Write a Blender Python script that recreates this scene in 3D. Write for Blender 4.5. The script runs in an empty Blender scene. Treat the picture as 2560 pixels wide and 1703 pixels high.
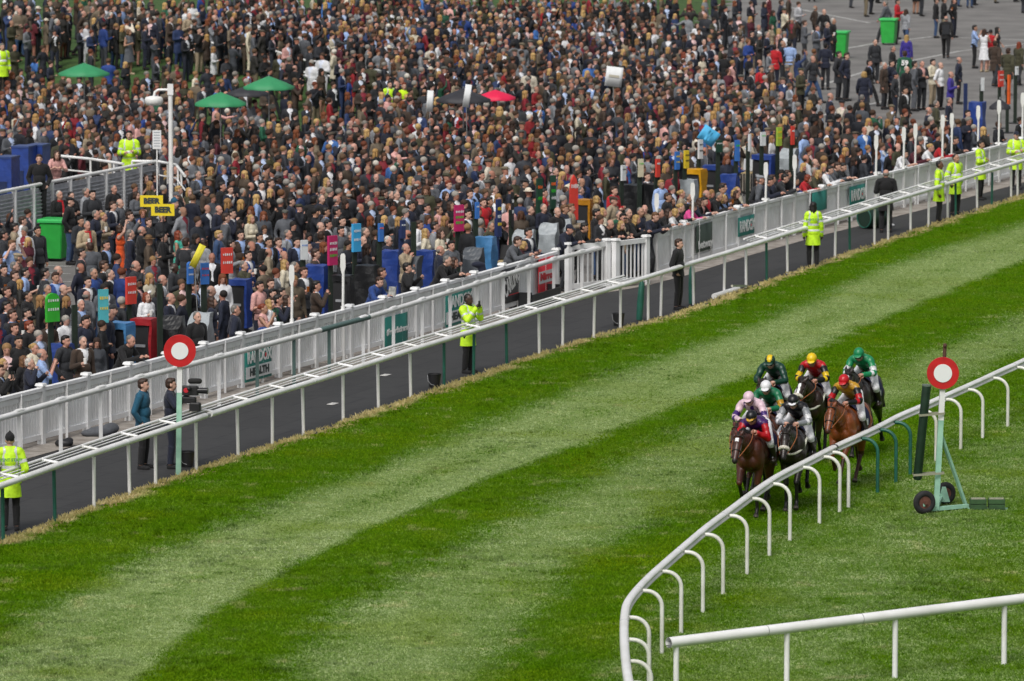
import bpy, bmesh, math, random
import numpy as np
from mathutils import Vector, Matrix, Euler
R = math.radians
PI = math.pi
rnd = random.Random(7)
scene = bpy.context.scene
# ------------------------------------------------------------------ camera
PITCH = R(6.59); CAMH = 15.28; FPX = 14222.0
cam_d = bpy.data.cameras.new('Camera'); cam_d.lens = 200; cam_d.sensor_width = 36
cam_d.clip_start = 1; cam_d.clip_end = 6000
cam = bpy.data.objects.new('Camera', cam_d); scene.collection.objects.link(cam)
cam.location = (0, 0, CAMH); cam.rotation_euler = (PI/2 - PITCH, 0, 0)
cam_d.dof.use_dof = True; cam_d.dof.focus_distance = 108; cam_d.dof.aperture_fstop = 3.6
scene.camera = cam
# ------------------------------------------------------------------ sky and soft sun (overcast)
w = bpy.data.worlds.new('World'); scene.world = w; w.use_nodes = True
nt = w.node_tree; nt.nodes.clear()
sky = nt.nodes.new('ShaderNodeTexSky'); sky.sky_type = 'NISHITA'; sky.sun_disc = False
SUN_EL, SUN_AZ = 52, 200
sky.sun_elevation = R(SUN_EL); sky.sun_rotation = R(SUN_AZ); sky.air_density = 1.2; sky.dust_density = 5.0; sky.ozone_density = 1.0
hs = nt.nodes.new('ShaderNodeHueSaturation'); hs.inputs['Saturation'].default_value = .35
bg = nt.nodes.new('ShaderNodeBackground'); bg.inputs['Strength'].default_value = 0.105
ow = nt.nodes.new('ShaderNodeOutputWorld')
nt.links.new(sky.outputs[0], hs.inputs['Color']); nt.links.new(hs.outputs[0], bg.inputs['Color']); nt.links.new(bg.outputs[0], ow.inputs[0])
sd = bpy.data.lights.new('Sun', 'SUN'); sd.energy = 1.9; sd.angle = R(22); sd.color = (1, .97, .93)
so = bpy.data.objects.new('Sun', sd); scene.collection.objects.link(so)
az, el = R(SUN_AZ), R(SUN_EL)
sdir = Vector((math.sin(az)*math.cos(el), math.cos(az)*math.cos(el), math.sin(el)))
so.rotation_euler = sdir.to_track_quat('Z', 'Y').to_euler(); so.location = (0, 0, 60)
scene.view_settings.view_transform = 'Standard'; scene.view_settings.look = 'None'
scene.view_settings.exposure = 0.0; scene.view_settings.gamma = 1

# ------------------------------------------------------------------ helpers
def hgt(x, y):
    """ground height: flat, but a grass bank rises behind the lawn on the left"""
    d = (y - 202) + 1.0*(x + 20)*.35
    e = min(1, max(0, d/16.0)); e = e*e*(3-2*e)
    f = min(1, max(0, (4.0 - x + .12*(y-210))/14.0)); f = f*f*(3-2*f)
    return 1.4*e*f
def ray(px, py):
    u = px-1280; v = py-851.5
    return Vector((u, FPX*math.cos(PITCH)-v*math.sin(PITCH), -FPX*math.sin(PITCH)-v*math.cos(PITCH)))
def G(px, py, z=0, terrain=False):
    d = ray(px, py); zz = z
    for i in range(12 if terrain else 1):
        t = (CAMH-zz)/-d.z; p = Vector((d.x*t, d.y*t, zz))
        if terrain: zz = .5*zz + .5*(z + hgt(p.x, p.y))
    return p
VP = Vector((.3338, .9427, 0)).normalized()     # direction of the track
NP = Vector((VP.y, -VP.x, 0))                   # across it, to the right
def lin(c): return tuple(((x/12.92) if x <= .04045 else ((x+.055)/1.055)**2.4) for x in c)
def hx(s): return lin((int(s[0:2], 16)/255, int(s[2:4], 16)/255, int(s[4:6], 16)/255))
MC = {}
def mat(name, col, rough=.7, var=.0, scale=6.0, metal=0, bump=0, bscale=60, var2=None, sheen=0, coat=0):
    """principled material with a little noise-driven change of its own colour"""
    if name in MC: return MC[name]
    if isinstance(col, str): col = hx(col)
    m = bpy.data.materials.new(name); m.use_nodes = True; MC[name] = m
    n = m.node_tree.nodes; l = m.node_tree.links; b = n['Principled BSDF']
    b.inputs['Base Color'].default_value = (*col, 1); b.inputs['Roughness'].default_value = rough
    b.inputs['Metallic'].default_value = metal
    if coat: b.inputs['Coat Weight'].default_value = coat; b.inputs['Coat Roughness'].default_value = .2
    if sheen: b.inputs['Sheen Weight'].default_value = sheen
    m.diffuse_color = (*col, 1)
    if var or bump:
        tc = n.new('ShaderNodeTexCoord')
    if var:
        no = n.new('ShaderNodeTexNoise'); no.inputs['Scale'].default_value = scale; no.inputs['Detail'].default_value = 5
        l.new(tc.outputs['Object'], no.inputs['Vector'])
        mx = n.new('ShaderNodeMix'); mx.data_type = 'RGBA'
        c2 = hx(var2) if isinstance(var2, str) else (var2 or tuple(c*(1-var) for c in col))
        mx.inputs[6].default_value = (*[min(1, c*(1+var*.25)) for c in col], 1); mx.inputs[7].default_value = (*c2, 1)
        cr = n.new('ShaderNodeMapRange'); cr.inputs[1].default_value = .35; cr.inputs[2].default_value = .7
        l.new(no.outputs[0], cr.inputs[0]); l.new(cr.outputs[0], mx.inputs[0]); l.new(mx.outputs[2], b.inputs['Base Color'])
    if bump:
        nb = n.new('ShaderNodeTexNoise'); nb.inputs['Scale'].default_value = bscale; nb.inputs['Detail'].default_value = 3
        l.new(tc.outputs['Object'], nb.inputs['Vector'])
        bp = n.new('ShaderNodeBump'); bp.inputs['Strength'].default_value = bump; bp.inputs['Distance'].default_value = .02
        l.new(nb.outputs[0], bp.inputs['Height']); l.new(bp.outputs[0], b.inputs['Normal'])
    return m
def tag(o, label=None, cat=None, group=None, kind=None):
    if label: o['label'] = label
    if cat: o['category'] = cat
    if group: o['group'] = group
    if kind: o['kind'] = kind
    return o
def link(o, parent=None):
    scene.collection.objects.link(o)
    if parent is not None: o.parent = parent
    return o
def empty(name, loc=(0, 0, 0), rz=0, label=None, cat=None, group=None, s=1):
    o = bpy.data.objects.new(name, None); o.empty_display_size = .2
    o.location = loc; o.rotation_euler = (0, 0, rz); o.scale = (s, s, s)
    link(o); return tag(o, label, cat, group)
def copy_tree(o, parent=None):
    c = o.copy(); link(c); c.parent = parent
    for ch in list(o.children): copy_tree(ch, c)
    return c
class MB:
    """collects shapes; build() links them as one mesh object"""
    def __init__(s): s.v = []; s.f = []; s.m = []; s.sm = []; s.cur = 0; s.smooth = False
    def add(s, vs, fs, sm=None):
        b = len(s.v); s.v += [tuple(p) for p in vs]
        for f in fs: s.f.append(tuple(b+i for i in f)); s.m.append(s.cur); s.sm.append(s.smooth if sm is None else sm)
        return s
    def box(s, c, size, rot=None, taper=1.0, bev=0):
        hx_, hy, hz = size[0]/2, size[1]/2, size[2]/2
        if bev:
            b = min(bev, hx_*.9, hy*.9); pts = [(hx_, hy-b), (hx_-b, hy), (-hx_+b, hy), (-hx_, hy-b), (-hx_, -hy+b), (-hx_+b, -hy), (hx_-b, -hy), (hx_, -hy+b)]
            zz = [(-hz, 1), (hz-b, taper), (hz, taper*(1-b/max(hx_, hy)))]
        else:
            pts = [(hx_, hy), (-hx_, hy), (-hx_, -hy), (hx_, -hy)]; zz = [(-hz, 1), (hz, taper)]
        M = rot if rot is not None else Matrix.Identity(3); c = Vector(c); vs = []; n = len(pts)
        for z, t in zz: vs += [c + M @ Vector((x*t, y*t, z)) for x, y in pts]
        fs = [tuple(range(n))[::-1], tuple((len(zz)-1)*n+i for i in range(n))]
        for k in range(len(zz)-1): fs += [(k*n+i, k*n+(i+1) % n, (k+1)*n+(i+1) % n, (k+1)*n+i) for i in range(n)]
        return s.add(vs, fs, False)
    def bar(s, a, b, wd, hd=None, up=Vector((0, 0, 1))):
        """rectangular bar between two points"""
        a = Vector(a); b = Vector(b); d = (b-a); L = d.length; d.normalize(); hd = hd or wd
        sx = d.cross(up)
        if sx.length < 1e-4: sx = d.cross(Vector((1, 0, 0)))
        sx.normalize(); u = sx.cross(d)
        vs = [p + sx*i*wd/2 + u*j*hd/2 for p in (a, b) for i, j in ((1, 1), (-1, 1), (-1, -1), (1, -1))]
        return s.add(vs, [(3, 2, 1, 0), (4, 5, 6, 7)] + [(i, (i+1) % 4, 4+(i+1) % 4, 4+i) for i in range(4)], False)
    def tube(s, path, r, n=8, cap=True, prof=None):
        path = [Vector(p) for p in path]; m = len(path); vs = []
        rs = r if isinstance(r, (list, tuple)) else [r]*m
        if prof is None: prof = [(math.cos(2*PI*i/n), math.sin(2*PI*i/n)) for i in range(n)]
        n = len(prof); ref = None
        for i in range(m):
            d = (path[min(i+1, m-1)]-path[max(i-1, 0)]).normalized()
            up = Vector((0, 0, 1)) if ref is None else ref
            if ref is None and abs(d.z) > .95: up = Vector((0, 1, 0))
            sx = d.cross(up)
            if sx.length < 1e-5: sx = d.cross(Vector((1, .2, 0)))
            sx.normalize(); u = sx.cross(d).normalized(); ref = u
            vs += [path[i] + sx*(p[0]*rs[i]) + u*(p[1]*rs[i]) for p in prof]
        fs = [(i*n+j, i*n+(j+1) % n, (i+1)*n+(j+1) % n, (i+1)*n+j) for i in range(m-1) for j in range(n)]
        s.add(vs, fs, True)
        if cap: s.add([vs[j] for j in range(n)], [tuple(range(n))[::-1]], False); s.add([vs[(m-1)*n+j] for j in range(n)], [tuple(range(n))], False)
        return s
    def cyl(s, a, b, r, r2=None, n=12, cap=True):
        return s.tube([a, b], [r, r if r2 is None else r2], n, cap)
    def ell(s, c, rad, rot=None, nu=12, nv=8):
        c = Vector(c); M = rot if rot is not None else Matrix.Identity(3); vs = []
        for j in range(nv+1):
            th = PI*j/nv
            for i in range(nu):
                ph = 2*PI*i/nu
                vs.append(c + M @ Vector((rad[0]*math.sin(th)*math.cos(ph), rad[1]*math.sin(th)*math.sin(ph), rad[2]*math.cos(th))))
        fs = [(j*nu+i, (j+1)*nu+i, (j+1)*nu+(i+1) % nu, j*nu+(i+1) % nu) for j in range(nv) for i in range(nu)]
        return s.add(vs, fs, True)
    def cap(s, a, b, ra, rb=None, n=10):
        """tapered capsule"""
        rb = ra if rb is None else rb; a = Vector(a); b = Vector(b); d = b-a; L = max(d.length, 1e-6); d.normalize()
        path = []; rs = []
        for k in range(4):
            t = PI/2*k/4; path.append(a - d*ra*math.cos(t)); rs.append(max(1e-4, ra*math.sin(t)))
        path.append(a); rs.append(ra); path.append(b); rs.append(rb)
        for k in range(3, -1, -1):
            t = PI/2*k/4; path.append(b + d*rb*math.cos(t)); rs.append(max(1e-4, rb*math.sin(t)))
        return s.tube(path, rs, n)
    def prism(s, pts, z0, z1, M=None):
        """polygon pts (x,y) extruded z0..z1 in frame M"""
        M = M or Matrix.Identity(4); n = len(pts)
        vs = [M @ Vector((x, y, z)) for z in (z0, z1) for x, y in pts]
        return s.add(vs, [tuple(range(n))[::-1], tuple(range(n, 2*n))] + [(i, (i+1) % n, n+(i+1) % n, n+i) for i in range(n)], False)
    def mesh(s, name='m'):
        me = bpy.data.meshes.new(name); me.from_pydata(s.v, [], s.f)
        me.polygons.foreach_set('material_index', s.m); me.polygons.foreach_set('use_smooth', s.sm); me.update(); return me
    def build(s, name, mats, parent=None, loc=None, rz=0):
        me = s.mesh(name)
        for m in (mats if isinstance(mats, (list, tuple)) else [mats]): me.materials.append(m)
        o = bpy.data.objects.new(name, me); link(o, parent)
        if loc is not None: o.location = loc
        if rz: o.rotation_euler = (0, 0, rz)
        return o
def mobj(name, me, mats, parent=None, M=None):
    """object on shared mesh data with its own materials"""
    o = bpy.data.objects.new(name, me); link(o, parent)
    if not isinstance(mats, (list, tuple)): mats = [mats]
    while len(me.materials) < len(mats): me.materials.append(mats[0])
    for i, m in enumerate(mats):
        o.material_slots[i].link = 'OBJECT'; o.material_slots[i].material = m
    if M is not None: o.matrix_local = M
    return o
def bake(ob, keep=False):
    dg = bpy.context.evaluated_depsgraph_get(); dg.update()
    me = bpy.data.meshes.new_from_object(ob.evaluated_get(dg))
    if not keep: bpy.data.objects.remove(ob)
    return me
def blob(mb, voxel=.014, smooth=3, dec=None, fac=.5):
    """union of the collected shapes as one continuous smooth surface"""
    o = bpy.data.objects.new('t', mb.mesh()); link(o)
    r = o.modifiers.new('r', 'REMESH'); r.mode = 'VOXEL'; r.voxel_size = voxel
    if smooth: q = o.modifiers.new('s', 'SMOOTH'); q.factor = fac; q.iterations = smooth
    if dec: d = o.modifiers.new('d', 'DECIMATE'); d.ratio = dec
    me = bake(o); me.polygons.foreach_set('use_smooth', [True]*len(me.polygons)); return me
def arr(me):
    v = np.empty(len(me.vertices)*3, 'f'); me.vertices.foreach_get('co', v); v = v.reshape(-1, 3)
    return v, [tuple(p.vertices) for p in me.polygons]
def vnormals(me):
    v = np.empty(len(me.vertices)*3, 'f'); me.vertices.foreach_get('normal', v); return v.reshape(-1, 3)
def shell(me, keepv, off, allin=True):
    """copy of the faces whose vertices pass keepv, pushed out along the normals"""
    v, fs = arr(me); n = vnormals(me); off = np.asarray(off)
    v2 = v + n*(off[:, None] if off.ndim else off); used = {}; vs = []; out = []
    for f in fs:
        if (all if allin else any)(keepv[i] for i in f):
            g = []
            for i in f:
                if i not in used: used[i] = len(vs); vs.append(tuple(v2[i]))
                g.append(used[i])
            out.append(tuple(g))
    m = bpy.data.meshes.new('shell'); m.from_pydata(vs, [], out); m.polygons.foreach_set('use_smooth', [True]*len(out)); m.update(); return m
def join_mesh(parts, name='j'):
    """join meshes [(mesh, material_index, Matrix or None)]"""
    vs = []; fs = []; mi = []; sm = []
    for me, k, M in parts:
        b = len(vs); v, f = arr(me)
        if M is not None: v = [tuple(M @ Vector(p)) for p in v.tolist()]
        vs += [tuple(p) for p in v]; fs += [tuple(b+i for i in q) for q in f]
        mi += [k if k is not None else p.material_index for p in me.polygons]; sm += [p.use_smooth for p in me.polygons]
    m = bpy.data.meshes.new(name); m.from_pydata(vs, [], fs); m.polygons.foreach_set('material_index', mi); m.polygons.foreach_set('use_smooth', sm); m.update(); return m
def text_mesh(s, size, depth=.004, sx=1.0, font_bold=0):
    c = bpy.data.curves.new('txt', 'FONT'); c.body = s; c.size = size; c.extrude = depth; c.align_x = 'CENTER'; c.align_y = 'CENTER'; c.offset = font_bold; c.resolution_u = 3
    o = bpy.data.objects.new('txt', c); link(o); me = bake(o); bpy.data.curves.remove(c)
    for v in me.vertices: v.co.x *= sx
    return me
def lettering(s, parent, loc, rotm, size, m, depth=.004, sx=1.0, bold=0, name='lettering', label=None):
    me = text_mesh(s, size, depth, sx, bold)
    if not me.materials: me.materials.append(m)
    else: me.materials[0] = m
    o = bpy.data.objects.new(name, me); link(o, parent); M = rotm.to_4x4(); M.translation = loc; o.matrix_local = M
    if label: o['label'] = label
    return o
def face_rot(normal, up=Vector((0, 0, 1))):
    """rotation whose +Z is normal and +Y roughly up (for lettering)"""
    z = Vector(normal).normalized(); x = up.cross(z).normalized(); y = z.cross(x)
    return Matrix((x, y, z)).transposed()
# ------------------------------------------------------------------ the setting
def noise_mat_nodes(m): return m.node_tree.nodes, m.node_tree.links
def grass_material():
    m = bpy.data.materials.new('turf'); m.use_nodes = True; n, l = noise_mat_nodes(m); b = n['Principled BSDF']
    b.inputs['Roughness'].default_value = .9; b.inputs['Specular IOR Level'].default_value = .0
    tc = n.new('ShaderNodeTexCoord'); at = n.new('ShaderNodeAttribute'); at.attribute_name = 'mow'
    sep = n.new('ShaderNodeSeparateColor'); l.new(at.outputs['Color'], sep.inputs[0])
    def noise(scale, det=4, vec=None, rough=.6, dist=0):
        x = n.new('ShaderNodeTexNoise'); x.inputs['Scale'].default_value = scale; x.inputs['Detail'].default_value = det; x.inputs['Roughness'].default_value = rough; x.inputs['Distortion'].default_value = dist
        l.new(vec or tc.outputs['Object'], x.inputs['Vector']); return x
    def rng(sock, a, c, lo=0., hi=1.):
        x = n.new('ShaderNodeMapRange'); x.inputs[1].default_value = a; x.inputs[2].default_value = c; x.inputs[3].default_value = lo; x.inputs[4].default_value = hi; l.new(sock, x.inputs[0]); return x.outputs[0]
    def mix(f, a, c):
        x = n.new('ShaderNodeMix'); x.data_type = 'RGBA'
        if isinstance(f, float): x.inputs[0].default_value = f
        else: l.new(f, x.inputs[0])
        for s_, v in ((6, a), (7, c)):
            if isinstance(v, tuple): x.inputs[s_].default_value = (*v, 1)
            else: l.new(v, x.inputs[s_])
        return x.outputs[2]
    def math_(op, a, c):
        x = n.new('ShaderNodeMath'); x.operation = op
        for i, v in enumerate((a, c)):
            if isinstance(v, (int, float)): x.inputs[i].default_value = v
            else: l.new(v, x.inputs[i])
        return x.outputs[0]
    mp = n.new('ShaderNodeMapping'); mp.inputs['Rotation'].default_value = (0, 0, R(19.5)); mp.inputs['Scale'].default_value = (1.0, .35, 1)
    l.new(tc.outputs['Object'], mp.inputs['Vector'])
    fine = noise(16, 6); mid = noise(2.2, 5, mp.outputs[0]); big = noise(.35, 3, mp.outputs[0]); clump = noise(5.5, 5, None, .7, .6)
    # tufty edge to the mown bands
    mow = math_('ADD', sep.outputs[0], math_('MULTIPLY', math_('SUBTRACT', clump.outputs[0], .5), .55))
    mow = math_('ADD', mow, math_('MULTIPLY', math_('SUBTRACT', mid.outputs[0], .5), .3))
    mowf = rng(mow, .25, .75)
    dark = mix(rng(fine.outputs[0], .3, .7), (.032, .10, .001), (.085, .20, .004))
    dark = mix(rng(mid.outputs[0], .42, .72), dark, (.085, .150, .008))
    light = mix(rng(fine.outputs[0], .3, .7), (.16, .23, .065), (.31, .40, .15))
    light = mix(rng(clump.outputs[0], .48, .72), light, (.11, .18, .03))
    c = mix(mowf, dark, light)
    c = mix(rng(big.outputs[0], .45, .75, 0, .35), c, (.09, .15, .008))
    dryf = math_('ADD', sep.outputs[1], math_('MULTIPLY', math_('SUBTRACT', clump.outputs[0], .5), .9))
    dry = mix(rng(fine.outputs[0], .3, .7), (.30, .24, .085), (.52, .43, .20))
    c = mix(rng(dryf, .35, .7), c, dry)
    # trodden thinner spots
    sp = noise(1.1, 6, None, .75, 1.2); c = mix(rng(sp.outputs[0], .66, .74, 0, .55), c, (.045, .075, .014))
    l.new(c, b.inputs['Base Color'])
    bp = n.new('ShaderNodeBump'); bp.inputs['Strength'].default_value = .9; bp.inputs['Distance'].default_value = .05
    bn = noise(22, 5); l.new(bn.outputs[0], bp.inputs['Height']); l.new(bp.outputs[0], b.inputs['Normal'])
    return m
TURF = grass_material()
# ground polylines measured on the site
def pts(L, z=0): return [G(x, y, z) for x, y in L]
EDGE = pts([(-260, 1432), (0, 1358), (224, 1272), (386, 1215), (583, 1144), (772, 1088), (948, 1025), (1029, 998), (1250, 920), (1480, 846), (1680, 790), (1973, 686), (2250, 590), (2523, 499), (2760, 418)])  # turf edge
def lat(p): return p.x*NP.x + p.y*NP.y     # distance across the track
def lon(p): return p.x*VP.x + p.y*VP.y     # distance along it
EL = sorted((lon(p), lat(p)) for p in EDGE)
ex = np.array([a for a, b in EL]); ey = np.array([b for a, b in EL])
# mown bands: (image y along a few image columns) -> boundaries in ground coordinates, 0/1 light flag
BAND = [  # boundary curves, from the rail outwards
    [(-160, 1800), (0, 1652), (127, 1542), (229, 1500), (331, 1440), (467, 1385), (594, 1321), (800, 1240), (1102, 1126), (1280, 1056), (1600, 930), (1920, 814), (2069, 752), (2192, 690), (2382, 622), (2560, 573)],
    [(250, 1800), (344, 1699), (509, 1550), (662, 1461), (865, 1355), (1000, 1300), (1195, 1216), (1450, 1115), (1700, 1012), (1846, 956), (2099, 852), (2308, 757), (2560, 657)],
    [(660, 1800), (742, 1699), (848, 1550), (976, 1478), (1250, 1330), (1450, 1210), (1700, 1090), (1846, 1050), (2000, 1010), (2150, 965), (2288, 892), (2425, 849), (2560, 790)],
    [(1130, 1800), (1250, 1620), (1400, 1450), (1540, 1347), (1692, 1288), (1782, 1219), (1950, 1140), (2196, 1036), (2395, 969), (2487, 920), (2560, 886)],
]
bx = []
for B in BAND:
    q = sorted((lon(G(x, y)), lat(G(x, y))) for x, y in B); bx.append((np.array([a for a, b in q]), np.array([b for a, b in q])))
def ss(a, b, x): t = np.clip((x-a)/(b-a), 0, 1); return t*t*(3-2*t)
def grass_grid(name, lo0, lo1, dlon, la1, dlat, z, la0=None, h=False):
    ls = np.arange(lo0, lo1, dlon); ncol = int((la1-(-40))/dlat)
    V = []; C = []
    for s in ls:
        e = np.interp(s, ex, ey) + .10*math.sin(s*1.7)+.07*math.sin(s*4.1+1)+.05*math.sin(s*9.3)
        st = e if la0 is None else la0
        t = st + (la1-st)*np.linspace(0, 1, 150)**1.0
        b = [np.interp(s, q[0], q[1]) for q in bx]
        # light between curve 0 and 1, dark 1-2, light 2-3, dark beyond
        k = ss(b[0]-1.0, b[0]+.9, t)*(1-ss(b[1]-.18, b[1]+.18, t))*(1-.38*np.exp(-(((t-b[0])/(b[1]-b[0])-.5)/.2)**2)) + .66*ss(b[2]-.9, b[2]+.9, t)*(1-ss(b[3]-.7, b[3]+.7, t))
        k = k + .30*ss(b[3]+1.6, b[3]+2.6, t) + .12*ss(b[3]+3.2, b[3]+4.0, t)*(1-ss(b[3]+5.6, b[3]+6.3, t))
        d = 1-ss(.05, .62, t-e)
        for tt, kk, dd in zip(t, k, d):
            p = VP*s + NP*tt
            zz = z + .018*math.sin(tt*1.3+s*.3)*(1 if tt-e > .3 else 0) - (.05 if tt-e < .02 else 0)
            V.append((p.x, p.y, zz+.0)); C.append((kk, dd, 0, 1))
    n = 150; F = [(i*n+j, (i+1)*n+j, (i+1)*n+j+1, i*n+j+1) for i in range(len(ls)-1) for j in range(n-1)]
    me = bpy.data.meshes.new(name); me.from_pydata(V, [], [f[::-1] for f in F])
    a = me.color_attributes.new('mow', 'FLOAT_COLOR', 'POINT'); a.data.foreach_set('color', np.array(C, 'f').ravel())
    me.polygons.foreach_set('use_smooth', [True]*len(me.polygons)); me.update(); me.materials.append(TURF)
    o = bpy.data.objects.new(name, me); link(o); return o
g = grass_grid('racecourse_turf', 70, 215, .3, 75, .3, .07); tag(g, kind='structure')

def sheet(name, poly, z, m, kind='structure', sub=0):
    mb = MB(); mb.add([(p[0], p[1], z) for p in poly], [tuple(range(len(poly)))])
    o = mb.build(name, m); tag(o, kind=kind); return o
def mow_at(lo, la):
    e = np.interp(lo, ex, ey); b = [np.interp(lo, q[0], q[1]) for q in bx]; t = la
    k = ss(b[0]-1.0, b[0]+.9, t)*(1-ss(b[1]-.18, b[1]+.18, t))*(1-.38*np.exp(-(((t-b[0])/(b[1]-b[0])-.5)/.2)**2)) + .66*ss(b[2]-.9, b[2]+.9, t)*(1-ss(b[3]-.7, b[3]+.7, t))
    return k + .30*ss(b[3]+1.6, b[3]+2.6, t) + .12*ss(b[3]+3.2, b[3]+4.0, t)*(1-ss(b[3]+5.6, b[3]+6.3, t)), 1-ss(.05, .62, t-e), e
def vnoise(x, y, sc, seed=0):
    r = np.random.RandomState(seed).rand(256, 256); x = x/sc; y = y/sc; i = np.floor(x).astype(int); j = np.floor(y).astype(int); u = x-i; v = y-j; u = u*u*(3-2*u); v = v*v*(3-2*v)
    g = lambda a, b: r[a % 256, b % 256]
    return (g(i, j)*(1-u)+g(i+1, j)*u)*(1-v)+(g(i, j+1)*(1-u)+g(i+1, j+1)*u)*v
def tufts(N=300000):
    rs = np.random.RandomState(5); px = rs.uniform(-120, 2680, N*2); py = rs.uniform(380, 1790, N*2)
    v = py-851.5; u = px-1280; den = FPX*math.sin(PITCH)+v*math.cos(PITCH); t = (CAMH-TZ_)/den; X = u*t; Y = (FPX*math.cos(PITCH)-v*math.sin(PITCH))*t
    lo = X*VP.x+Y*VP.y; la = X*NP.x+Y*NP.y; k, dry, e = mow_at(lo, la); keep = (la > e+.0+.12*vnoise(X, Y, .35, 9)) & (lo > 71) & (lo < 213) & (la < 70)
    X, Y, k, dry = X[keep][:N], Y[keep][:N], k[keep][:N], dry[keep][:N]; n = len(X)
    al = X*NP.x+Y*NP.y; lg = X*VP.x+Y*VP.y
    n1 = vnoise(X, Y, .45, 1); n2 = vnoise(al, lg*.4, .9, 2); n3 = vnoise(X, Y, 3.2, 3); n4 = vnoise(X, Y, .16, 4); rr = rs.rand(n)
    n5 = vnoise(X, Y, .9, 14); kk = np.clip(k+((n1-.5)*1.1+(n5-.5)*.5+(n2-.5)*.5+(rr-.5)*.9)*(.16+1.5*k*(1-k)+.08*k), 0, 1)[:, None]
    A = np.array([.080, .200, .003]); B = np.array([.175, .325, .010]); C = np.array([.30, .42, .15]); D = np.array([.60, .70, .37])
    q = np.clip(.5*rr+.5*n4+(n3-.5)*.35, 0, 1)[:, None]; dark = A*(1-q)+B*q; light = C*(1-q)+D*q; col = dark*(1-kk)+light*kk
    yel = np.clip((vnoise(X, Y, 1.4, 6)-.62)*3, 0, 1)[:, None]*.6; col = col*(1-yel)+np.array([.22, .32, .006])*yel*(.7+.6*q)
    dk = (np.clip((vnoise(X, Y, .22, 7)*.6+vnoise(X, Y, 2.5, 17)*.4-.70)*9, 0, 1)*(rr < .85))[:, None]*.5; col = col*(1-dk*.55)
    dd = np.clip((dry+(n1-.5)*.9-.3)/.4, 0, 1)[:, None]; col = col*(1-dd)+(np.array([.46, .40, .14])*(1-q)+np.array([.86, .74, .42])*q)*dd
    h = (.026+.024*rs.rand(n))*(1-.25*kk[:, 0])*(1+.6*dd[:, 0]+.7*dk[:, 0]); w_ = .010+.016*rs.rand(n); a = rs.rand(n)*6.283; z = TZ_+.018*np.sin(al*1.3+lg*.3)*(dry < .5)-.008
    V = np.empty((n, 2, 3, 3), 'f')
    for j in range(2):
        aj = a+j*1.4+rs.rand(n); cx, cy = np.cos(aj)*w_, np.sin(aj)*w_; lx = (rs.rand(n)-.5)*h*1.6; ly = (rs.rand(n)-.5)*h*1.6; ox = (rs.rand(n)-.5)*.05; oy = (rs.rand(n)-.5)*.05
        V[:, j, 0] = np.stack([X+ox-cx, Y+oy-cy, z], 1); V[:, j, 1] = np.stack([X+ox+cx, Y+oy+cy, z], 1); V[:, j, 2] = np.stack([X+ox+lx, Y+oy+ly, z+h], 1)
    nf = n*2; me = bpy.data.meshes.new('grass_tufts'); me.vertices.add(nf*3); me.vertices.foreach_set('co', V.ravel()); me.loops.add(nf*3); me.loops.foreach_set('vertex_index', np.arange(nf*3, dtype='i'))
    me.polygons.add(nf); me.polygons.foreach_set('loop_start', np.arange(0, nf*3, 3, dtype='i')); me.polygons.foreach_set('loop_total', np.full(nf, 3, 'i'))
    at = me.attributes.new('blade', 'FLOAT_COLOR', 'FACE'); at.data.foreach_set('color', np.hstack([np.repeat(col, 2, 0), np.ones((nf, 1))]).astype('f').ravel()); me.update(calc_edges=True)
    m = bpy.data.materials.new('grass_blades'); m.use_nodes = True; nn, l = noise_mat_nodes(m); b = nn['Principled BSDF']; b.inputs['Roughness'].default_value = .8; b.inputs['Specular IOR Level'].default_value = 0
    a_ = nn.new('ShaderNodeAttribute'); a_.attribute_name = 'blade'; l.new(a_.outputs['Color'], b.inputs['Base Color'])
    tr = nn.new('ShaderNodeBsdfTranslucent'); l.new(a_.outputs['Color'], tr.inputs['Color']); ad = nn.new('ShaderNodeMixShader'); ad.inputs[0].default_value = .45; l.new(b.outputs[0], ad.inputs[1]); l.new(tr.outputs[0], ad.inputs[2]); l.new(ad.outputs[0], nn['Material Output'].inputs[0])
    me.materials.append(m); o = bpy.data.objects.new('grass', me); link(o); tag(o, 'short mown grass of the racecourse with pale and dark bands and a dried straw-coloured edge', 'grass', kind='stuff')
TZ_ = .07
tufts()
TARMAC = mat('tarmac', (.185, .178, .17), .9, .35, .5, bump=.3, bscale=30, var2=(.125, .12, .115))
FIELD = mat('field_grass', (.06, .12, .02), .95, .4, .4)
sheet('ground', [(-900, -300), (900, -300), (900, 2600), (-900, 2600)], -.06, FIELD)
def off(L, d): return [p + NP*d for p in L]
# tarmac of the enclosures, one gridded sheet that climbs with the bank
def terrain_sheet():
    V = []; n1 = 330; n2 = 170
    for i in range(n1+1):
        s = 70 + 340*i/n1
        e = float(np.interp(s, ex, ey)) + .5
        for j in range(n2+1):
            t = e - (j/n2)**1.3*130
            p = VP*s + NP*t; V.append((p.x, p.y, hgt(p.x, p.y)))
    F = [(i*(n2+1)+j, i*(n2+1)+j+1, (i+1)*(n2+1)+j+1, (i+1)*(n2+1)+j) for i in range(n1) for j in range(n2)]
    me = bpy.data.meshes.new('enclosure_tarmac'); me.from_pydata(V, [], F); me.materials.append(TARMAC); me.materials.append(BANK)
    for p in me.polygons:
        c = p.center
        if c.z > .03 or (c.y > 196 + -.35*(c.x+20) and c.x < 2+.12*(c.y-210)): p.material_index = 1
    me.polygons.foreach_set('use_smooth', [True]*len(F)); me.update()
    o = bpy.data.objects.new('enclosure_tarmac', me); link(o); tag(o, kind='structure')
BANK = mat('bank_grass', (.045, .10, .018), .95, .5, 3, bump=.6, bscale=20)
terrain_sheet()
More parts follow.
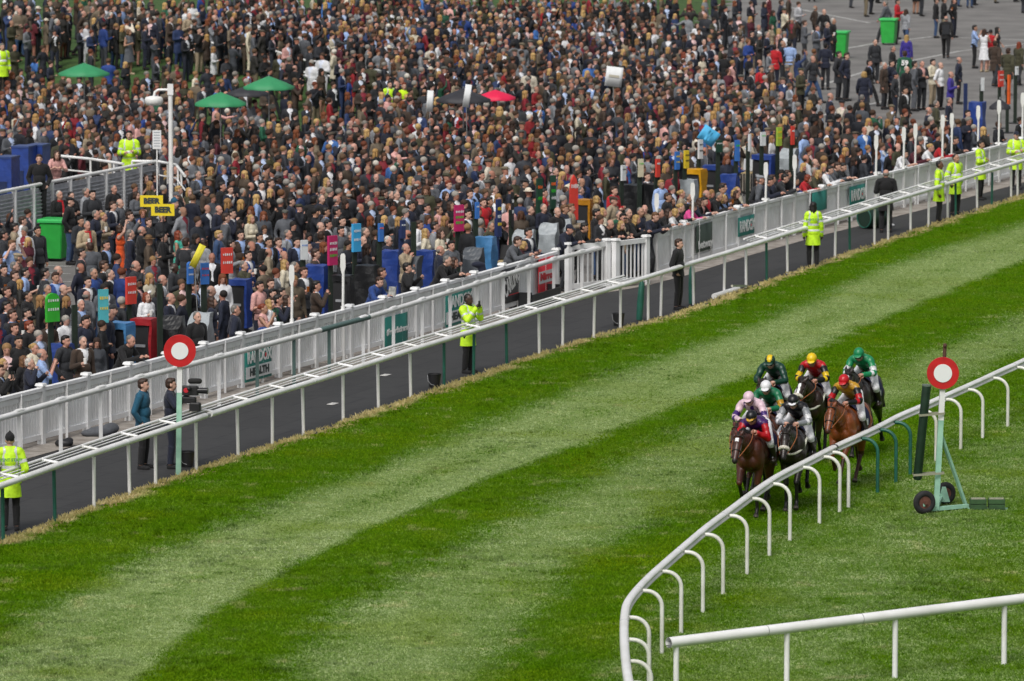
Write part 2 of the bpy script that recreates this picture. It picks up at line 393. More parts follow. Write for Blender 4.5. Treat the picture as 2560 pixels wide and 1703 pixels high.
# rubber-matted walkway between the running rail and the fence
def mat_walk():
    m = bpy.data.materials.new('rubber_mat'); m.use_nodes = True; n, l = noise_mat_nodes(m); b = n['Principled BSDF']; b.inputs['Roughness'].default_value = .75
    tc = n.new('ShaderNodeTexCoord'); mp = n.new('ShaderNodeMapping'); mp.inputs['Rotation'].default_value = (0, 0, R(19.5)); l.new(tc.outputs['Object'], mp.inputs['Vector'])
    br = n.new('ShaderNodeTexBrick'); br.inputs['Scale'].default_value = 1.0; br.inputs['Brick Width'].default_value = 1.0; br.inputs['Row Height'].default_value = 1.8
    br.inputs['Mortar Size'].default_value = .03; br.inputs['Color1'].default_value = (.020, .020, .021, 1); br.inputs['Color2'].default_value = (.027, .027, .028, 1); br.inputs['Mortar'].default_value = (.012, .012, .014, 1)
    l.new(mp.outputs[0], br.inputs['Vector'])
    mp2 = n.new('ShaderNodeMapping'); mp2.inputs['Rotation'].default_value = (0, 0, R(19.5)); mp2.inputs['Scale'].default_value = (1.2, 9, 1); l.new(tc.outputs['Object'], mp2.inputs['Vector'])
    no = n.new('ShaderNodeTexNoise'); no.inputs['Scale'].default_value = 2; no.inputs['Detail'].default_value = 8; no.inputs['Roughness'].default_value = .7; l.new(mp2.outputs[0], no.inputs['Vector'])
    mx = n.new('ShaderNodeMix'); mx.data_type = 'RGBA'; mr = n.new('ShaderNodeMapRange'); mr.inputs[1].default_value = .42; mr.inputs[2].default_value = .75; mr.inputs[4].default_value = .75
    l.new(no.outputs[0], mr.inputs[0]); l.new(mr.outputs[0], mx.inputs[0]); l.new(br.outputs[0], mx.inputs[6]); mx.inputs[7].default_value = (.062, .061, .060, 1)
    l.new(mx.outputs[2], b.inputs['Base Color']); return m
WALK = mat_walk()
def strip(name, A, B, z, m):
    """sheet between two polylines resampled along the course"""
    lo = np.arange(70, 214, 1.0)
    def rs(L):
        q = sorted((lon(p), lat(p)) for p in L); return np.interp(lo, [a for a, b in q], [b for a, b in q])
    a = rs(A); b = rs(B); V = []
    for s, u, v in zip(lo, a, b):
        p = VP*float(s)+NP*float(u); q = VP*float(s)+NP*float(v); V += [(p.x, p.y, z), (q.x, q.y, z)]
    F = [(2*i, 2*i+1, 2*i+3, 2*i+2) for i in range(len(lo)-1)]
    mb = MB(); mb.add(V, F); o = mb.build(name, m); tag(o, kind='structure'); return o
FENCE = pts([(-330, 1243), (0, 1139), (146, 1101), (287, 1064), (560, 983), (846, 905), (1050, 847), (1416, 736)])
FENCE2 = pts([(1640, 690), (1800, 640), (1975, 592), (2246, 524), (2560, 440), (2700, 402)])
FALL = FENCE + [G(1540, 715)] + FENCE2
strip('rubber_walkway', off(FALL, .2), off(EDGE, .35), .012, WALK)
CONC = mat('concrete', (.33, .30, .27), .9, .4, 3, bump=.4, bscale=25, var2=(.2, .175, .15))
strip('concrete_strip', off(FALL, -.5), off(FALL, .75), .020, CONC)

LINE = mat('line_paint', (.52, .52, .50), .8, .5, 3, var2=(.25, .25, .24))
def mark(P, w_, name='painted_line'):
    L = [G(x, y) for x, y in P]; mb = MB()
    for a, b in zip(L[:-1], L[1:]):
        d = (b-a).normalized(); n = Vector((d.y, -d.x, 0))*w_/2
        mb.add([Vector((q.x, q.y, .006)) for q in (a-n, a+n, b+n, b-n)], [(0, 1, 2, 3)])
    o = mb.build(name, LINE); tag(o, kind='structure')
for y in (648, 662, 680, 700, 722, 746): mark([(62, y), (178, y+5)], .10)
for P in ([(2082, 128), (2180, 110), (2330, 92), (2560, 100)], [(2056, 212), (2200, 168), (2400, 128), (2560, 110)], [(1960, 16), (2175, 58)], [(2050, 290), (2290, 235)]): mark(P, .16)
# ------------------------------------------------------------------ rails and fences
WHITE = mat('white_plastic', (.84, .84, .84), .32, .08, 1.6, var2=(.70, .70, .67))
WPAINT = mat('white_paint', (.80, .81, .82), .55, .2, 1.8, var2=(.68, .68, .67))
WPALE = mat('pale_paint', (.85, .86, .87), .6, .15, 2, var2=(.74, .74, .74))
GREENP = mat('green_plastic', (.018, .12, .085), .45, .3, 4)
STEEL = mat('galvanised_steel', (.42, .43, .44), .4, .3, 8, metal=.7)
DARK = mat('black_plastic', (.018, .018, .02), .5)
TZ = .07
def curve_pts(P, step):
    """points every step metres along a polyline, with tangents"""
    out = []; acc = 0; nxt = 0
    for a, b in zip(P[:-1], P[1:]):
        L = (b-a).length
        while nxt <= acc+L+1e-6:
            out.append((a+(b-a)*((nxt-acc)/L), (b-a).normalized())); nxt += step
        acc += L
    return out
def smooth_poly(P, n=6):
    out = []
    for i in range(len(P)-1):
        p0 = P[max(i-1, 0)]; p1 = P[i]; p2 = P[i+1]; p3 = P[min(i+2, len(P)-1)]
        for k in range(n):
            t = k/n; out.append(.5*((2*p1)+(-p0+p2)*t+(2*p0-5*p1+4*p2-p3)*t*t+(-p0+3*p1-3*p2+p3)*t**3))
    out.append(P[-1]); return out
RAILPROF = [(math.cos(t)*1.0, math.sin(t)*.85) for t in [2*PI*i/14 for i in range(14)]]
# outer running rail: one long tube on straight posts, a second light rail behind it joined by struts
def outer_rail():
    root = empty('running_rail', G(446, 1186, TZ), label='long white tubular running rail with ladder-like rear rail, along the far edge of the turf', cat='rail')
    o = root.location.copy()
    feet = [(30, 1352, 1), (130, 1302, 1), (224, 1266, 0), (317, 1234, 0), (386, 1211, 0), (488, 1175, 0), (583, 1138, 0), (680, 1109, 0), (772, 1083, 0), (864, 1049, 0), (948, 1019, 0), (1029, 992, 0), (1110, 964, 1), (1192, 940, 1), (1266, 912, 1), (1345, 885, 0), (1410, 866, 0), (1480, 840, 0), (1544, 818, 0),
            (1612, 795, 0), (1680, 786, 0), (1741, 758, 2), (1796, 732, 0), (1858, 714, 0), (1916, 697, 1), (1973, 680, 0), (2029, 659, 0), (2081, 640, 0), (2127, 628, 1), (2177, 607, 0), (2225, 596, 0), (2272, 577, 0), (2316, 562, 0), (2361, 546, 0), (2407, 540, 1), (2445, 522, 0), (2484, 510, 1), (2523, 494, 0), (2549, 489, 0), (2620, 466, 0), (2690, 440, 0)]
    ln = np.polyfit([lon(G(x, y, TZ)) for x, y, k in feet], [lat(G(x, y, TZ)) for x, y, k in feet], 4)
    fp = []
    for x, y, k in feet:
        p = G(x, y, TZ); s = lon(p); p = VP*s + NP*float(np.polyval(ln, s)); fp.append((p, k))
    for p, k in fp:
        mb = MB(); lean = rnd.uniform(-.02, .02)
        mb.cyl((p.x-o.x, p.y-o.y, -.05), (p.x-o.x+lean, p.y-o.y, .93), .034, n=10)
        mb.build('post', GREENP if k == 1 else WHITE, root)
    s0 = lon(fp[0][0])-6; s1 = lon(fp[-1][0])+3; gap = lon(G(515, 1165, TZ))
    def P(s, z, d=0): return VP*s + NP*(float(np.polyval(ln, s))+d) + Vector((0, 0, z)) - Vector((o.x, o.y, 0))
    for a, b, nm in ((s0, gap-.12, 0), (gap+.12, s1, 0)):
        mb = MB(); n = int((b-a)/3)+2
        mb.tube([P(a+(b-a)*i/n, 1.0+.008*math.sin(i*1.9)) for i in range(n+1)], .068, prof=RAILPROF)
        mb.build('top_rail', WHITE, root)
    mb = MB(); mb.tube([P(gap-.14, 1.0), P(gap+.14, 1.0)], .03); mb.build('joint_sleeve', STEEL, root)
    ss_ = s0+2
    while ss_ < s1: mj = MB(); mj.tube([P(ss_-.05, 1.0), P(ss_+.05, 1.0)], .0715, prof=RAILPROF); mj.build('joint_collar', WPAINT, root); ss_ += 5.0
    # ladder rail
    e1 = lon(G(1500, 800, TZ)); e2 = lon(G(1758, 700, TZ))
    for a, b in ((s0, e1), (e2, s1)):
        mb = MB(); n = int((b-a)/3)+2
        mb.tube([P(a+(b-a)*i/n, 1.09, -.36) for i in range(n+1)], .028, n=8); mb.build('rear_rail', WHITE, root)
        mb = MB()
        for zz, dd in ((1.06, -.28), (1.04, -.19)): mb.tube([P(a+(b-a)*i/n, zz, dd) for i in range(n+1)], .012, n=6)
        mb.build('wire_rails', WPAINT, root)
        s = a+1.0
        while s < b:
            mb = MB(); mb.tube([P(s, 1.02, -.05), P(s-.04, 1.05, -.2), P(s-.08, 1.075, -.35)], .03, n=8); mb.ell(P(s-.08, 1.075, -.35), (.045, .05, .045)); mb.build('strut', WHITE, root); s += 1.95
    return root, ln
orail, oln = outer_rail()
# two padded green stubs at gaps by the rail
for (x, y, lab, h_, t_) in ((1610, 800, 'leaning green padded post cover beside the black bucket and the running rail', .95, .06), (1741, 760, 'upright green post pad just right of the man in the black coat', .95, .0)):
    p = G(x, y, .03); mb = MB(); mb.tube([(0, 0, 0), (t_*.5, 0, h_*.5), (t_, 0, h_*.9), (t_, 0, h_)], [.075, .085, .07, .03], n=10)
    o = mb.build('post_pad', GREENP, None, p+NP*-.12); tag(o, lab, 'post pad', 'green pads on rail posts')

# second, lower white rail between the walkway and the pale fence
def inner_walk_rail():
    P0 = [(-60, 1063), (0, 1046), (365, 941), (700, 853), (800, 826), (922, 793), (1120, 732), (1400, 645), (1527, 613)]   # top, at 1.08 m
    pts_ = [G(x, y, 1.06) for x, y in P0]
    root = empty('fence_rail', (pts_[1].x, pts_[1].y, 0), label='white hand rail just in front of the pale fence, one short length painted green', cat='rail')
    o = root.location.copy(); L = [p-o for p in pts_]
    for a, b, m in ((0, 4, WHITE), (4, 5, mat('grey_green_paint', (.09, .15, .14), .5)), (5, 8, WHITE)):
        mb = MB(); mb.tube(L[a:b+1], .06, n=10); mb.build('top_rail', m, root)
    cp = curve_pts(L, 1.98)
    for i, (p, t) in enumerate(cp):
        green = 6.6 < i < 9.4
        mb = MB(); mb.bar((p.x, p.y, 0), (p.x, p.y, p.z-.03), .075, .075)
        mb.build('post', mat('grey_green_paint', (.09, .15, .14)) if green else WPAINT, root)
        if not green:
            c = MB(); c.tube([p-t*.3, p-t*.12+Vector((0, 0, .035)), p+t*.12+Vector((0, 0, .035)), p+t*.3], .05, n=8); c.build('rail_joint', WHITE, root)
    return root
inner_walk_rail()

# pale fence
def pale_fence(P, label, name='pale_fence', step=1.98, hh=1.17, solid=False, skipfirst=False):
    root = empty(name, (P[0].x, P[0].y, 0), label=label, cat='fence'); o = root.location.copy()
    L = [Vector((p.x-o.x, p.y-o.y, 0)) for p in P]; cp = curve_pts(L, step)
    for i, (p, t) in enumerate(cp):
        mb = MB(); rot = Matrix.Rotation(math.atan2(t.y, t.x), 3, 'Z')
        mb.box((p.x, p.y, hh/2+.02), (.13, .13, hh+.04), rot); mb.box((p.x, p.y, hh+.055), (.19, .19, .05), rot, taper=.85); mb.build('post', WPAINT, root)
    for (a, ta), (b, tb) in zip(cp[:-1], cp[1:]):
        t = (b-a).normalized(); n_ = Vector((t.y, -t.x, 0)); a2 = a+t*.07; b2 = b-t*.07; up = Vector((0, 0, 1)); mb = MB()
        mb.bar(a2+up*(hh-.035)+n_*.02, b2+up*(hh-.035)+n_*.02, .12, .07); mb.bar(a2+up*(hh-.15)+n_*.01, b2+up*(hh-.15)+n_*.01, .04, .11)
        mb.bar(a2+up*.17+n_*.01, b2+up*.17+n_*.01, .04, .10)
        if solid:
            k = 9; d = (b2-a2)/k
            for i in range(k): mb.bar(a2+d*(i+.03)+up*.6-n_*.02, a2+d*(i+.97)+up*.6-n_*.02, .02, hh-.12)
        else:
            k = 15; d = (b2-a2)/k
            for i in range(k): mb.bar(a2+d*(i+.5)+up*.10-n_*.02, a2+d*(i+.5)+up*(hh-.08)-n_*.02, .022, .088, up=t)
        mb.build('pale_panel', WPALE, root)
        m2 = MB(); c = (a+b)/2; m2.bar(c+n_*.06, c+n_*.06+up*(hh-.02), .05, .05); m2.build('mid_post', WPAINT, root)
    return root, cp, o
fence1, cp1, fo1 = pale_fence(FENCE, 'long white fence of thin pales with capped posts along the left half of walkway')
fence2, cp2, fo2 = pale_fence(FENCE2, 'white fence of wide boards behind the stewards from the gate to the right edge', 'board_fence', solid=True, step=2.3)
# gate between them: open barred
GA = G(1421, 733); GB = G(1528, 722); GC = G(1615, 712)
def gate(A, B, label):
    root = empty('gate', (A.x, A.y, 0), label=label, cat='gate', group='white barred gates in the fence'); d = B-A; L = d.length; d.normalize(); root.rotation_euler.z = math.atan2(d.y, d.x)
    mb = MB(); mb.bar((0.08, 0, 1.15), (L-.08, 0, 1.15), .09, .12); mb.build('top_rail', WPAINT, root)
    mb = MB(); mb.bar((0.08, 0, .16), (L-.08, 0, .16), .09, .13); mb.build('bottom_rail', WPAINT, root)
    n = max(8, int(L/.17))
    mb = MB()
    for i in range(1, n): mb.bar((L*i/n, 0, .16), (L*i/n, 0, 1.12), .035, .03)
    mb.build('bars', WPAINT, root)
    for x in (0, L): mb = MB(); mb.box((x, 0, .62), (.14, .14, 1.24)); mb.box((x, 0, 1.26), (.2, .2, .05), taper=.8); mb.build('post', WPAINT, root)
    return root
gate(GA, GB-Vector((.11, 0, 0)), 'left leaf of the white barred gate, next to the pale fence end')
gate(GB+Vector((.11, 0, 0)), GC, 'right leaf of the white barred gate, nearer the black-coated man')

# inner running rail on swan-neck posts, bending round at the near end
IRT = [(2700, 836), (2560, 905), (2502, 931), (2444, 958), (2358, 996), (2309, 1018), (2250, 1043), (2208, 1065), (2156, 1090), (2086, 1122), (2012, 1160), (1945, 1194.6), (1886, 1234), (1827, 1278), (1769, 1321), (1713, 1368), (1661, 1413), (1609, 1461), (1571, 1508), (1562, 1545), (1561, 1593), (1564, 1645), (1571, 1700), (1585, 1760)]
irail = smooth_poly([G(x, y, 1.02+TZ) for x, y in IRT], 3)
def in_rail():
    root = empty('curved_rail', G(2047, 1307, TZ), label='white rail on swan-neck posts on the infield side, bending sharply round at its near end', cat='rail'); o = root.location.copy()
    q = [p-o for p in irail]
    # rounded top with a lipped channel on the post side
    prof = [(-x, y) for x, y in [(-1.0, .1), (-.92, .6), (-.6, .95), (0, 1.05), (.5, .95), (.85, .6), (.92, .25), (.6, .2), (.6, -.35), (.92, -.4), (.9, -.8), (.55, -1.0), (-.3, -1.0), (-.85, -.75), (-1.0, -.3)]][::-1]
    cut = 9*3
    mb = MB(); mb.tube(q, .072, prof=prof); mb.build('top_rail', WHITE, root)
    mb = MB(); c = q[cut]; d = (q[cut+1]-c).normalized(); mb.tube([c-d*.05, c+d*.03], .077, prof=prof); mb.build('rail_joint', DARK, root)
    for k in range(4, len(q)-6, 6):
        if abs(k-cut) > 2: mb = MB(); c = q[k]; d = (q[k+1]-c).normalized(); mb.tube([c-d*.006, c+d*.006], .0735, prof=prof); mb.build('rail_seam', STEEL, root)
    feet = [(2535, 1068, 0), (2477, 1099, 0), (2416, 1125, 0), (2353, 1155, 0), (2285, 1186, 1), (2242, 1206, 1), (2193, 1230, 1), (2132, 1267, 0), (2113, 1279, 0), (2047, 1307, 0), (1984, 1350, 0), (1928, 1390, 0), (1871, 1435, 0), (1813, 1485, 0), (1756, 1532, 0), (1703, 1584, 0), (1657, 1636, 0), (1625, 1706, 0), (1619, 1765, 0), (1622, 1822, 0), (1636, 1880, 0), (2600, 1040, 0), (2670, 1005, 0)]
    dr = smooth_poly(irail, 10); pin = [(p, (dr[min(i+4, len(dr)-1)]-dr[max(i-4, 0)]).normalized()) for i, p in enumerate(dr)]
    for x, y, k in feet:
        f = G(x, y, TZ); best = min(pin, key=lambda a: (Vector((a[0].x, a[0].y))-Vector((f.x, f.y))).length)
        c = best[0]; tg = best[1]; arm = Vector((-tg.y, tg.x, 0)).normalized(); arm = arm if arm.dot(Vector((f.x-c.x, f.y-c.y, 0))) > 0 else -arm
        Lr = .37; f0 = Vector((c.x, c.y, 0)) + arm*Lr - o; f0.z = 0; base = c - o
        top = base.z-.02; path = [Vector((f0.x, f0.y, -.06))]; r = .25
        path.append(Vector((f0.x, f0.y, top-r)))
        for a in range(1, 8):
            t = PI/2*a/7; path.append(Vector((f0.x, f0.y, top-r)) - arm*(r-r*math.cos(t)) + Vector((0, 0, r*math.sin(t))))
        path.append(Vector((base.x, base.y, top)) + arm*.03)
        mb = MB(); mb.tube(path, .034, n=10); mb.build('post', GREENP if k else mat('weathered_white_plastic', (.74, .74, .70), .4, .2, 2.5, var2=(.55, .55, .47)), root)
    return root
in_rail()
# short rail in the near corner
def near_rail():
    T = [G(1672, 1607, 1.0+TZ), G(2228, 1538, 1.0+TZ), G(2700, 1479, 1.0+TZ)]
    root = empty('near_rail', (T[0].x, T[0].y, TZ), label='thick white tubular rail in the bottom right corner with a cut open end', cat='rail'); o = root.location.copy()
    q = [p-o for p in T]
    mb = MB(); mb.tube([q[0], q[1], q[2]], .082, n=16, cap=False); mb.tube([q[0], q[0]+(q[1]-q[0]).normalized()*.6], .074, n=16, cap=False); mb.build('top_rail', WHITE, root)
    mb = MB(); d = (q[1]-q[0]).normalized(); mb.tube([q[0]+d*.10, q[0]+d*.12], .074, n=16); mb.build('rail_liner', STEEL, root)
    mb = MB(); mb.bar(q[0]-d*.03+Vector((0, 0, -.04)), q[0]+d*.2+Vector((0, 0, -.04)), .06, .012); mb.bar(q[0]-d*.03+Vector((0, 0, .03)), q[0]+d*.2+Vector((0, 0, .03)), .05, .012); mb.build('end_clip', STEEL, root)
    dd = (T[2]-T[0]).normalized()
    for f in (.43, .86): mb = MB(); c = q[0]+(q[1]-q[0])*f; d = (q[1]-q[0]).normalized(); mb.tube([c-d*.005, c+d*.005], .0835, 16); mb.build('rail_seam', STEEL, root)
    for x in (1690, 1967, 2238, 2512, 2780):
        t = min(np.linspace(-.05, 1.1, 600), key=lambda t: abs(1280+FPX*((T[0]+(T[2]-T[0])*t).x)/(ray(1280, 851.5).normalized().dot((T[0]+(T[2]-T[0])*t)-Vector((0, 0, CAMH)))) - x))
        p = T[0]+(T[2]-T[0])*t - o
        mb = MB(); mb.cyl((p.x, p.y, -.05), (p.x, p.y, p.z-.05), .043, n=12); mb.build('post', WHITE, root)
near_rail()
# winning posts
RED = mat('signal_red', (.55, .012, .016), .45, .2, 6); MINT = mat('mint_paint', (.32, .55, .42), .6, .25, 5, var2=(.22, .42, .33)); RIMW = mat('disc_white', (.78, .79, .80), .45)
def disc(mb_r, c, nrm, r):
    M = face_rot(nrm).to_4x4(); M.translation = c
    n = 40; P = lambda q: [(q*math.cos(2*PI*i/n), q*math.sin(2*PI*i/n)) for i in range(n)]
    mb_r.prism(P(r), -.035, .035, M); return M, P
def win_post_left():
    b = G(446, 1186, .05); root = empty('winning_post', b, label='red and white disc winning post planted by the far running rail beside the cameraman', cat='post', group='winning posts')
    nrm = Vector((-b.x*.6, -b.y, 3)).normalized()*1.0; nrm.z = 0; nrm.normalize()
    h = 2.42; lean = Vector((.045, 0, 0))
    mb = MB(); mb.bar((0, 0, -.05), (.03, 0, 1.6), .1, .1); mb.build('pole', MINT, root)
    mb = MB(); mb.bar((.03, 0, 1.6), (.045, 0, 2.3), .1, .1); mb.build('pole_top', WPAINT, root)
    m1 = MB(); M, P = disc(m1, lean+Vector((0, 0, h))+nrm*.07, nrm, .312); m1.build('disc', RED, root)
    m2 = MB(); m2.prism(P(.165), .036, .048, M); m2.build('disc_centre', RIMW, root)
win_post_left()
def win_post_right():
    b = G(2340, 1281, TZ); root = empty('winning_post', b, label='wheeled winning post with red and white disc and strapped green tube on infield grass', cat='post', group='winning posts')
    nrm = Vector((-b.x, -b.y, 0)).normalized(); X = Vector((1, 0, 0)); px = 1/134.5
    top = Vector((.10, 0, 2.3))
    mb = MB(); mb.bar((0, 0, .05), (.075, 0, 1.72), .115, .1); mb.build('pole', MINT, root)
    mb = MB(); mb.bar((.075, 0, 1.72), top, .115, .1); mb.build('pole_top', WPAINT, root)
    m1 = MB(); M, P = disc(m1, Vector((.105, 0, 2.6))+nrm*.07, nrm, .295); m1.build('disc', RED, root)
    m2 = MB(); m2.prism(P(.168), .036, .048, M); m2.build('disc_centre', RIMW, root)
    RUST = mat('rusty_steel', (.10, .045, .03), .8, .5, 9)
    m = MB(); m.cyl((.13, .03, 2.75), (.14, .03, 3.12), .035, n=10); m.ell((.14, -.0, 3.1), (.036, .036, .045)); m.build('top_spigot', RUST, root)
    m = MB(); m.bar((.08, .05, 1.45), (.58, .45, .08), .06, .05); m.build('brace', MINT, root)
    m = MB(); m.bar((-.12, -.1, .07), (.62, .35, .07), .06, .07); m.bar((0, 0, .07), (.2, 1.1, .2), .07, .06); m.bar((-.25, -.3, .18), (.25, 1.25, .2), .05, .05); m.build('base_frame', MINT, root)
    m = MB(); m.prism([(-.1, 0), (.12, 0), (.04, .28), (-.03, .28)], -.03, .03, Matrix.Translation((.2, .8, .08)) @ Matrix.Rotation(PI/2, 4, 'X')); m.build('bracket', MINT, root)
    TY = mat('tyre_rubber', (.018, .018, .02), .85, .4, 12); HUB = mat('rusty_hub', (.13, .05, .035), .8, .5, 9)
    for x, y, r in ((-.235, -.25, .222), (.24, .98, .215)):
        w = MB(); d = Vector((.35, -1, 0)).normalized()
        ring = []; M = face_rot(d).to_4x4(); M.translation = Vector((x, y, r))
        tor = []; N, K = 28, 10; vs = []; fs = []
        for i in range(N):
            for k in range(K):
                a = 2*PI*i/N; c = 2*PI*k/K; rr = r-.062+.062*math.cos(c); vs.append(M @ Vector((rr*math.cos(a), rr*math.sin(a), .055*math.sin(c))))
        fs = [(i*K+k, ((i+1) % N)*K+k, ((i+1) % N)*K+(k+1) % K, i*K+(k+1) % K) for i in range(N) for k in range(K)]
        w.add(vs, fs, True); wo = w.build('wheel', TY, root)
        h = MB(); P2 = [((r-.1)*math.cos(2*PI*i/20), (r-.1)*math.sin(2*PI*i/20)) for i in range(20)]; h.prism(P2, -.03, .035, M); h.prism([(p[0]*.3, p[1]*.3) for p in P2], .035, .07, M); h.build('rim', HUB, wo)
    PAD = mat('dark_green_vinyl', (.012, .035, .02), .5, .3, 6)
    m = MB(); a = Vector((-.36, -.12, .62)); c = Vector((-.20, -.1, 2.36)); m.tube([a, a+(c-a)*.02, c], [.06, .082, .082], n=12); m.build('padded_tube', PAD, root)
    m = MB(); m.cyl(c, c+Vector((.003, 0, .03)), .088, n=12); m.build('tube_cap', mat('grey_green_cap', (.12, .16, .13), .5), root)
    ST = mat('strap_webbing', (.30, .30, .22), .8)
    for z, k in ((.72, .8), (1.83, 1)):
        m = MB(); xx = -.36+.16*(z-.62)/1.74; m.bar((xx-.09, -.22, z), (.14, -.08, z+.02), .012, .04); m.bar((xx-.09, -.02, z), (.14, .07, z+.02), .012, .04); m.build('strap', ST, root)
    for i in range(2):
        wgt = MB(); wgt.box((.80+i*.34, .30, .07), (.30, .22, .09)); wgt.box((.80+i*.34, .30, .165), (.30, .22, .075)); o = wgt.build('weight', mat('green_iron', (.035, .09, .03), .7, .3, 9), root)
        s2 = MB(); s2.box((.80+i*.34, .30, .215), (.26, .1, .02)); s2.build('lifting_strap', ST, o)
    m = MB(); m.bar((.6, .33, .02), (1.35, .33, .02), .05, .03); m.build('base_plate', MINT, root)
win_post_right()
# ------------------------------------------------------------------ people: templates
V3 = Vector
def dseg(P, a, b):
    a = np.array(a); b = np.array(b); d = b-a; t = np.clip(((P-a)@d)/max(d@d, 1e-9), 0, 1); return np.linalg.norm(P-(a+t[:, None]*d), axis=1)
def hand_mesh(mb, w, d, palm_n, side, curl=.5, s=1.0):
    """palm, four bent fingers of different length and a thumb, from wrist w along d"""
    d = V3(d).normalized(); pn = V3(palm_n); pn = (pn-d*pn.dot(d)).normalized(); sd = d.cross(pn).normalized()*side
    mb.cap(w, w+d*.075*s, .027*s, .034*s, 8)
    for i, (o, L) in enumerate(((-.028, .068), (-.010, .078), (.010, .074), (.027, .058))):
        b = w+d*.085*s+sd*o*s; k = b+(d*math.cos(curl*.6)+pn*math.sin(curl*.6))*L*.5*s; e = k+(d*math.cos(curl*1.7)+pn*math.sin(curl*1.7))*L*.55*s
        mb.tube([b, k, e], [.0105*s, .0095*s, .007*s], 6)
    t = w+d*.025*s-sd*.03*s; k = t+(d*.6-sd*.75+pn*.3).normalized()*.04*s; mb.tube([t, k, k+(d*.95+pn*.4).normalized()*.035*s], [.013*s, .011*s, .008*s], 6)
POSES = {
 # elbow and wrist given relative to the shoulder, in the torso's frame: (forward, outward, up)
 'hang':   dict(l=((-.03, .05, -.29), (.03, .07, -.54)), r=((-.03, .05, -.29), (.04, .07, -.54))),
 'cup':    dict(l=((-.03, .05, -.29), (.03, .07, -.54)), r=((.0, .06, -.28), (.24, .0, -.20))),
 'both':   dict(l=((.02, .06, -.28), (.24, -.06, -.22)), r=((.02, .06, -.28), (.25, -.06, -.25))),
 'pocket': dict(l=((-.07, .09, -.27), (.03, .02, -.46)), r=((-.07, .09, -.27), (.03, .02, -.46))),
 'phone':  dict(l=((.17, .05, -.20), (.26, -.10, .05)), r=((.17, .05, -.20), (.27, -.10, .04)), hp=0),
 'chin':   dict(l=((.02, .05, -.28), (.20, -.14, -.20)), r=((.14, .02, -.23), (.17, -.13, .03))),
 'cross':  dict(l=((.04, .06, -.27), (.18, -.18, -.20)), r=((.04, .06, -.27), (.20, -.16, -.24))),
 'lean':   dict(l=((.22, .08, -.13), (.41, -.08, .05)), r=((.22, .08, -.13), (.42, -.06, .06)), lean=.42, hp=.1),
 'walk':   dict(l=((.10, .05, -.27), (.24, .03, -.44)), r=((-.14, .05, -.25), (-.10, .07, -.50)), step=.26),
 'up':     dict(l=((-.03, .05, -.29), (.03, .07, -.54)), r=((.16, .12, .18), (.20, .02, .40))),
 'point':  dict(l=((-.03, .05, -.29), (.03, .07, -.54)), r=((.26, .06, -.10), (.52, .08, -.05))),
 'wave':   dict(l=((.10, .16, -.10), (.12, .0, .16)), r=((.10, .16, -.10), (.12, -.02, .16))),
 'camera': dict(l=((.15, .06, -.20), (.33, -.06, -.02)), r=((.10, .14, -.16), (.16, -.06, .10)), hp=0),
}
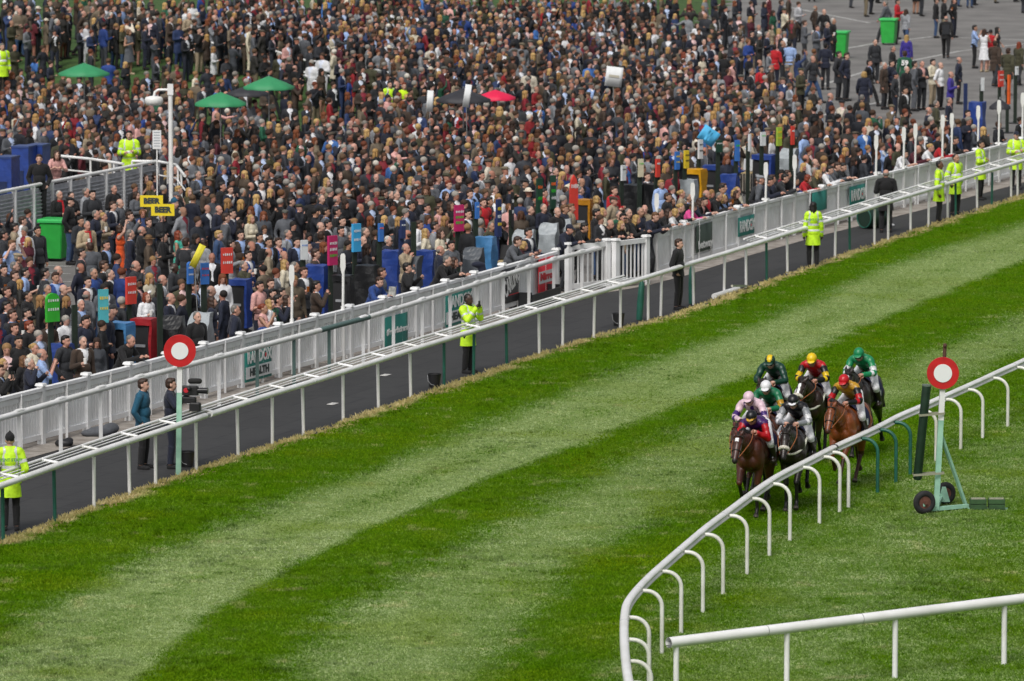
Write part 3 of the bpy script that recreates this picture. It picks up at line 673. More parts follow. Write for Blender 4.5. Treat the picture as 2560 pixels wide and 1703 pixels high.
def person_prims(pose, female=False, clothed=0.0, headless=False, lod=0):
    p = POSES[pose]; lean = p.get('lean', 0); step = p.get('step', 0); q = clothed
    hip = V3((-.12*(lean > 0), 0, .93)); RL = Matrix.Rotation(lean, 3, 'Y')
    def T(x, y, z): return hip + RL @ V3((x, y, z-.93))   # torso-frame point given as if upright
    sw = .165 if female else .185
    mb = MB(); S = []
    def cap(n, a, b, ra, rb, m=None): mb.cap(a, b, ra, rb, 8 if lod else 12); S.append((n, tuple(a), tuple(b), (ra+rb)/2))
    mb.ell(T(-.01, 0, .95), (.115+q, .165+q, .13), RL); mb.ell(T(0, 0, 1.11), (.105+q, .14+q, .16), RL)
    mb.ell(T(.0, 0, 1.31), (.115+q, .165+q, .19), RL); mb.cap(T(-.015, -sw+.03, 1.425), T(-.015, sw-.03, 1.425), .063+q*.6); mb.cap(T(-.02, -.06, 1.46), T(-.02, .06, 1.46), .05+q*.5)
    if female: mb.ell(T(.085, .065, 1.27), (.055+q, .06, .06), RL); mb.ell(T(.085, -.065, 1.27), (.055+q, .06, .06), RL)
    else: mb.ell(T(.06, 0, 1.10), (.07+q, .12, .12), RL)
    S.append(('torso', tuple(T(0, 0, 1.02)), tuple(T(0, 0, 1.40)), .14)); S.append(('torso', tuple(T(0, -.13, 1.40)), tuple(T(0, .13, 1.40)), .07)); S.append(('pelvis', tuple(T(0, -.06, .93)), tuple(T(0, .06, .93)), .13))
    nb = T(-.005, 0, 1.45); hc0 = T(.02, 0, 1.625); hy = 0
    hp = lean*.75 - p.get('hp', 0) if lean else 0
    cap('neck', nb, nb+(hc0-nb)*.55, .058, .054)
    HM = Matrix.Translation(hc0) @ Matrix.Rotation(lean-hp, 4, 'Y')
    if not headless:
        Hr = HM.to_3x3(); h = lambda x, y, z: HM @ V3((x, y, z))
        mb.ell(h(-.012, 0, .025), (.098, .077, .098), Hr); mb.ell(h(.022, 0, -.035), (.072, .062, .085), Hr); mb.cap(h(.055, .0, -.088), h(.03, 0, -.085), .026, .04)
        if not lod:
            mb.cap(h(.088, 0, .01), h(.104, 0, -.028), .010, .016); mb.ell(h(-.01, .078, -.01), (.02, .012, .032), Hr); mb.ell(h(-.01, -.078, -.01), (.02, .012, .032), Hr); mb.cap(h(.078, -.035, .028), h(.078, .035, .028), .013)
        S.append(('head', tuple(h(0, 0, .03)), tuple(h(.02, 0, -.06)), .08))
    wr = {}
    for sgn, key in ((1, 'l'), (-1, 'r')):
        e, w_ = p[key]; sh = T(-.01, sgn*sw, 1.405)
        E = sh + RL @ V3((e[0], sgn*e[1], e[2])); W = sh + RL @ V3((w_[0], sgn*w_[1], w_[2]))
        k = .88 if female else 1
        cap('uparm', sh, E, (.055*k)+q*.7, (.043*k)+q*.7); cap('forearm', E, W, (.042*k)+q*.7, (.029*k)+q*.6); wr[key] = (E, W)
        if lod: mb.cap(W, W+(W-E).normalized()*.09, .03, .035, 6); S.append(('hand', tuple(W+(W-E).normalized()*.04), tuple(W+(W-E).normalized()*.12), .03))
        st = step*sgn; hj = hip+V3((0, sgn*.092, -.02)); kn = V3((.02+st*.75+max(0, -st)*.25, sgn*.10, .50)); an = V3((-.02+st*1.35, sgn*.105, .09 + max(0, -st)*.25))
        if lean and sgn < 0: kn.x += .10; an.x += .02
        cap('thigh', hj, kn, .088+q*.6, .058+q*.8); cap('calf', kn, an, .056+q*.9, .04+q*.9)
        mb.cap(an+V3((-.02, 0, -.045)), an+V3((.15, sgn*.02, -.052)), .042, .036, 8); S.append(('foot', tuple(an+V3((-.02, 0, -.05))), tuple(an+V3((.15, sgn*.02, -.055))), .04))
    return mb, S, HM, wr, T, RL, hip
def skirt(T, z0, z1, a0, a1, b0, b1, flare=0, n=20, kn=0):
    mb = MB(); path = []; vs = []; K = 4
    for k in range(K+1):
        f = k/K; z = z0+(z1-z0)*f
        for i in range(n):
            a = 2*PI*i/n; r = 1+flare*math.sin(a*6)*f
            vs.append(T((a0+(a1-a0)*f)*math.cos(a)*r, (b0+(b1-b0)*f)*math.sin(a)*r, z))
    mb.add(vs, [(k*n+i, (k+1)*n+i, (k+1)*n+(i+1) % n, k*n+(i+1) % n) for k in range(K) for i in range(n)], True); return mb.mesh()
TEMPL = {}
def template(pose, female=False):
    key = (pose, female)
    if key in TEMPL: return TEMPL[key]
    mb, S, HM, wr, T, RL, hip = person_prims(pose, female)
    me = blob(mb, .0165, 2)
    v, f = arr(me); D = np.stack([dseg(v, a, b)-r for n_, a, b, r in S]); lab = [S[i][0] for i in D.argmin(0)]
    # torso-frame coordinates
    inv = np.array(RL.transposed()); lc = (v-np.array(hip))@inv.T + np.array([0, 0, .93])
    top = np.array([l in ('torso', 'pelvis', 'uparm', 'forearm') for l in lab]) | np.array([l == 'neck' for l in lab]) & (lc[:, 2] < 1.475)
    top &= ~((np.array(lab) == 'pelvis') & (lc[:, 2] < .86))
    legs = np.array([l in ('thigh', 'calf', 'pelvis') for l in lab]) | (np.array([l == 'torso' for l in lab]) & (lc[:, 2] < 1.0))
    foot = np.array([l == 'foot' for l in lab]) | (np.array([l == 'calf' for l in lab]) & (v[:, 2] < .10))
    tors = np.array([l in ('torso', 'neck') for l in lab])
    vee = tors & (lc[:, 0] > .02) & (lc[:, 2] > 1.15) & (np.abs(lc[:, 1]) < .002+.058*np.clip((lc[:, 2]-1.15)/.30, 0, 1))
    vee |= tors & (lc[:, 2] > 1.475) & (lc[:, 2] < 1.50)
    t = {'HM': HM, 'wr': wr, 'T': T, 'RL': RL}
    topo = top & ~vee
    t['jacket'] = join_mesh([(shell(me, topo, .022), 0, None), (skirt(T, 1.0, .80, .128, .158, .170, .200), 0, None)])
    t['shirt'] = shell(me, tors & (lc[:, 2] > 1.0) & (lc[:, 0] > -.02) & (np.abs(lc[:, 1]) < .15) & (lc[:, 2] < 1.50) & ((lc[:, 2] < 1.45) | True), .010)
    t['closed'] = join_mesh([(shell(me, top, .022), 0, None), (skirt(T, 1.0, .83, .128, .152, .170, .192), 0, None)])
    t['coat'] = join_mesh([(shell(me, top, .030), 0, None), (skirt(T, 1.06, .62, .126, .168, .166, .205, .04), 0, None)])
    t['top'] = join_mesh([(shell(me, top & (np.array([l != 'forearm' for l in lab])), .014), 0, None), (skirt(T, 1.0, .88, .124, .142, .165, .182), 0, None)])
    t['dress'] = join_mesh([(shell(me, top & np.array([l not in ('forearm', 'uparm') for l in lab]), .014), 0, None), (skirt(T, 1.07, .50, .108, .20, .145, .235, .05), 0, None)])
    t['trousers'] = shell(me, legs & ~foot, np.where(v[:, 2] < .45, .022, .014)); t['shoes'] = shell(me, foot, .012)
    # belts of reflective tape for high-visibility coats
    bands = top & (((np.abs(lc[:, 2]-1.16) < .035) | (np.abs(lc[:, 2]-1.0) < .03)) & np.array([l in ('torso', 'pelvis') for l in lab]) | (np.array([l == 'torso' for l in lab]) & (np.abs(np.abs(lc[:, 1])-.10) < .026) & (lc[:, 2] > 1.16)))
    for i, (n_, a, b, r) in enumerate(S):
        if n_ in ('forearm', 'uparm'):
            a_ = np.array(a); d = np.array(b)-a_; tt = ((v-a_)@d)/(d@d); bands |= (np.array(lab) == n_) & (D.argmin(0) == i) & (np.abs(tt-.55) < .12)
    t['bands'] = shell(me, bands, .034)
    c = T(.142, 0, 1.28); tb = MB(); zt = 1.42; pts_ = []
    tb.add([T(.118, -.022, 1.43), T(.118, .022, 1.43), T(.152, .03, 1.18), T(.150, 0, 1.12), T(.152, -.03, 1.18)], [(0, 1, 2, 3, 4)])
    t['tie'] = tb.mesh()
    # face details and hands join the one body mesh
    fx = MB(); h = lambda x, y, z: HM @ V3((x, y, z)); Hr = HM.to_3x3()
    for s_ in (1, -1): fx.ell(h(.083, s_*.03, .008), (.007, .013, .008), Hr, 8, 5); fx.cap(h(.086, s_*.016, .030), h(.078, s_*.046, .030), .005, .004, 5)
    mo = MB(); mo.cap(h(.086, -.02, -.062), h(.086, .02, -.062), .006, .006, 5)
    hm = MB()
    for k_, s_ in (('l', 1), ('r', -1)):
        E, W = wr[k_]; d = (W-E).normalized(); pn = V3((0, -s_, 0)) if pose in ('both', 'phone', 'camera', 'cross', 'chin', 'wave', 'up') or (pose == 'cup' and s_ < 0) else V3((.2, -s_, 0))
        if pose == 'lean': pn = V3((0, 0, -1))
        hand_mesh(hm, W-d*.01, d, pn, -s_, .9 if pose in ('cup', 'phone', 'both', 'camera') else .5)
    t['body'] = join_mesh([(me, 0, None), (hm.mesh(), 0, None), (fx.mesh(), 1, None), (mo.mesh(), 2, None)])
    t['hold'] = wr['r'][1] + (wr['r'][1]-wr['r'][0]).normalized()*.08
    TEMPL[key] = t; return t
# hair and headgear, in head coordinates (+X is the face)
def _hair():
    out = {}
    def mk(f, vox=.018, sm=2, bump=.006):
        mb = MB(); f(mb); me = blob(mb, vox, sm); v = np.empty(len(me.vertices)*3, 'f'); me.vertices.foreach_get('co', v); n = vnormals(me); v = v.reshape(-1, 3)
        k = bump*(np.sin(v[:, 0]*90+v[:, 1]*70)+np.sin(v[:, 2]*80-v[:, 1]*110))*.5; v = v+n*k[:, None]; me.vertices.foreach_set('co', v.ravel().astype('f')); me.update(); return me
    out['short'] = mk(lambda m: (m.ell((-.026, 0, .048), (.098, .085, .090)), m.ell((-.045, 0, .0), (.075, .083, .085)), m.ell((.035, 0, .10), (.05, .065, .03))))
    out['crop'] = mk(lambda m: (m.ell((-.028, 0, .046), (.092, .080, .085)), m.ell((-.045, 0, .0), (.07, .078, .07))), bump=.002)
    out['rim'] = mk(lambda m: (m.ell((-.055, 0, .0), (.062, .083, .060)), m.ell((-.03, .062, .01), (.05, .024, .04)), m.ell((-.03, -.062, .01), (.05, .024, .04))), bump=.002)
    out['long'] = mk(lambda m: (m.ell((-.03, 0, .045), (.103, .092, .092)), m.ell((-.07, 0, -.07), (.055, .10, .15)), m.ell((-.075, 0, -.17), (.05, .095, .12)), m.ell((.0, .082, -.06), (.04, .024, .12)), m.ell((.0, -.082, -.06), (.04, .024, .12))), .02, 2, .01)
    out['bob'] = mk(lambda m: (m.ell((-.03, 0, .045), (.106, .097, .095)), m.ell((-.05, 0, -.04), (.075, .105, .085)), m.ell((.02, .085, -.02), (.035, .022, .07)), m.ell((.02, -.085, -.02), (.035, .022, .07))), .02, 2, .009)
    out['bun'] = mk(lambda m: (m.ell((-.028, 0, .046), (.098, .086, .088)), m.ell((-.12, 0, .04), (.05, .05, .05))))
    out['flatcap'] = mk(lambda m: (m.ell((-.02, 0, .085), (.125, .10, .045), Matrix.Rotation(.12, 3, 'Y')), m.ell((.09, 0, .066), (.06, .065, .012), Matrix.Rotation(.2, 3, 'Y')), m.ell((-.05, 0, .03), (.07, .082, .06))), .014, 2, .001)
    out['cap'] = mk(lambda m: (m.ell((-.018, 0, .055), (.103, .087, .080)), m.ell((.11, 0, .045), (.07, .065, .010), Matrix.Rotation(.15, 3, 'Y'))), .013, 1, 0)
    out['beanie'] = mk(lambda m: (m.ell((-.022, 0, .058), (.106, .092, .098)), m.cap((-.02, 0, .15), (-.02, 0, .165), .022)), .016, 1, .004)
    out['brim'] = mk(lambda m: (m.ell((-.015, 0, .085), (.095, .082, .07)), m.ell((-.01, 0, .058), (.17, .15, .010))), .012, 1, 0)
    out['fascinator'] = mk(lambda m: (m.ell((.02, .05, .125), (.05, .06, .03), Matrix.Rotation(.4, 3, 'X')), m.cap((.0, .05, .14), (-.06, .12, .24), .012, .004), m.cap((.02, .06, .14), (.03, .14, .22), .012, .004)), .010, 1, .003)
    return out
HAIR = _hair()
COL = dict(nv='161c30', bk='101013', ch='26282d', gr='54575d', lg='8d9095', bn='3b2d23', tn='9a8b74', ol='3d3c28', bl='21407e', lb='93acd8', wh='dcdde0', cr='cdc4ae', rd='b01420', mr='4c1424', pk='d3a09a', hp='d94a90', gn='17523a', tq='45b9a2', pu='352a86', yl='c9a92c', oj='d8541e', db='30486c', hv='c8f01c', te='15506a', bg='ad9c80')
CNAME = dict(nv='navy', bk='black', ch='charcoal', gr='grey', lg='light grey', bn='brown', tn='beige', ol='olive', bl='blue', lb='pale blue', wh='white', cr='cream', rd='red', mr='maroon', pk='pale pink', hp='bright pink', gn='dark green', tq='turquoise', pu='purple', yl='yellow', oj='orange', db='denim', hv='fluorescent yellow', te='teal', bg='sand')
def cloth(c): return mat('cloth_'+CNAME[c].replace(' ', '_'), COL[c], .85, .22, 14, bump=.25, bscale=40, sheen=.1)
HC = dict(k=('dark', '15100d'), b=('brown', '3a2417'), l=('light brown', '6b4a2e'), g=('grey', '77736e'), w=('white', 'c5c0b8'), y=('blond', 'b08f58'), r=('ginger', '7c3214'))
def hairm(k): return mat('hair_'+HC[k][0].replace(' ', '_'), HC[k][1], .6, .45, 22)
SKIN = [mat('skin_fair', (.56, .33, .25), .55, .15, 9), mat('skin_ruddy', (.52, .27, .20), .55, .2, 9), mat('skin_tan', (.42, .23, .155), .55, .15, 9), mat('skin_brown', (.16, .075, .045), .5, .15, 9), mat('skin_dark', (.055, .028, .02), .45, .15, 9)]
EYEM = mat('eye_dark', (.03, .02, .018), .3); LIP = mat('lip', (.30, .09, .075), .5)
CUPM = mat('paper_cup', (.78, .77, .74), .6); BEERM = mat('beer', (.25, .07, .01), .1); PAPER = mat('newsprint', (.62, .61, .58), .8, .4, 14, var2=(.3, .3, .3)); PHONE = mat('phone_black', (.015, .015, .018), .3)
def cup_mesh():
    m = MB(); m.cyl((0, 0, -.06), (0, 0, .06), .031, .042, 10); return m.mesh()
CUP = cup_mesh()
def phone_mesh(): m = MB(); m.box((0, 0, 0), (.01, .075, .14), bev=.01); return m.mesh()
PHM = phone_mesh()
def paper_mesh(): m = MB(); m.add([(-.02, -.15, -.1), (.06, 0, -.12), (-.02, .15, -.1), (-.0, .15, .13), (.08, 0, .11), (-.0, -.15, .13)], [(0, 1, 4, 5), (1, 2, 3, 4)]); return m.mesh()
PAPM = paper_mesh()
def make_person(loc, yaw, outfit='s', top='nv', shirt='wh', legs='ch', hair='k', style='short', pose='hang', skin=0, female=False, s=1.0, tie=None, cap=None, label='', group=None, extra=None, cat='person', turn=0):
    t = template(pose, female)
    B = mobj('person', t['body'], [SKIN[skin], EYEM, LIP]); B.location = loc; B.rotation_euler = (0, 0, yaw); B.scale = (s, s*rnd.uniform(.96, 1.08), s)
    tag(B, label, cat, group)
    M0 = None
    if outfit == 's':
        mobj('jacket', t['jacket'], cloth(top), B); mobj('shirt', t['shirt'], cloth(shirt), B)
        if tie: mobj('tie', t['tie'], cloth(tie), B)
    elif outfit == 'c': mobj('jacket', t['closed'], cloth(top), B)
    elif outfit == 'o': mobj('coat', t['coat'], cloth(top), B)
    elif outfit == 't': mobj('shirt', t['top'], cloth(top), B)
    elif outfit == 'd': mobj('dress', t['dress'], cloth(top), B)
    elif outfit == 'h':
        mobj('hi_vis_coat', t['coat'], HIVIS, B); mobj('reflective_tape', t['bands'], TAPE, B)
    if outfit != 'd': mobj('trousers', t['trousers'], cloth(legs), B)
    mobj('shoes', t['shoes'], cloth('bk' if outfit != 'd' else 'bg'), B)
    if style: mobj('hair', HAIR[style], hairm(hair), B, t['HM'])
    if cap:
        ck, cc = cap; nm = {'flatcap': 'flat_cap', 'cap': 'cap', 'beanie': 'woolly_hat', 'brim': 'hat', 'fascinator': 'fascinator'}[ck]; mobj(nm, HAIR[ck], cloth(cc), B, t['HM'])
    if pose == 'cup' and extra is None and outfit != 'h': extra = 'cup'
    held = None
    if extra:
        W = B.matrix_basis if False else Matrix.LocRotScale(V3(loc), Euler((0, 0, yaw)), V3((s, s, s)))
        pp = {'cup': (CUP, CUPM, 'paper_cup', 'cup'), 'beer': (CUP, BEERM, 'beer_cup', 'cup'), 'phone': (PHM, PHONE, 'phone', 'phone'), 'paper': (PAPM, PAPER, 'newspaper', 'newspaper')}[extra]
        loc_ = W @ (t['hold'] + V3((.03, .02, .05 if extra in ('cup', 'beer') else .04)))
        if extra == 'paper': loc_ = W @ (t['hold']+V3((.02, .10, .08)))
        held = mobj(pp[2], pp[0], pp[1]); held.location = loc_; held.rotation_euler = (0, 0, yaw); held['category'] = pp[3]; held['group'] = {'cup': 'paper cups held in the crowd', 'beer': 'beers held in the crowd', 'phone': 'phones held in the crowd', 'newspaper': 'newspapers held in the crowd'}[pp[3]] if False else pp[3]+'s held by spectators'
        held['label'] = {'cup': 'white paper cup in the hand of the ', 'beer': 'plastic glass of beer held by the ', 'phone': 'black phone held up by the ', 'paper': 'folded newspaper held by the '}[extra]+short_label(label)
    return B
def short_label(l): return ' '.join(l.split()[:8])
HIVIS = mat('hi_vis_yellow', (.58, .92, .02), .6, .30, 7, bump=.8, bscale=12); TAPE = mat('reflective_tape', (.55, .57, .58), .35)
# ------------------------------------------------------------------ racehorses and jockeys
FL = {'plant': [(.40, .95), (.43, .52), (.40, .15), (.47, .035)], 'reach': [(.50, .98), (.80, .66), (1.03, .33), (1.12, .22)], 'fold': [(.52, .92), (.80, .68), (.60, .38), (.50, .44)], 'trail': [(.36, .94), (.26, .50), (.0, .22), (-.10, .13)], 'lift': [(.48, .92), (.70, .58), (.64, .22), (.72, .12)]}
HL = {'plant': [(-.48, .98), (-.76, .56), (-.66, .16), (-.58, .035)], 'under': [(-.34, .95), (-.46, .55), (-.14, .22), (-.04, .10)], 'push': [(-.56, .94), (-.98, .64), (-1.14, .28), (-1.22, .17)], 'flex': [(-.42, .92), (-.78, .74), (-.62, .42), (-.72, .33)]}
def horse_mesh(legs, headlow=0.0, headturn=0.0, key=None):
    mb = MB(); S = []
    def cap(n, a, b, ra, rb, nn=12): mb.cap(a, b, ra, rb, nn); S.append((n, tuple(a), tuple(b), (ra+rb)/2))
    def ell(n, c, r, rot=None): mb.ell(c, r, rot, 16, 10); S.append((n, (c[0]-r[0]*.5, c[1], c[2]), (c[0]+r[0]*.5, c[1], c[2]), (r[1]+r[2])*.5))
    Y = lambda a: Matrix.Rotation(a, 3, 'Y')
    ell('trunk', (-.02, 0, 1.20), (.62, .275, .33)); ell('trunk', (.36, 0, 1.19), (.32, .245, .37), Y(-.25)); ell('trunk', (-.58, 0, 1.27), (.36, .265, .30)); ell('trunk', (-.30, 0, 1.32), (.5, .20, .22))
    ell('trunk', (.30, 0, 1.46), (.26, .075, .13), Y(.12)); ell('trunk', (-.52, 0, 1.42), (.3, .16, .14), Y(.1))
    for s in (1, -1):
        ell('trunk', (.46, s*.14, 1.16), (.20, .12, .31), Y(.35)); ell('trunk', (.58, s*.085, 1.06), (.10, .10, .15)); ell('trunk', (-.60, s*.15, 1.12), (.25, .125, .29), Y(-.2))
    poll = V3((1.27, headturn*.3, 1.70-headlow)); nb = V3((.52, 0, 1.32)); mid = V3((.92, headturn*.1, 1.56-headlow*.55))
    for k in range(7):
        f = k/6; a = nb.lerp(mid, f) if False else (nb*(1-f)**2+mid*2*f*(1-f)+poll*f*f); r = .265*(1-f)+.115*f
        mb.ell(a, (r*.62, .135*(1-f)+.072*f, r), Y(-.9+.3*f), 14, 9)
    S.append(('neck', tuple(nb), tuple(mid), .15)); S.append(('neck', tuple(mid), tuple(poll), .12))
    hd = V3((.30, headturn, -.42)).normalized(); mz = poll+hd*.50; hz = hd.cross(V3((0, 1, 0))).normalized(); HR = Matrix((hd, V3((0, 1, 0)), hd.cross(V3((0, 1, 0))))).transposed()
    if True:
        y = hd.cross(V3((0, 0, 1))).normalized()*-1; z = hd.cross(y).normalized(); HR = Matrix((hd, y, z)).transposed()
    fwd = (HR @ V3((0, 0, 1)));  # which side is the forehead?
    if fwd.x < 0: fwd = -fwd
    ell('head', poll+hd*.10-fwd*.02, (.16, .082, .115), HR); ell('head', poll+hd*.20-fwd*.05, (.13, .078, .115), HR); cap('head', poll+hd*.16, poll+hd*.46, .078, .052); ell('muzzle', poll+hd*.485-fwd*.012, (.075, .056, .062), HR)
    cap('muzzle', poll+hd*.40-fwd*.05, poll+hd*.50-fwd*.05, .035, .028)
    for s in (1, -1):
        yv = HR @ V3((0, s, 0)); b = poll+yv*.055+fwd*.02-hd*.04; mb.tube([b, b-hd*.07+yv*.015, b-hd*.155+yv*.01], [.032, .03, .004], 8)
        mb.ell(poll+hd*.14+yv*.075+fwd*.025, (.03, .014, .02), HR); mb.ell(poll+hd*.51+yv*.038+fwd*.01, (.02, .012, .016), HR)
        S.append(('ear', tuple(b), tuple(b-hd*.14), .02))
    feet = []
    for i, (s, L) in enumerate(zip((1, -1, 1, -1), legs)):
        P = (FL if i < 2 else HL)[L]; yy = s*(.155 if i < 2 else .15); J = [V3((x, yy*(1-.25*(k > 0)), z)) for k, (x, z) in enumerate(P)]
        rad = [.098, .052, .040, .043] if i < 2 else [.135, .058, .042, .045]
        top = V3((.44, s*.15, 1.12)) if i < 2 else V3((-.55, s*.15, 1.18))
        cap('upper', top, J[0], rad[0]*1.25, rad[0]); cap('gaskin', J[0], J[1], rad[0]*.92, rad[1]); mb.ell(J[1], (rad[1]*1.12,)*3); cap('cannon', J[1], J[2], rad[2], rad[2]*.82); mb.ell(J[2], (rad[3],)*3); cap('pastern', J[2], J[3], .033, .040)
        d = (J[3]-J[2]).normalized(); mb.tube([J[3]-d*.03, J[3]+d*.045], [.044, .062], 12); S.append(('hoof', tuple(J[3]), tuple(J[3]+d*.04), .04)); feet.append((J[2], J[3]))
    me = blob(mb, .016, 3); v, f = arr(me)
    D = np.stack([dseg(v, a, b)-r for n_, a, b, r in S]); lab = [S[i][0] for i in D.argmin(0)]
    fh = np.array(fwd); pl = np.array(poll); hdn = np.array(hd); yn = np.array(HR @ V3((0, 1, 0)))
    tt = (v-pl)@hdn; ff = (v-pl)@fh; sd = np.abs((v-pl)@yn)
    code = np.zeros(len(v), int); lab = np.array(lab)
    code[np.isin(lab, ['cannon', 'pastern', 'muzzle', 'ear'])] = 1; code[lab == 'hoof'] = 2
    code[(lab == 'gaskin') & (v[:, 2] < .62)] = 1
    blz = (lab == 'head') & (ff > .02) & (sd < .032) & (tt > .06) & (tt < .40); star = (lab == 'head') & (ff > .03) & (sd < .035) & (tt > .06) & (tt < .14)
    code[blz] = 4; code[star] = 3
    mi = [max(code[i] for i in q) if min(code[i] for i in q) > 0 or True else 0 for q in f]
    mi = [int(np.median([code[i] for i in q])) for q in f]
    me.polygons.foreach_set('material_index', mi)
    ey = MB()
    for s in (1, -1): ey.ell(poll+hd*.145+HR @ V3((0, s*.083, 0))+fwd*.028, (.02, .009, .014), HR)
    body = join_mesh([(me, None, None), (ey.mesh(), 5, None)])
    return dict(body=body, poll=poll, hd=hd, fwd=fwd, HR=HR, nb=nb, mid=mid, y=HR @ V3((0, 1, 0)), me=me, lab=lab)
LEATHER = mat('black_leather', (.02, .014, .011), .4); SHEEP = mat('sheepskin', (.72, .68, .58), .95, .2, 20, bump=1, bscale=90); NAVYC = mat('saddle_cloth_navy', (.008, .012, .06), .8); WEB = mat('white_webbing', (.62, .62, .52), .7)
COATS = {'bay': ('5a2c17', '1b0f0b'), 'darkbay': ('4a2012', '150d0b'), 'brown': ('2c1a14', '100c0b'), 'black': ('221915', '0f0c0b'), 'chestnut': ('85441c', '3c1d0e')}
def make_horse(loc, yaw, coat, legs, label, headlow=0, headturn=0, face=None, noseband=False, breast=False, s=1.0):
    h = horse_mesh(legs, headlow, headturn); c1, c2 = COATS[coat]
    C = mat('coat_'+coat, c1, .42, .5, 3.0, bump=.15, bscale=50, coat=.15); K = mat('points_'+coat, c2, .5, .2, 5)
    B = mobj('racehorse', h['body'], [C, K, mat('hoof_'+coat, (.05, .04, .032), .5), RIMW if face in ('star', 'blaze') else C, RIMW if face == 'blaze' else C, EYEM])
    B.location = loc; B.rotation_euler = (0, 0, yaw); B.scale = (s, s, s); tag(B, label, 'horse', 'horses galloping past the winning post')
    poll, hd, fw, HR, y = h['poll'], h['hd'], h['fwd'], h['HR'], h['y']
    def add(name, m, mt, parent=B): return m.build(name, mt, parent)
    MN = mat('mane_'+coat, c2, .75, .3, 30)
    m = MB(); nbk = V3((.36, 0, 1.56)); crest = [nbk, V3((.70, 0, 1.66-.3*headlow)), h['mid']+V3((.06, 0, .20)), poll+V3((-.04, 0, .10))]
    m.tube(smooth_poly(crest, 4), [.018+.016*math.sin(i*.9+1) for i in range(13)], 7); m.cap(poll+fw*.05-hd*.05, poll+fw*.075+hd*.08, .03, .012)
    for i in range(12):
        a = smooth_poly(crest, 4)[i]; m.cap(a, a+V3((-.06, .07+.02*math.sin(i*2.3), -.08)), .022, .008, 6)
    add('mane', m, MN)
    m = MB(); m.tube(smooth_poly([V3((-.88, 0, 1.40)), V3((-1.10, .02, 1.38)), V3((-1.35, .05, 1.12)), V3((-1.5, .08, .78))], 4), [.04+.045*math.sin(PI*min(1, i/10)) for i in range(13)], 8); add('tail', m, MN)
    # saddle cloth, saddle, girth
    m = MB(); vs = []; n = 14
    for i in range(2):
        x = (.22, -.42)[i]
        for k in range(n+1):
            a = -2.05+4.1*k/n; vs.append((x-.06*abs(a)*(1 if i == 0 else .3), .30*math.sin(a), 1.22+.34*math.cos(a)+(.02 if abs(a) < .3 else 0)))
    m.add(vs, [(k, k+1, n+2+k, n+1+k) for k in range(n)], True); sc = add('saddle_cloth', m, NAVYC)
    m = MB(); m.box((-.22, .292, 1.20), (.16, .012, .13)); m.build('number_patch', RIMW, sc)
    m = MB(); m.ell((-.08, 0, 1.58), (.24, .15, .05)); m.ell((.1, 0, 1.62), (.06, .06, .05)); sdl = add('saddle', m, LEATHER)
    for sg in (1, -1):
        q = MB(); q.cap((.0, sg*.24, 1.48), (.0, sg*.31, 1.08), .012, .012, 6); q.tube([V3((.0+.06*math.cos(a), sg*.315, 1.04+.06*math.sin(a))) for a in np.linspace(0, 2*PI, 13)], .009, 6); q.build('stirrup', STEEL, sdl)
    # bridle
    m = MB()
    def ringy(c, r1, r2, th=.011):
        m.tube([c+y*(r1*math.cos(a))+fw*(r2*math.sin(a)) for a in np.linspace(0, 2*PI, 19)], th, 6, False)
    ringy(poll+hd*.30-fw*.02, .083, .085); ringy(poll+hd*.03, .088, .095)
    for sg in (1, -1):
        m.cap(poll+hd*.02+y*sg*.09, poll+hd*.43+y*sg*.062, .008, .008, 5); m.ell(poll+hd*.43+y*sg*.066, (.02, .02, .02))
    add('bridle', m, LEATHER)
    m = MB()
    for sg in (1, -1):
        m.tube(smooth_poly([poll+hd*.43+y*sg*.065, h['mid']+V3((.15, sg*.17, -.02)), V3((.64, sg*.10, 1.64))], 4), .009, 6)
    add('reins', m, mat('tan_leather', (.28, .09, .03), .5))
    if noseband: m = MB(); m.tube([poll+hd*.32+y*(.075*math.cos(a))+fw*(.075*math.sin(a)) for a in np.linspace(-.3, PI+.3, 13)], .036, 8); m2 = add('noseband', m, SHEEP)
    if breast:
        m = MB(); m.tube(smooth_poly([V3((.25, .24, 1.36)), V3((.55, .225, 1.22)), V3((.72, .09, 1.12)), V3((.72, -.09, 1.12)), V3((.55, -.225, 1.22)), V3((.25, -.24, 1.36))], 4), .022, 6); add('breast_girth', m, WEB)
    return B, h
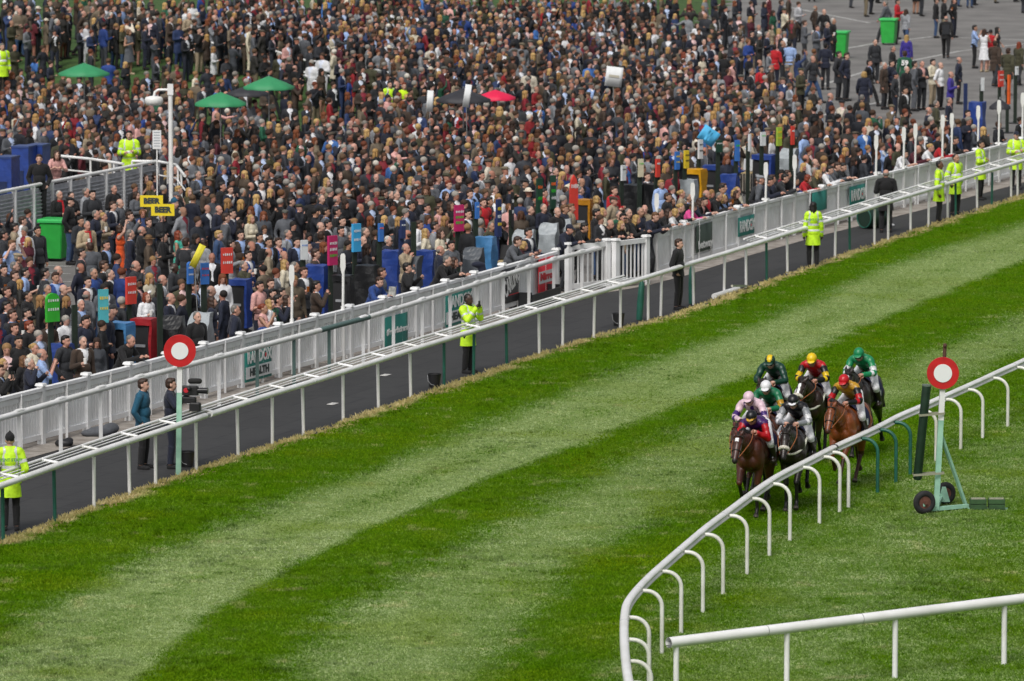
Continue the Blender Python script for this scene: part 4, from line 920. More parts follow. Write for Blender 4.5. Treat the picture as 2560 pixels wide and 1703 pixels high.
def jockey_template(low=0.0, sit=0.0):
    mb = MB(); S = []
    def cap(n, a, b, ra, rb): mb.cap(a, b, ra, rb, 12); S.append((n, tuple(a), tuple(b), (ra+rb)/2))
    hip = V3((-.30, 0, 1.74-low*.4+sit)); ch = V3((.20, 0, 1.93-low+sit)); d = (ch-hip).normalized(); ang = math.atan2(d.z, d.x); RT = Matrix.Rotation(PI/2-ang, 3, 'Y')
    mb.ell(hip, (.12, .155, .13), RT); mb.ell(hip.lerp(ch, .5), (.11, .14, .17), RT); mb.ell(hip.lerp(ch, .85), (.115, .165, .16), RT); mb.cap(ch+V3((0, -.12, .0)), ch+V3((0, .12, .0)), .075)
    S += [('torso', tuple(hip.lerp(ch, .2)), tuple(ch), .14), ('torso', tuple(ch+V3((0, -.12, 0))), tuple(ch+V3((0, .12, 0))), .08), ('pelvis', tuple(hip+V3((-.02, -.06, 0))), tuple(hip+V3((-.02, .06, 0))), .13)]
    hc = ch+V3((.20, 0, .095)); cap('neck', ch+V3((.04, 0, .01)), hc-V3((.04, 0, .03)), .058, .055)
    HM = Matrix.Translation(hc) @ Matrix.Rotation(.42, 4, 'Y'); h = lambda x, y, z: HM @ V3((x, y, z)); Hr = HM.to_3x3()
    mb.ell(h(-.012, 0, .025), (.098, .077, .098), Hr); mb.ell(h(.022, 0, -.035), (.072, .062, .085), Hr); mb.cap(h(.055, 0, -.088), h(.03, 0, -.085), .026, .04); mb.cap(h(.088, 0, .01), h(.104, 0, -.028), .010, .016)
    S.append(('head', tuple(h(0, 0, .03)), tuple(h(.02, 0, -.06)), .08)); hands = []
    for s in (1, -1):
        sh = ch+V3((.0, s*.185, -.01)); E = ch+V3((.10, s*.29, -.27)); W = V3((.60, s*.105, 1.66-low*.2)); W = E+(W-E).normalized()*min((W-E).length, .30)
        cap('uparm', sh, E, .055, .046); cap('forearm', E, W, .044, .031)
        kn = V3((.20, s*.305, 1.36+sit*.5)); an = V3((-.06, s*.315, 1.06)); cap('thigh', hip+V3((0, s*.09, -.01)), kn, .09, .062); cap('calf', kn, an, .058, .042); cap('foot', an+V3((-.03, 0, -.03)), an+V3((.15, s*.02, -.05)), .042, .034); hands.append((E, W, s))
    me = blob(mb, .0165, 2); v, f = arr(me); D = np.stack([dseg(v, a, b)-r for n_, a, b, r in S]); am = D.argmin(0); lab = np.array([S[i][0] for i in am])
    hipn = np.array(hip); t = {}
    tor = (v-hipn)@np.array(d)
    topm = np.isin(lab, ['torso', 'uparm', 'forearm']) | ((lab == 'neck') & (D[am, range(len(v))] > -1) & ((v-np.array(hc))[:, 0] < -.12)) | ((lab == 'pelvis') & (tor > .06))
    off_ = .020+.008*np.sin(v[:, 0]*37+v[:, 1]*29)*np.sin(v[:, 2]*41)
    used = {}; n = vnormals(me); v2 = v+n*off_[:, None]; vs = []; out = []; code = []
    armt = np.zeros(len(v))
    for i, (n_, a, b, r) in enumerate(S):
        if n_ in ('uparm', 'forearm'):
            a_ = np.array(a); dd = np.array(b)-a_; k = am == i; armt[k] = ((v[k]-a_)@dd)/(dd@dd) + (0 if n_ == 'uparm' else 1)
    for q in f:
        if all(topm[i] for i in q):
            g = []
            for i in q:
                if i not in used: used[i] = len(vs); vs.append(tuple(v2[i]))
                g.append(used[i])
            out.append(tuple(g)); i = q[0]
            if lab[i] in ('uparm', 'forearm'): code.append(2 if .55 < armt[i] < .85 or 1.15 < armt[i] < 1.4 else (3 if armt[i] < .12 else 1))
            else: code.append(3 if abs(v[i][1]) > .115 and tor[i] > .40 else (4 if (abs(math.sin(v[i][0]*16+1)*math.sin(v[i][1]*21+.8)) > .78) else 0))
    sm = bpy.data.meshes.new('silks'); sm.from_pydata(vs, [], out); sm.polygons.foreach_set('material_index', code); sm.polygons.foreach_set('use_smooth', [True]*len(out)); sm.update(); t['silks'] = sm
    t['breeches'] = shell(me, np.isin(lab, ['thigh', 'pelvis']) | ((lab == 'calf') & (v[:, 2] > 1.27)), .012)
    t['boots'] = shell(me, np.isin(lab, ['calf', 'foot']) & (v[:, 2] < 1.30), .016)
    hm = MB()
    for E, W, s in hands: hand_mesh(hm, W-(W-E).normalized()*.01, (W-E), V3((0, -s, -.5)), -s, 1.0)
    mo = MB(); mo.cap(h(.086, -.02, -.062), h(.086, .02, -.062), .006, .006, 5)
    t['body'] = join_mesh([(me, 0, None), (hm.mesh(), 0, None), (mo.mesh(), 1, None)]); t['HM'] = HM
    m = MB(); m.ell((-.016, 0, .045), (.122, .104, .108), None, 20, 12); m.ell((.10, 0, .045), (.065, .075, .012), Matrix.Rotation(.25, 3, 'Y')); hl = m.mesh()
    for p in hl.polygons:
        c = p.center; p.material_index = 1 if abs(c.z-.035) < .018 and c.x < .2 and math.hypot(c.x, c.y) > .08 else (2 if (abs(c.y) < .03+.25*(c.z-.06) and c.z > .06 and c.x > -.1) else 0)
    t['helmet'] = hl
    m = MB(); m.tube([V3((.094*math.cos(a)+.002, .084*math.sin(a), .006)) for a in np.linspace(-1.9, 1.9, 13)], .012, 6); m.box((.098, 0, .004), (.022, .125, .042), bev=.01); t['goggles'] = m.mesh(); return t
JT = {}
def silk(n, c): return mat('silk_'+n, c, .38, .15, 12, bump=.3, bscale=30)
SK = dict(purple=silk('purple', '3a1258'), scarlet=silk('scarlet', 'b00c18'), pink=silk('pink', 'd9bcc8'), gold=silk('gold', 'b88a1c'), green=silk('green', '0d6a46'), dkgreen=silk('dark_green', '0b3a2c'), black=silk('black', '0e0e12'), silver=silk('silver', '85888d'), yellow=silk('yellow', 'e0bc10'), red=silk('red', 'b8101c'), white=silk('white', 'dcdce0'), mint=silk('emerald', '128050'), violet=silk('violet', '40206e'))
def make_jockey(loc, yaw, torso, sleeve, band, shoulder, spot, cap_, capband, captop, label, low=0, s=1.0):
    k = (round(low, 2),)
    if k not in JT: JT[k] = jockey_template(low)
    t = JT[k]
    B = mobj('jockey', t['body'], [SKIN[rnd.choice((0, 1))], LIP]); B.location = loc; B.rotation_euler = (0, 0, yaw); B.scale = (s, s, s); tag(B, label, 'jockey', 'jockeys riding in the race')
    mobj('silks', t['silks'], [SK[torso], SK[sleeve], SK[band], SK[shoulder], SK[spot]], B); mobj('breeches', t['breeches'], cloth('wh'), B); mobj('boots', t['boots'], LEATHER, B)
    mobj('helmet', t['helmet'], [SK[cap_], SK[capband], SK[captop]], B, t['HM']); mobj('goggles', t['goggles'], PHONE, B, t['HM']); return B
RUN = math.atan2(-VP.y, -VP.x)
def runner(hx_, hy_, zh, coat, legs, hl, jl, sil, low=0, s=1.0, dyaw=0, **kw):
    """hx_,hy_: where the helmet is seen in the photograph; zh its height above the turf"""
    yaw = RUN + R(dyaw+4); p = G(hx_, hy_, TZ+zh*s); f = V3((math.cos(yaw), math.sin(yaw), 0)); base = p - f*(.40*s); base.z = TZ
    make_horse(base, yaw, coat, legs, hl, s=s, **kw); make_jockey(base, yaw, *sil, jl, low, s)
r3 = lambda x, y: (1780+x/3.268, 840+y/3.268)
runner(*r3(322, 650), 1.88, 'darkbay', ('plant', 'fold', 'under', 'push'), 'leading dark bay racehorse with small white star and dark face, nearest the turf edge', 'jockey in purple and scarlet silks with black cap, on the leading horse', ('purple', 'scarlet', 'scarlet', 'purple', 'purple', 'black', 'gold', 'black'), low=.20, headlow=.10, face='star', dyaw=-2)
runner(*r3(300, 495), 2.08, 'darkbay', ('reach', 'trail', 'plant', 'flex'), 'dark bay racehorse almost hidden behind the leader, under the pink jockey', 'jockey in pale pink silks with purple armbands and pink cap', ('pink', 'pink', 'violet', 'pink', 'violet', 'pink', 'pink', 'pink'), headlow=.1, dyaw=-1)
runner(*r3(440, 405), 2.08, 'bay', ('fold', 'reach', 'push', 'under'), 'bay racehorse behind the black-faced horse, its rider in white cap', 'jockey in green and gold silks with white cap', ('green', 'green', 'gold', 'green', 'green', 'white', 'white', 'white'), headlow=.05, dyaw=3)
runner(*r3(475, 195), 2.08, 'brown', ('plant', 'reach', 'under', 'push'), 'dark racehorse at the back left of the field, ears pricked', 'jockey in dark green silks, cap dark green with a yellow patch', ('dkgreen', 'dkgreen', 'dkgreen', 'dkgreen', 'dkgreen', 'dkgreen', 'dkgreen', 'yellow'), headlow=.0, dyaw=2)
runner(*r3(662, 520), 2.08, 'black', ('lift', 'plant', 'flex', 'push'), 'near-black racehorse with white sheepskin noseband, second in the race', 'jockey in black body and silver sleeves, black cap with white line', ('black', 'silver', 'white', 'black', 'black', 'black', 'white', 'black'), headlow=.14, noseband=True, breast=True, dyaw=4)
runner(*r3(815, 180), 2.08, 'brown', ('trail', 'reach', 'plant', 'flex'), 'dark brown racehorse with white blaze and white girth strap, mid field', 'jockey in red silks with black and yellow sleeves, yellow cap', ('red', 'black', 'yellow', 'red', 'red', 'yellow', 'yellow', 'yellow'), headlow=.0, face='blaze', noseband=True, breast=True, dyaw=4, headturn=-.12)
runner(*r3(1078, 355), 2.08, 'chestnut', ('reach', 'fold', 'under', 'push'), 'chestnut racehorse on the inside next to the curved rail', 'jockey in mustard silks with black and red sleeves, red cap', ('gold', 'black', 'red', 'gold', 'gold', 'red', 'red', 'red'), headlow=.06, dyaw=-3)
runner(*r3(1200, 135), 2.08, 'black', ('fold', 'plant', 'push', 'under'), 'black racehorse with white star, last on the inside, next the rail', 'jockey in emerald green silks and cap with white armbands', ('mint', 'mint', 'white', 'mint', 'mint', 'mint', 'mint', 'mint'), headlow=-.05, face='star', dyaw=-1)
# ------------------------------------------------------------------ things about the enclosure
FWD = Vector((0, math.cos(PITCH), -math.sin(PITCH)))
def proj(p):
    d = Vector(p)-Vector((0, 0, CAMH)); z = d.dot(FWD); return (1280+FPX*d.x/z, 851.5-FPX*d.dot(Vector((0, math.sin(PITCH), math.cos(PITCH))))/z)
def ppm(p): return FPX/(Vector(p)-Vector((0, 0, CAMH))).dot(FWD)
def fence_at(x, z, L=None):
    L = L or FALL; best = None
    for a, b in zip(L[:-1], L[1:]):
        xa = proj((a.x, a.y, z))[0]; xb = proj((b.x, b.y, z))[0]
        if xa <= x <= xb:
            lo, hi = 0., 1.
            for _ in range(30):
                m = (lo+hi)/2; q = a.lerp(b, m)
                if proj((q.x, q.y, z))[0] < x: lo = m
                else: hi = m
            q = a.lerp(b, lo); return Vector((q.x, q.y, z)), (b-a).normalized()
    return Vector((L[-1].x, L[-1].y, z)), VP.copy()
BGREEN = mat('banner_green', (.012, .17, .14), .6, .1, 4); BWHITE = mat('banner_white', (.72, .74, .75), .6, .08, 4); BBLACK = mat('banner_black', (.02, .02, .022), .5); BRED = mat('banner_red', (.58, .02, .035), .55); BOLIVE = mat('banner_olive', (.035, .055, .04), .6)
INKW = mat('letter_white', (.80, .80, .80), .6); INKD = mat('letter_dark', (.03, .045, .045), .6); INKG = mat('letter_green', (.015, .14, .11), .6)
def banner(x0, x1, z0, z1, base, label, parts, d=.085, group='advertising banners on the fence'):
    a, t = fence_at(x0, (z0+z1)/2); b, _ = fence_at(x1, (z0+z1)/2); t = (b-a).normalized(); n = Vector((t.y, -t.x, 0)); c = (a+b)/2+n*d; W = (b-a).length
    root = empty('banner', (c.x, c.y, z0), math.atan2(t.y, t.x), label, 'banner', group); H = z1-z0
    m = MB(); K = 8; vs = []
    for j in (0, 1):
        for i in range(K+1): vs.append((-W/2+W*i/K, -.0+.012*math.sin(i*1.9+x0)*(1 if j else .6), H*j))
    for j in (0, 1):
        for i in range(K+1): vs.append((-W/2+W*i/K, .010+.012*math.sin(i*1.9+x0)*(1 if j else .6), H*j))
    q = K+1
    fs = [(i, i+1, q+i+1, q+i) for i in range(K)] + [(2*q+i+1, 2*q+i, 3*q+i, 3*q+i+1) for i in range(K)] + [(q+i, q+i+1, 3*q+i+1, 3*q+i) for i in range(K)] + [(0, q, 3*q, 2*q), (K, 2*q+K, 3*q+K, q+K)]
    m.add(vs, fs, True); m.build('sheet', base, root)
    RM = face_rot((0, -1, 0))
    for p in parts:
        if p[0] == 'r':
            _, x, z, w_, h_, mt = p[:6]; mm = MB(); mm.box((x*W, -.018, z*H), (w_*W, .006, h_*H)); mm.build('panel', mt, root)
        else:
            _, s, x, z, size, sx, mt = p[:7]; o = lettering(s, root, Vector((x*W, -.030, z*H)), RM @ Matrix.Rotation(p[7] if len(p) > 7 else 0, 3, 'Z'), size, mt, .003, sx, .012)
            bb = [v[0] for v in o.bound_box]; wd = max(bb)-min(bb); hb = max(v[1] for v in o.bound_box)-min(v[1] for v in o.bound_box)
            o.scale = (sx*W/wd, size*H/hb, 1)
    return root, W, H
def randox(x0, x1, z0, z1, lab, health=True):
    if health: P = [('r', 0, .27, 1.0, .36, BWHITE), ('t', 'RANDOX', 0, .70, .36, .92, INKW), ('t', 'HEALTH', 0, .27, .24, .72, INKD)]
    else: P = [('t', 'RANDOX', 0, .48, .62, .92, INKW)]
    root, W, H = banner(x0, x1, z0, z1, BGREEN, lab, P)
    m = MB(); z = H*(.70 if health else .48); m.ell((W*.235, -.032, z), (W*.035, .004, H*.07)); m.build('red_dot', BRED, root)
randox(604, 670, .12, .86, 'green and white RANDOX HEALTH banner on the fence, right of the far winning post')
banner(954, 1012, .04, .74, BGREEN, 'plain green #FeelTheExcitement banner on the fence, left of the steward with radio', [('t', '#FeelTheExcitement', 0, .5, .22, .95, INKW)])
randox(1106, 1172, .10, .90, 'green and white RANDOX HEALTH banner on the fence just behind the steward with radio')
banner(1249, 1291, .25, 1.10, BBLACK, 'black CARLING banner with slanted white letters on the pale fence', [('t', 'CARLING', -.02, .58, .50, .92, INKW, .35), ('r', .05, .22, .7, .02, BRED)])
banner(1338, 1378, .22, 1.10, BRED, 'red and white Mirror banner on the pale fence, above the black crate', [('r', 0, .47, 1.0, .34, BWHITE), ('t', 'Mirror', 0, .48, .22, .9, BRED)])
banner(1733, 1774, .30, 1.02, BOLIVE, 'dark olive betway banner on the board fence', [('t', 'betway', 0, .26, .40, .88, INKW)])
randox(1838, 1879, .40, .92, 'small green RANDOX banner on the board fence, next to the betway banner', False)
randox(2117, 2157, .48, 1.02, 'small green RANDOX banner on the board fence, left of the bald man in black', False)
banner(2024, 2060, .55, 1.10, BGREEN, 'blank green panel on the board fence behind the woman steward', [])
# tall white poles with flattened heads on the fence
POLES = [(727, 662), (855, 634), (1640, 483), (1730, 457), (1913, 406), (1985, 387), (2189, 337), (2258, 318), (2287, 309), (2355, 287), (2378, 283), (2444, 264), (2496, 250), (2555, 232)]
PL = ['first', 'second', 'third', 'fourth', 'fifth', 'sixth', 'seventh', 'eighth', 'ninth', 'tenth', 'eleventh', 'twelfth', 'thirteenth', 'fourteenth']
for i, (x, y) in enumerate(POLES):
    p, t = fence_at(x, 2.4); n = Vector((t.y, -t.x, 0)); lo, hi = 1.5, 4.0
    for _ in range(25):
        m_ = (lo+hi)/2
        if proj((p.x, p.y, m_))[1] > y: lo = m_
        else: hi = m_
    top = lo; root = empty('marker_pole', (p.x+n.x*.02, p.y+n.y*.02, 0), label='%s tall white paddle-topped pole from the left along the fence' % PL[i], cat='pole', group='tall white poles along the fence')
    m = MB(); m.tube([(0, 0, 0), (0, 0, 1.25)], .05, 8); m.tube([(0, 0, 1.2), (.01, 0, top-.38)], .032, 8); m.build('shaft', WHITE, root)
    m = MB(); vs = [(x_*w_, -.02*s_, z_) for s_ in (1, -1) for z_, w_ in ((top-.45, .03), (top-.30, .062), (top-.04, .055), (top, .03)) for x_ in (1, -1)]
    m.add(vs, [(0, 1, 3, 2), (2, 3, 5, 4), (4, 5, 7, 6), (9, 8, 10, 11), (11, 10, 12, 13), (13, 12, 14, 15), (6, 7, 15, 14), (0, 2, 10, 8), (2, 4, 12, 10), (4, 6, 14, 12), (3, 1, 9, 11), (5, 3, 11, 13), (7, 5, 13, 15), (1, 0, 8, 9)]); m.build('paddle', WHITE, root)
# bookmakers' pitches: narrow boards on posts
BC = {'green': (.035, .42, .03), 'dkgreen': (.012, .05, .03), 'tq': (.08, .42, .48), 'red': (.62, .05, .035), 'blue': (.04, .16, .50), 'lblue': (.05, .38, .72), 'navy': (.02, .035, .12), 'mag': (.50, .02, .13), 'white': (.66, .68, .70), 'yellow': (.72, .52, .03), 'black': (.018, .018, .02), 'cream': (.6, .55, .4), 'orange': (.75, .12, .02), 'lime': (.35, .5, .05)}
def bm(c): return mat('board_'+c, BC[c], .5, .12, 6)
POSTM = mat('pitch_post_green', (.022, .034, .024), .5, .3, 8)
NEARL = []
def board(x, y, w_, h_, col, mark, label, z=2.3, shape='rect', postw=.13, text=None):
    p = G(x, y, z, False); base = Vector((p.x, p.y, 0)); yaw = math.atan2(VP.y, VP.x) - PI/2 + R(rnd.uniform(-10, 12)) - R(35)
    root = empty('pitch_board', base, yaw, label, 'sign board', "bookmakers' sign boards"); NEARL.append(root)
    m = MB(); m.box((0, 0, (z-h_*.5)/2), (.045, postw, z-h_*.5-.02)); m.build('post', POSTM if col != 'navy' else bm('navy'), root)
    m = MB(); m.cyl((0, 0, 0), (0, 0, .03), .22, n=12); m.build('foot', DARK, root)
    if h_ > 0:
        m = MB(); hz = z-h_
        if shape == 'round': pr_ = [(-w_/2, hz), (w_/2, hz), (w_/2, z-w_*.45)] + [(w_/2*math.cos(a), z-w_*.45+w_*.45*math.sin(a)) for a in np.linspace(.3, PI-.3, 7)] + [(-w_/2, z-w_*.45)]
        elif shape == 'point': pr_ = [(-w_/2, hz), (w_/2, hz), (w_/2, z-.35), (w_*.3, z-.12), (0, z), (-w_*.3, z-.12), (-w_/2, z-.35)]
        else: pr_ = [(-w_/2, hz), (w_/2, hz), (w_/2, z), (-w_/2, z)]
        M = Matrix(((0, 0, 1, .03), (1, 0, 0, 0), (0, 1, 0, 0), (0, 0, 0, 1)))
        m.prism(pr_, 0, .07, M); m.build('sign_panel', [bm(col)], root)
        if mark:
            c = {'w': 'white', 'y': 'yellow', 'o': 'orange', 'b': 'blue', 'r': 'red', 'g': 'green', 'k': 'black', 'm': 'mag'}
            for j, q in enumerate(mark):
                m = MB(); zz = z-h_*(.24+.62*j/max(1, len(mark)))-.0; k = 5
                for i in range(k):
                    ww = w_*.11*rnd.uniform(.6, 1.1); m.box((.104, -w_*.36+w_*.18*i, zz-.01), (.006, ww, h_*.10*rnd.uniform(.7, 1)))
                m.build('marks', bm(c[q]), root)
    return root
BOARDS = [
 (126, 732, .34, .62, 'green', 'ww', 'bright green round-topped bookmaker board with white rim at far left', 'round'), (186, 761, .20, .0, 'dkgreen', '', 'plain dark green bookmaker post between the green and turquoise boards', 'rect'), (255, 723, .22, .72, 'tq', 'yy', 'turquoise bookmaker board with yellow marks, left of the red one', 'rect'),
 (322, 692, .27, .60, 'red', 'ww', 'red bookmaker board with white legs, above the red crate cover', 'rect'), (399, 708, .15, .0, 'dkgreen', '', 'plain dark bookmaker post right of the red board', 'rect'), (471, 654, .15, .50, 'blue', 'ww', 'pale blue rounded bookmaker board beside the yellow flag', 'round'), (509, 657, .19, .48, 'blue', 'rr', 'blue bookmaker board with red marks under the yellow flag', 'rect'),
 (564, 619, .28, .60, 'red', 'ww', 'thick orange-red bookmaker board behind the blue covered crate', 'rect'), (757, 600, .17, .46, 'white', 'b', 'small white bookmaker board behind the large blue crate cover', 'rect'), (826, 589, .28, .70, 'mag', 'wwg', 'magenta and white bookmaker board left of the bright blue one', 'rect'), (886, 559, .26, .68, 'lblue', 'ww', 'bright blue bookmaker board beside the man in dark suit', 'rect'),
 (948, 558, .13, .44, 'blue', 'o', 'slim blue bookmaker board with orange square', 'rect'), (1003, 550, .13, .45, 'navy', 'w', 'slim navy bookmaker board above the tall blue crate', 'rect'), (1034, 554, .12, .0, 'black', '', 'bare black bookmaker post above the grey covered crate', 'rect'), (1144, 512, .27, .66, 'mag', 'wgg', 'magenta and white bookmaker board with green patch, left of the light blue tarpaulin', 'rect'),
 (1189, 505, .10, .42, 'blue', 'w', 'very slim blue board behind the light blue tarpaulin', 'rect'), (1242, 498, .15, .95, 'navy', 'ywy', 'tall navy board with yellow marks near the black laptop table', 'rect'), (1278, 480, .06, .9, 'black', 'ww', 'thin black and white pole board near the laptop table', 'rect'),
 (1345, 445, .17, .95, 'dkgreen', 'og', 'green bookmaker board with orange stripe, left one of a pair', 'rect'), (1380, 438, .15, .9, 'dkgreen', 'ogw', 'green bookmaker board with orange stripes, right one of a pair', 'rect'), (1431, 437, .24, 1.2, 'red', 'w', 'tall pointed red bookmaker board like a surfboard', 'point'), (1554, 413, .15, .42, 'white', 'k', 'small white board behind the black crate covers', 'rect'), (1599, 397, .15, .5, 'cream', 'g', 'cream and green board behind the black crate covers', 'rect'),
 (1640, 397, .14, .5, 'red', 'w', 'narrow red board right of the black crate covers', 'rect'), (1689, 379, .15, .5, 'blue', 'yy', 'slim blue board with yellow marks left of the orange one', 'rect'), (1712, 376, .15, .5, 'yellow', 'kk', 'slim orange-yellow board above the yellow crate cover', 'rect'), (1747, 349, .15, .55, 'white', 'kk', 'white number board below the light blue flag', 'rect'), (1795, 350, .2, .35, 'dkgreen', 'w', 'dark green slatted board right of the light blue flag', 'rect'),
 (1840, 350, .14, .6, 'blue', 'g', 'blue and green board above the blue crate', 'rect'), (1870, 335, .07, .5, 'white', '', 'thin white blade board left of the white-on-green board', 'rect'), (1904, 330, .17, .40, 'white', 'g', 'white card board on a green post above the silver laptop', 'rect'), (1944, 318, .18, .55, 'lime', 'yy', 'lime and yellow board left of the slim red one', 'rect'), (1978, 315, .11, .55, 'red', 'w', 'slim red board near the silver cover bag', 'rect'),
 (2454, 194, .10, .45, 'white', '', 'small white board near the right edge', 'rect'), (2499, 177, .22, .55, 'red', 'ww', 'red square board near the right edge', 'rect'), (2519, 187, .10, 1.0, 'orange', '', 'orange-red post board near the right edge', 'rect'), (2539, 166, .11, .30, 'white', 'k', 'white headed green post at the right edge', 'rect'), (2414, 208, .10, .0, 'navy', '', 'bare navy post left of the light blue lidded crate', 'rect'),
]
LM = []   # landmarks for describing who stands where
for b in BOARDS:
    board(*b[:7], shape=b[7], z=2.3 if b[1] > 230 else 2.0); LM.append((b[0], b[1]+20, b[6]))
# covered crates of the bookmakers
TARP = {'blue': '24408a', 'black': '17181b', 'lblue': '4a84b8', 'red': '9c1c24', 'grey': '4a4f55', 'silver': '9da4a8', 'yellow': 'd49a10', 'ochre': 'b07814', 'dred': '9c1c14', 'navy': '1a2a52'}
def tarp(c): return mat('tarpaulin_'+c, TARP[c], .45, .25, 5, bump=.6, bscale=9)
def crate(x, y, wpx, c, kind, label, z=1.48, dz=None):
    if kind == 'laptop': z = 1.12
    p = G(x, y, z); k = ppm(p); w_ = wpx/k*.88; base = Vector((p.x, p.y, 0)); yaw = -R(rnd.uniform(12, 26)); base += Vector((math.sin(-yaw)*0, .2, 0))
    root = empty('covered_crate', base, yaw, label, 'crate', "bookmakers' covered crates"); d = min(.55, w_*.9)
    def cover(cx, cy, cz, sx, sy, sz, wob=.03, slope=0):
        m = MB(); nx, ny, nz = 6, 5, 7; idx = {}; vs = []; fs = []
        def P(i, j, k):
            kk = (i, j, k)
            if kk not in idx:
                u, v_, t = i/nx-.5, j/ny-.5, k/nz; q = Vector((cx+u*sx, cy+v_*sy, cz+t*sz - slope*(.5-v_)*t*.0 - slope*max(0, -v_+.1)*t))
                a = q.x*9+q.y*7+x; q += Vector((math.sin(a+q.z*8), math.cos(a*1.3+q.z*6), .5*math.sin(a*1.7)))*wob*(.4+t*.3) ; idx[kk] = len(vs); vs.append(q)
            return idx[kk]
        for i in range(nx):
            for j in range(ny): fs.append((P(i, j, nz), P(i+1, j, nz), P(i+1, j+1, nz), P(i, j+1, nz)))
        for k_ in range(nz):
            for i in range(nx): fs.append((P(i, 0, k_), P(i+1, 0, k_), P(i+1, 0, k_+1), P(i, 0, k_+1))); fs.append((P(i+1, ny, k_), P(i, ny, k_), P(i, ny, k_+1), P(i+1, ny, k_+1)))
            for j in range(ny): fs.append((P(0, j+1, k_), P(0, j, k_), P(0, j, k_+1), P(0, j+1, k_+1))); fs.append((P(nx, j, k_), P(nx, j+1, k_), P(nx, j+1, k_+1), P(nx, j, k_+1)))
        m.add(vs, fs, False); return m
    if kind == 'box':
        cover(0, 0, .18, w_, d, z-.18).build('cover', tarp(c), root); m = MB(); m.box((0, 0, .09), (w_*.8, d*.8, .18)); m.build('trolley', DARK, root)
    elif kind == 'bag':
        cover(0, 0, z*.5, w_, d, z*.5, .035, .45).build('cover', tarp(c), root); m = MB(); m.box((0, 0, z*.26), (w_*.85, d*.85, z*.5)); m.build('trolley', tarp('navy' if c == 'silver' else 'black'), root)
    elif kind == 'frame':
        m = MB(); m.box((-.03, 0, z*.5-.05), (w_*.82, d*.8, z-.2)); m.build('crate_body', DARK, root)
        cover(0, 0, z-.14, w_, d, .14, .02).build('cover', tarp(c), root); cover(w_*.46, 0, .35, .06, d, z-.40, .02).build('side_flap', tarp(c), root)
        m = MB(); m.box((-.03, -d*.42, z*.6), (w_*.5, .02, .06)); m.build('ledge', mat('laptop_grey', (.3, .31, .33), .4), root)
    elif kind == 'laptop':
        m = MB(); m.box((0, 0, .72), (w_, d, .04)); m.build('table_top', mat('plywood', (.5, .38, .2), .7), root)
        for sx in (-1, 1):
            for sy in (-1, 1): m = MB(); m.bar((sx*w_*.45, sy*d*.4, 0), (sx*w_*.45, sy*d*.4, .7), .03); m.build('leg', DARK, root)
        m = MB(); m.box((0, .05, .95), (w_*.8, .02, .36), Matrix.Rotation(-.2, 3, 'X')); m.build('screen', DARK if c == 'black' else mat('laptop_silver', (.6, .62, .64), .35, metal=.3), root)
    return root
CR = [(159, 861, 55, 'blue', 'box', 'blue covered crate at the fence in front of the photographers, far left'), (301, 808, 60, 'lblue', 'frame', 'black crate with light blue cover beside the red covered one'), (361, 798, 63, 'red', 'frame', 'black crate under a red cover, above the far winning post'), (429, 793, 60, 'black', 'bag', 'black bag-covered crate between the red and the silver covers'), (500, 785, 60, 'silver', 'bag', 'silver grey sloping crate cover right of the far winning post'),
 (600, 700, 52, 'blue', 'frame', 'tall blue-topped crate in front of the thick orange-red board'), (789, 665, 68, 'blue', 'box', 'large blue covered crate between the first two tall poles'), (857, 690, 50, 'black', 'frame', 'open black frame crate beside the second tall pole'), (916, 665, 57, 'black', 'box', 'big black covered crate below the bright blue board'), (977, 628, 55, 'blue', 'box', 'tall blue crate behind the man reading in blue'), (1029, 643, 48, 'grey', 'bag', 'grey covered crate between two tall blue ones'),
 (1065, 628, 50, 'blue', 'box', 'blue crate left of the leaning couple'), (1183, 622, 52, 'grey', 'bag', 'grey and navy crate cover right of the leaning couple'), (1215, 594, 52, 'lblue', 'box', 'crate under a crumpled light blue tarpaulin'), (1265, 616, 50, 'black', 'laptop', 'table with an open black laptop left of the smiling couple'), (1310, 578, 58, 'silver', 'bag', 'silver and navy crate cover behind the smiling couple'), (1372, 561, 50, 'silver', 'bag', 'silver and navy crate cover behind the man in navy jumper'), (1410, 550, 40, 'silver', 'bag', 'small silver crate cover left of the pointed red board'),
 (1460, 500, 46, 'ochre', 'frame', 'red and ochre covered frame right of the pointed red board'), (1577, 463, 62, 'black', 'box', 'left of two big black crate covers in the middle'), (1630, 461, 50, 'black', 'box', 'right of two big black crate covers in the middle'), (1723, 450, 42, 'silver', 'box', 'pale silver crate beside the yellow cover'), (1740, 424, 50, 'yellow', 'frame', 'crate with bright yellow cover and side flap'), (1780, 414, 44, 'blue', 'frame', 'blue-topped crate right of the yellow cover'), (1824, 437, 44, 'blue', 'box', 'low blue covered crate next to the blue-topped one'),
 (1870, 400, 34, 'silver', 'laptop', 'table with an open silver laptop'), (1912, 388, 60, 'blue', 'frame', 'wide blue-topped crate right of the silver laptop'), (1971, 374, 46, 'silver', 'bag', 'silver crate cover beside the slim red board'), (2444, 256, 42, 'blue', 'box', 'blue crate with light blue lid near the right edge')]
for c in CR: crate(*c); LM.append((c[0], c[1]+15, c[5]))
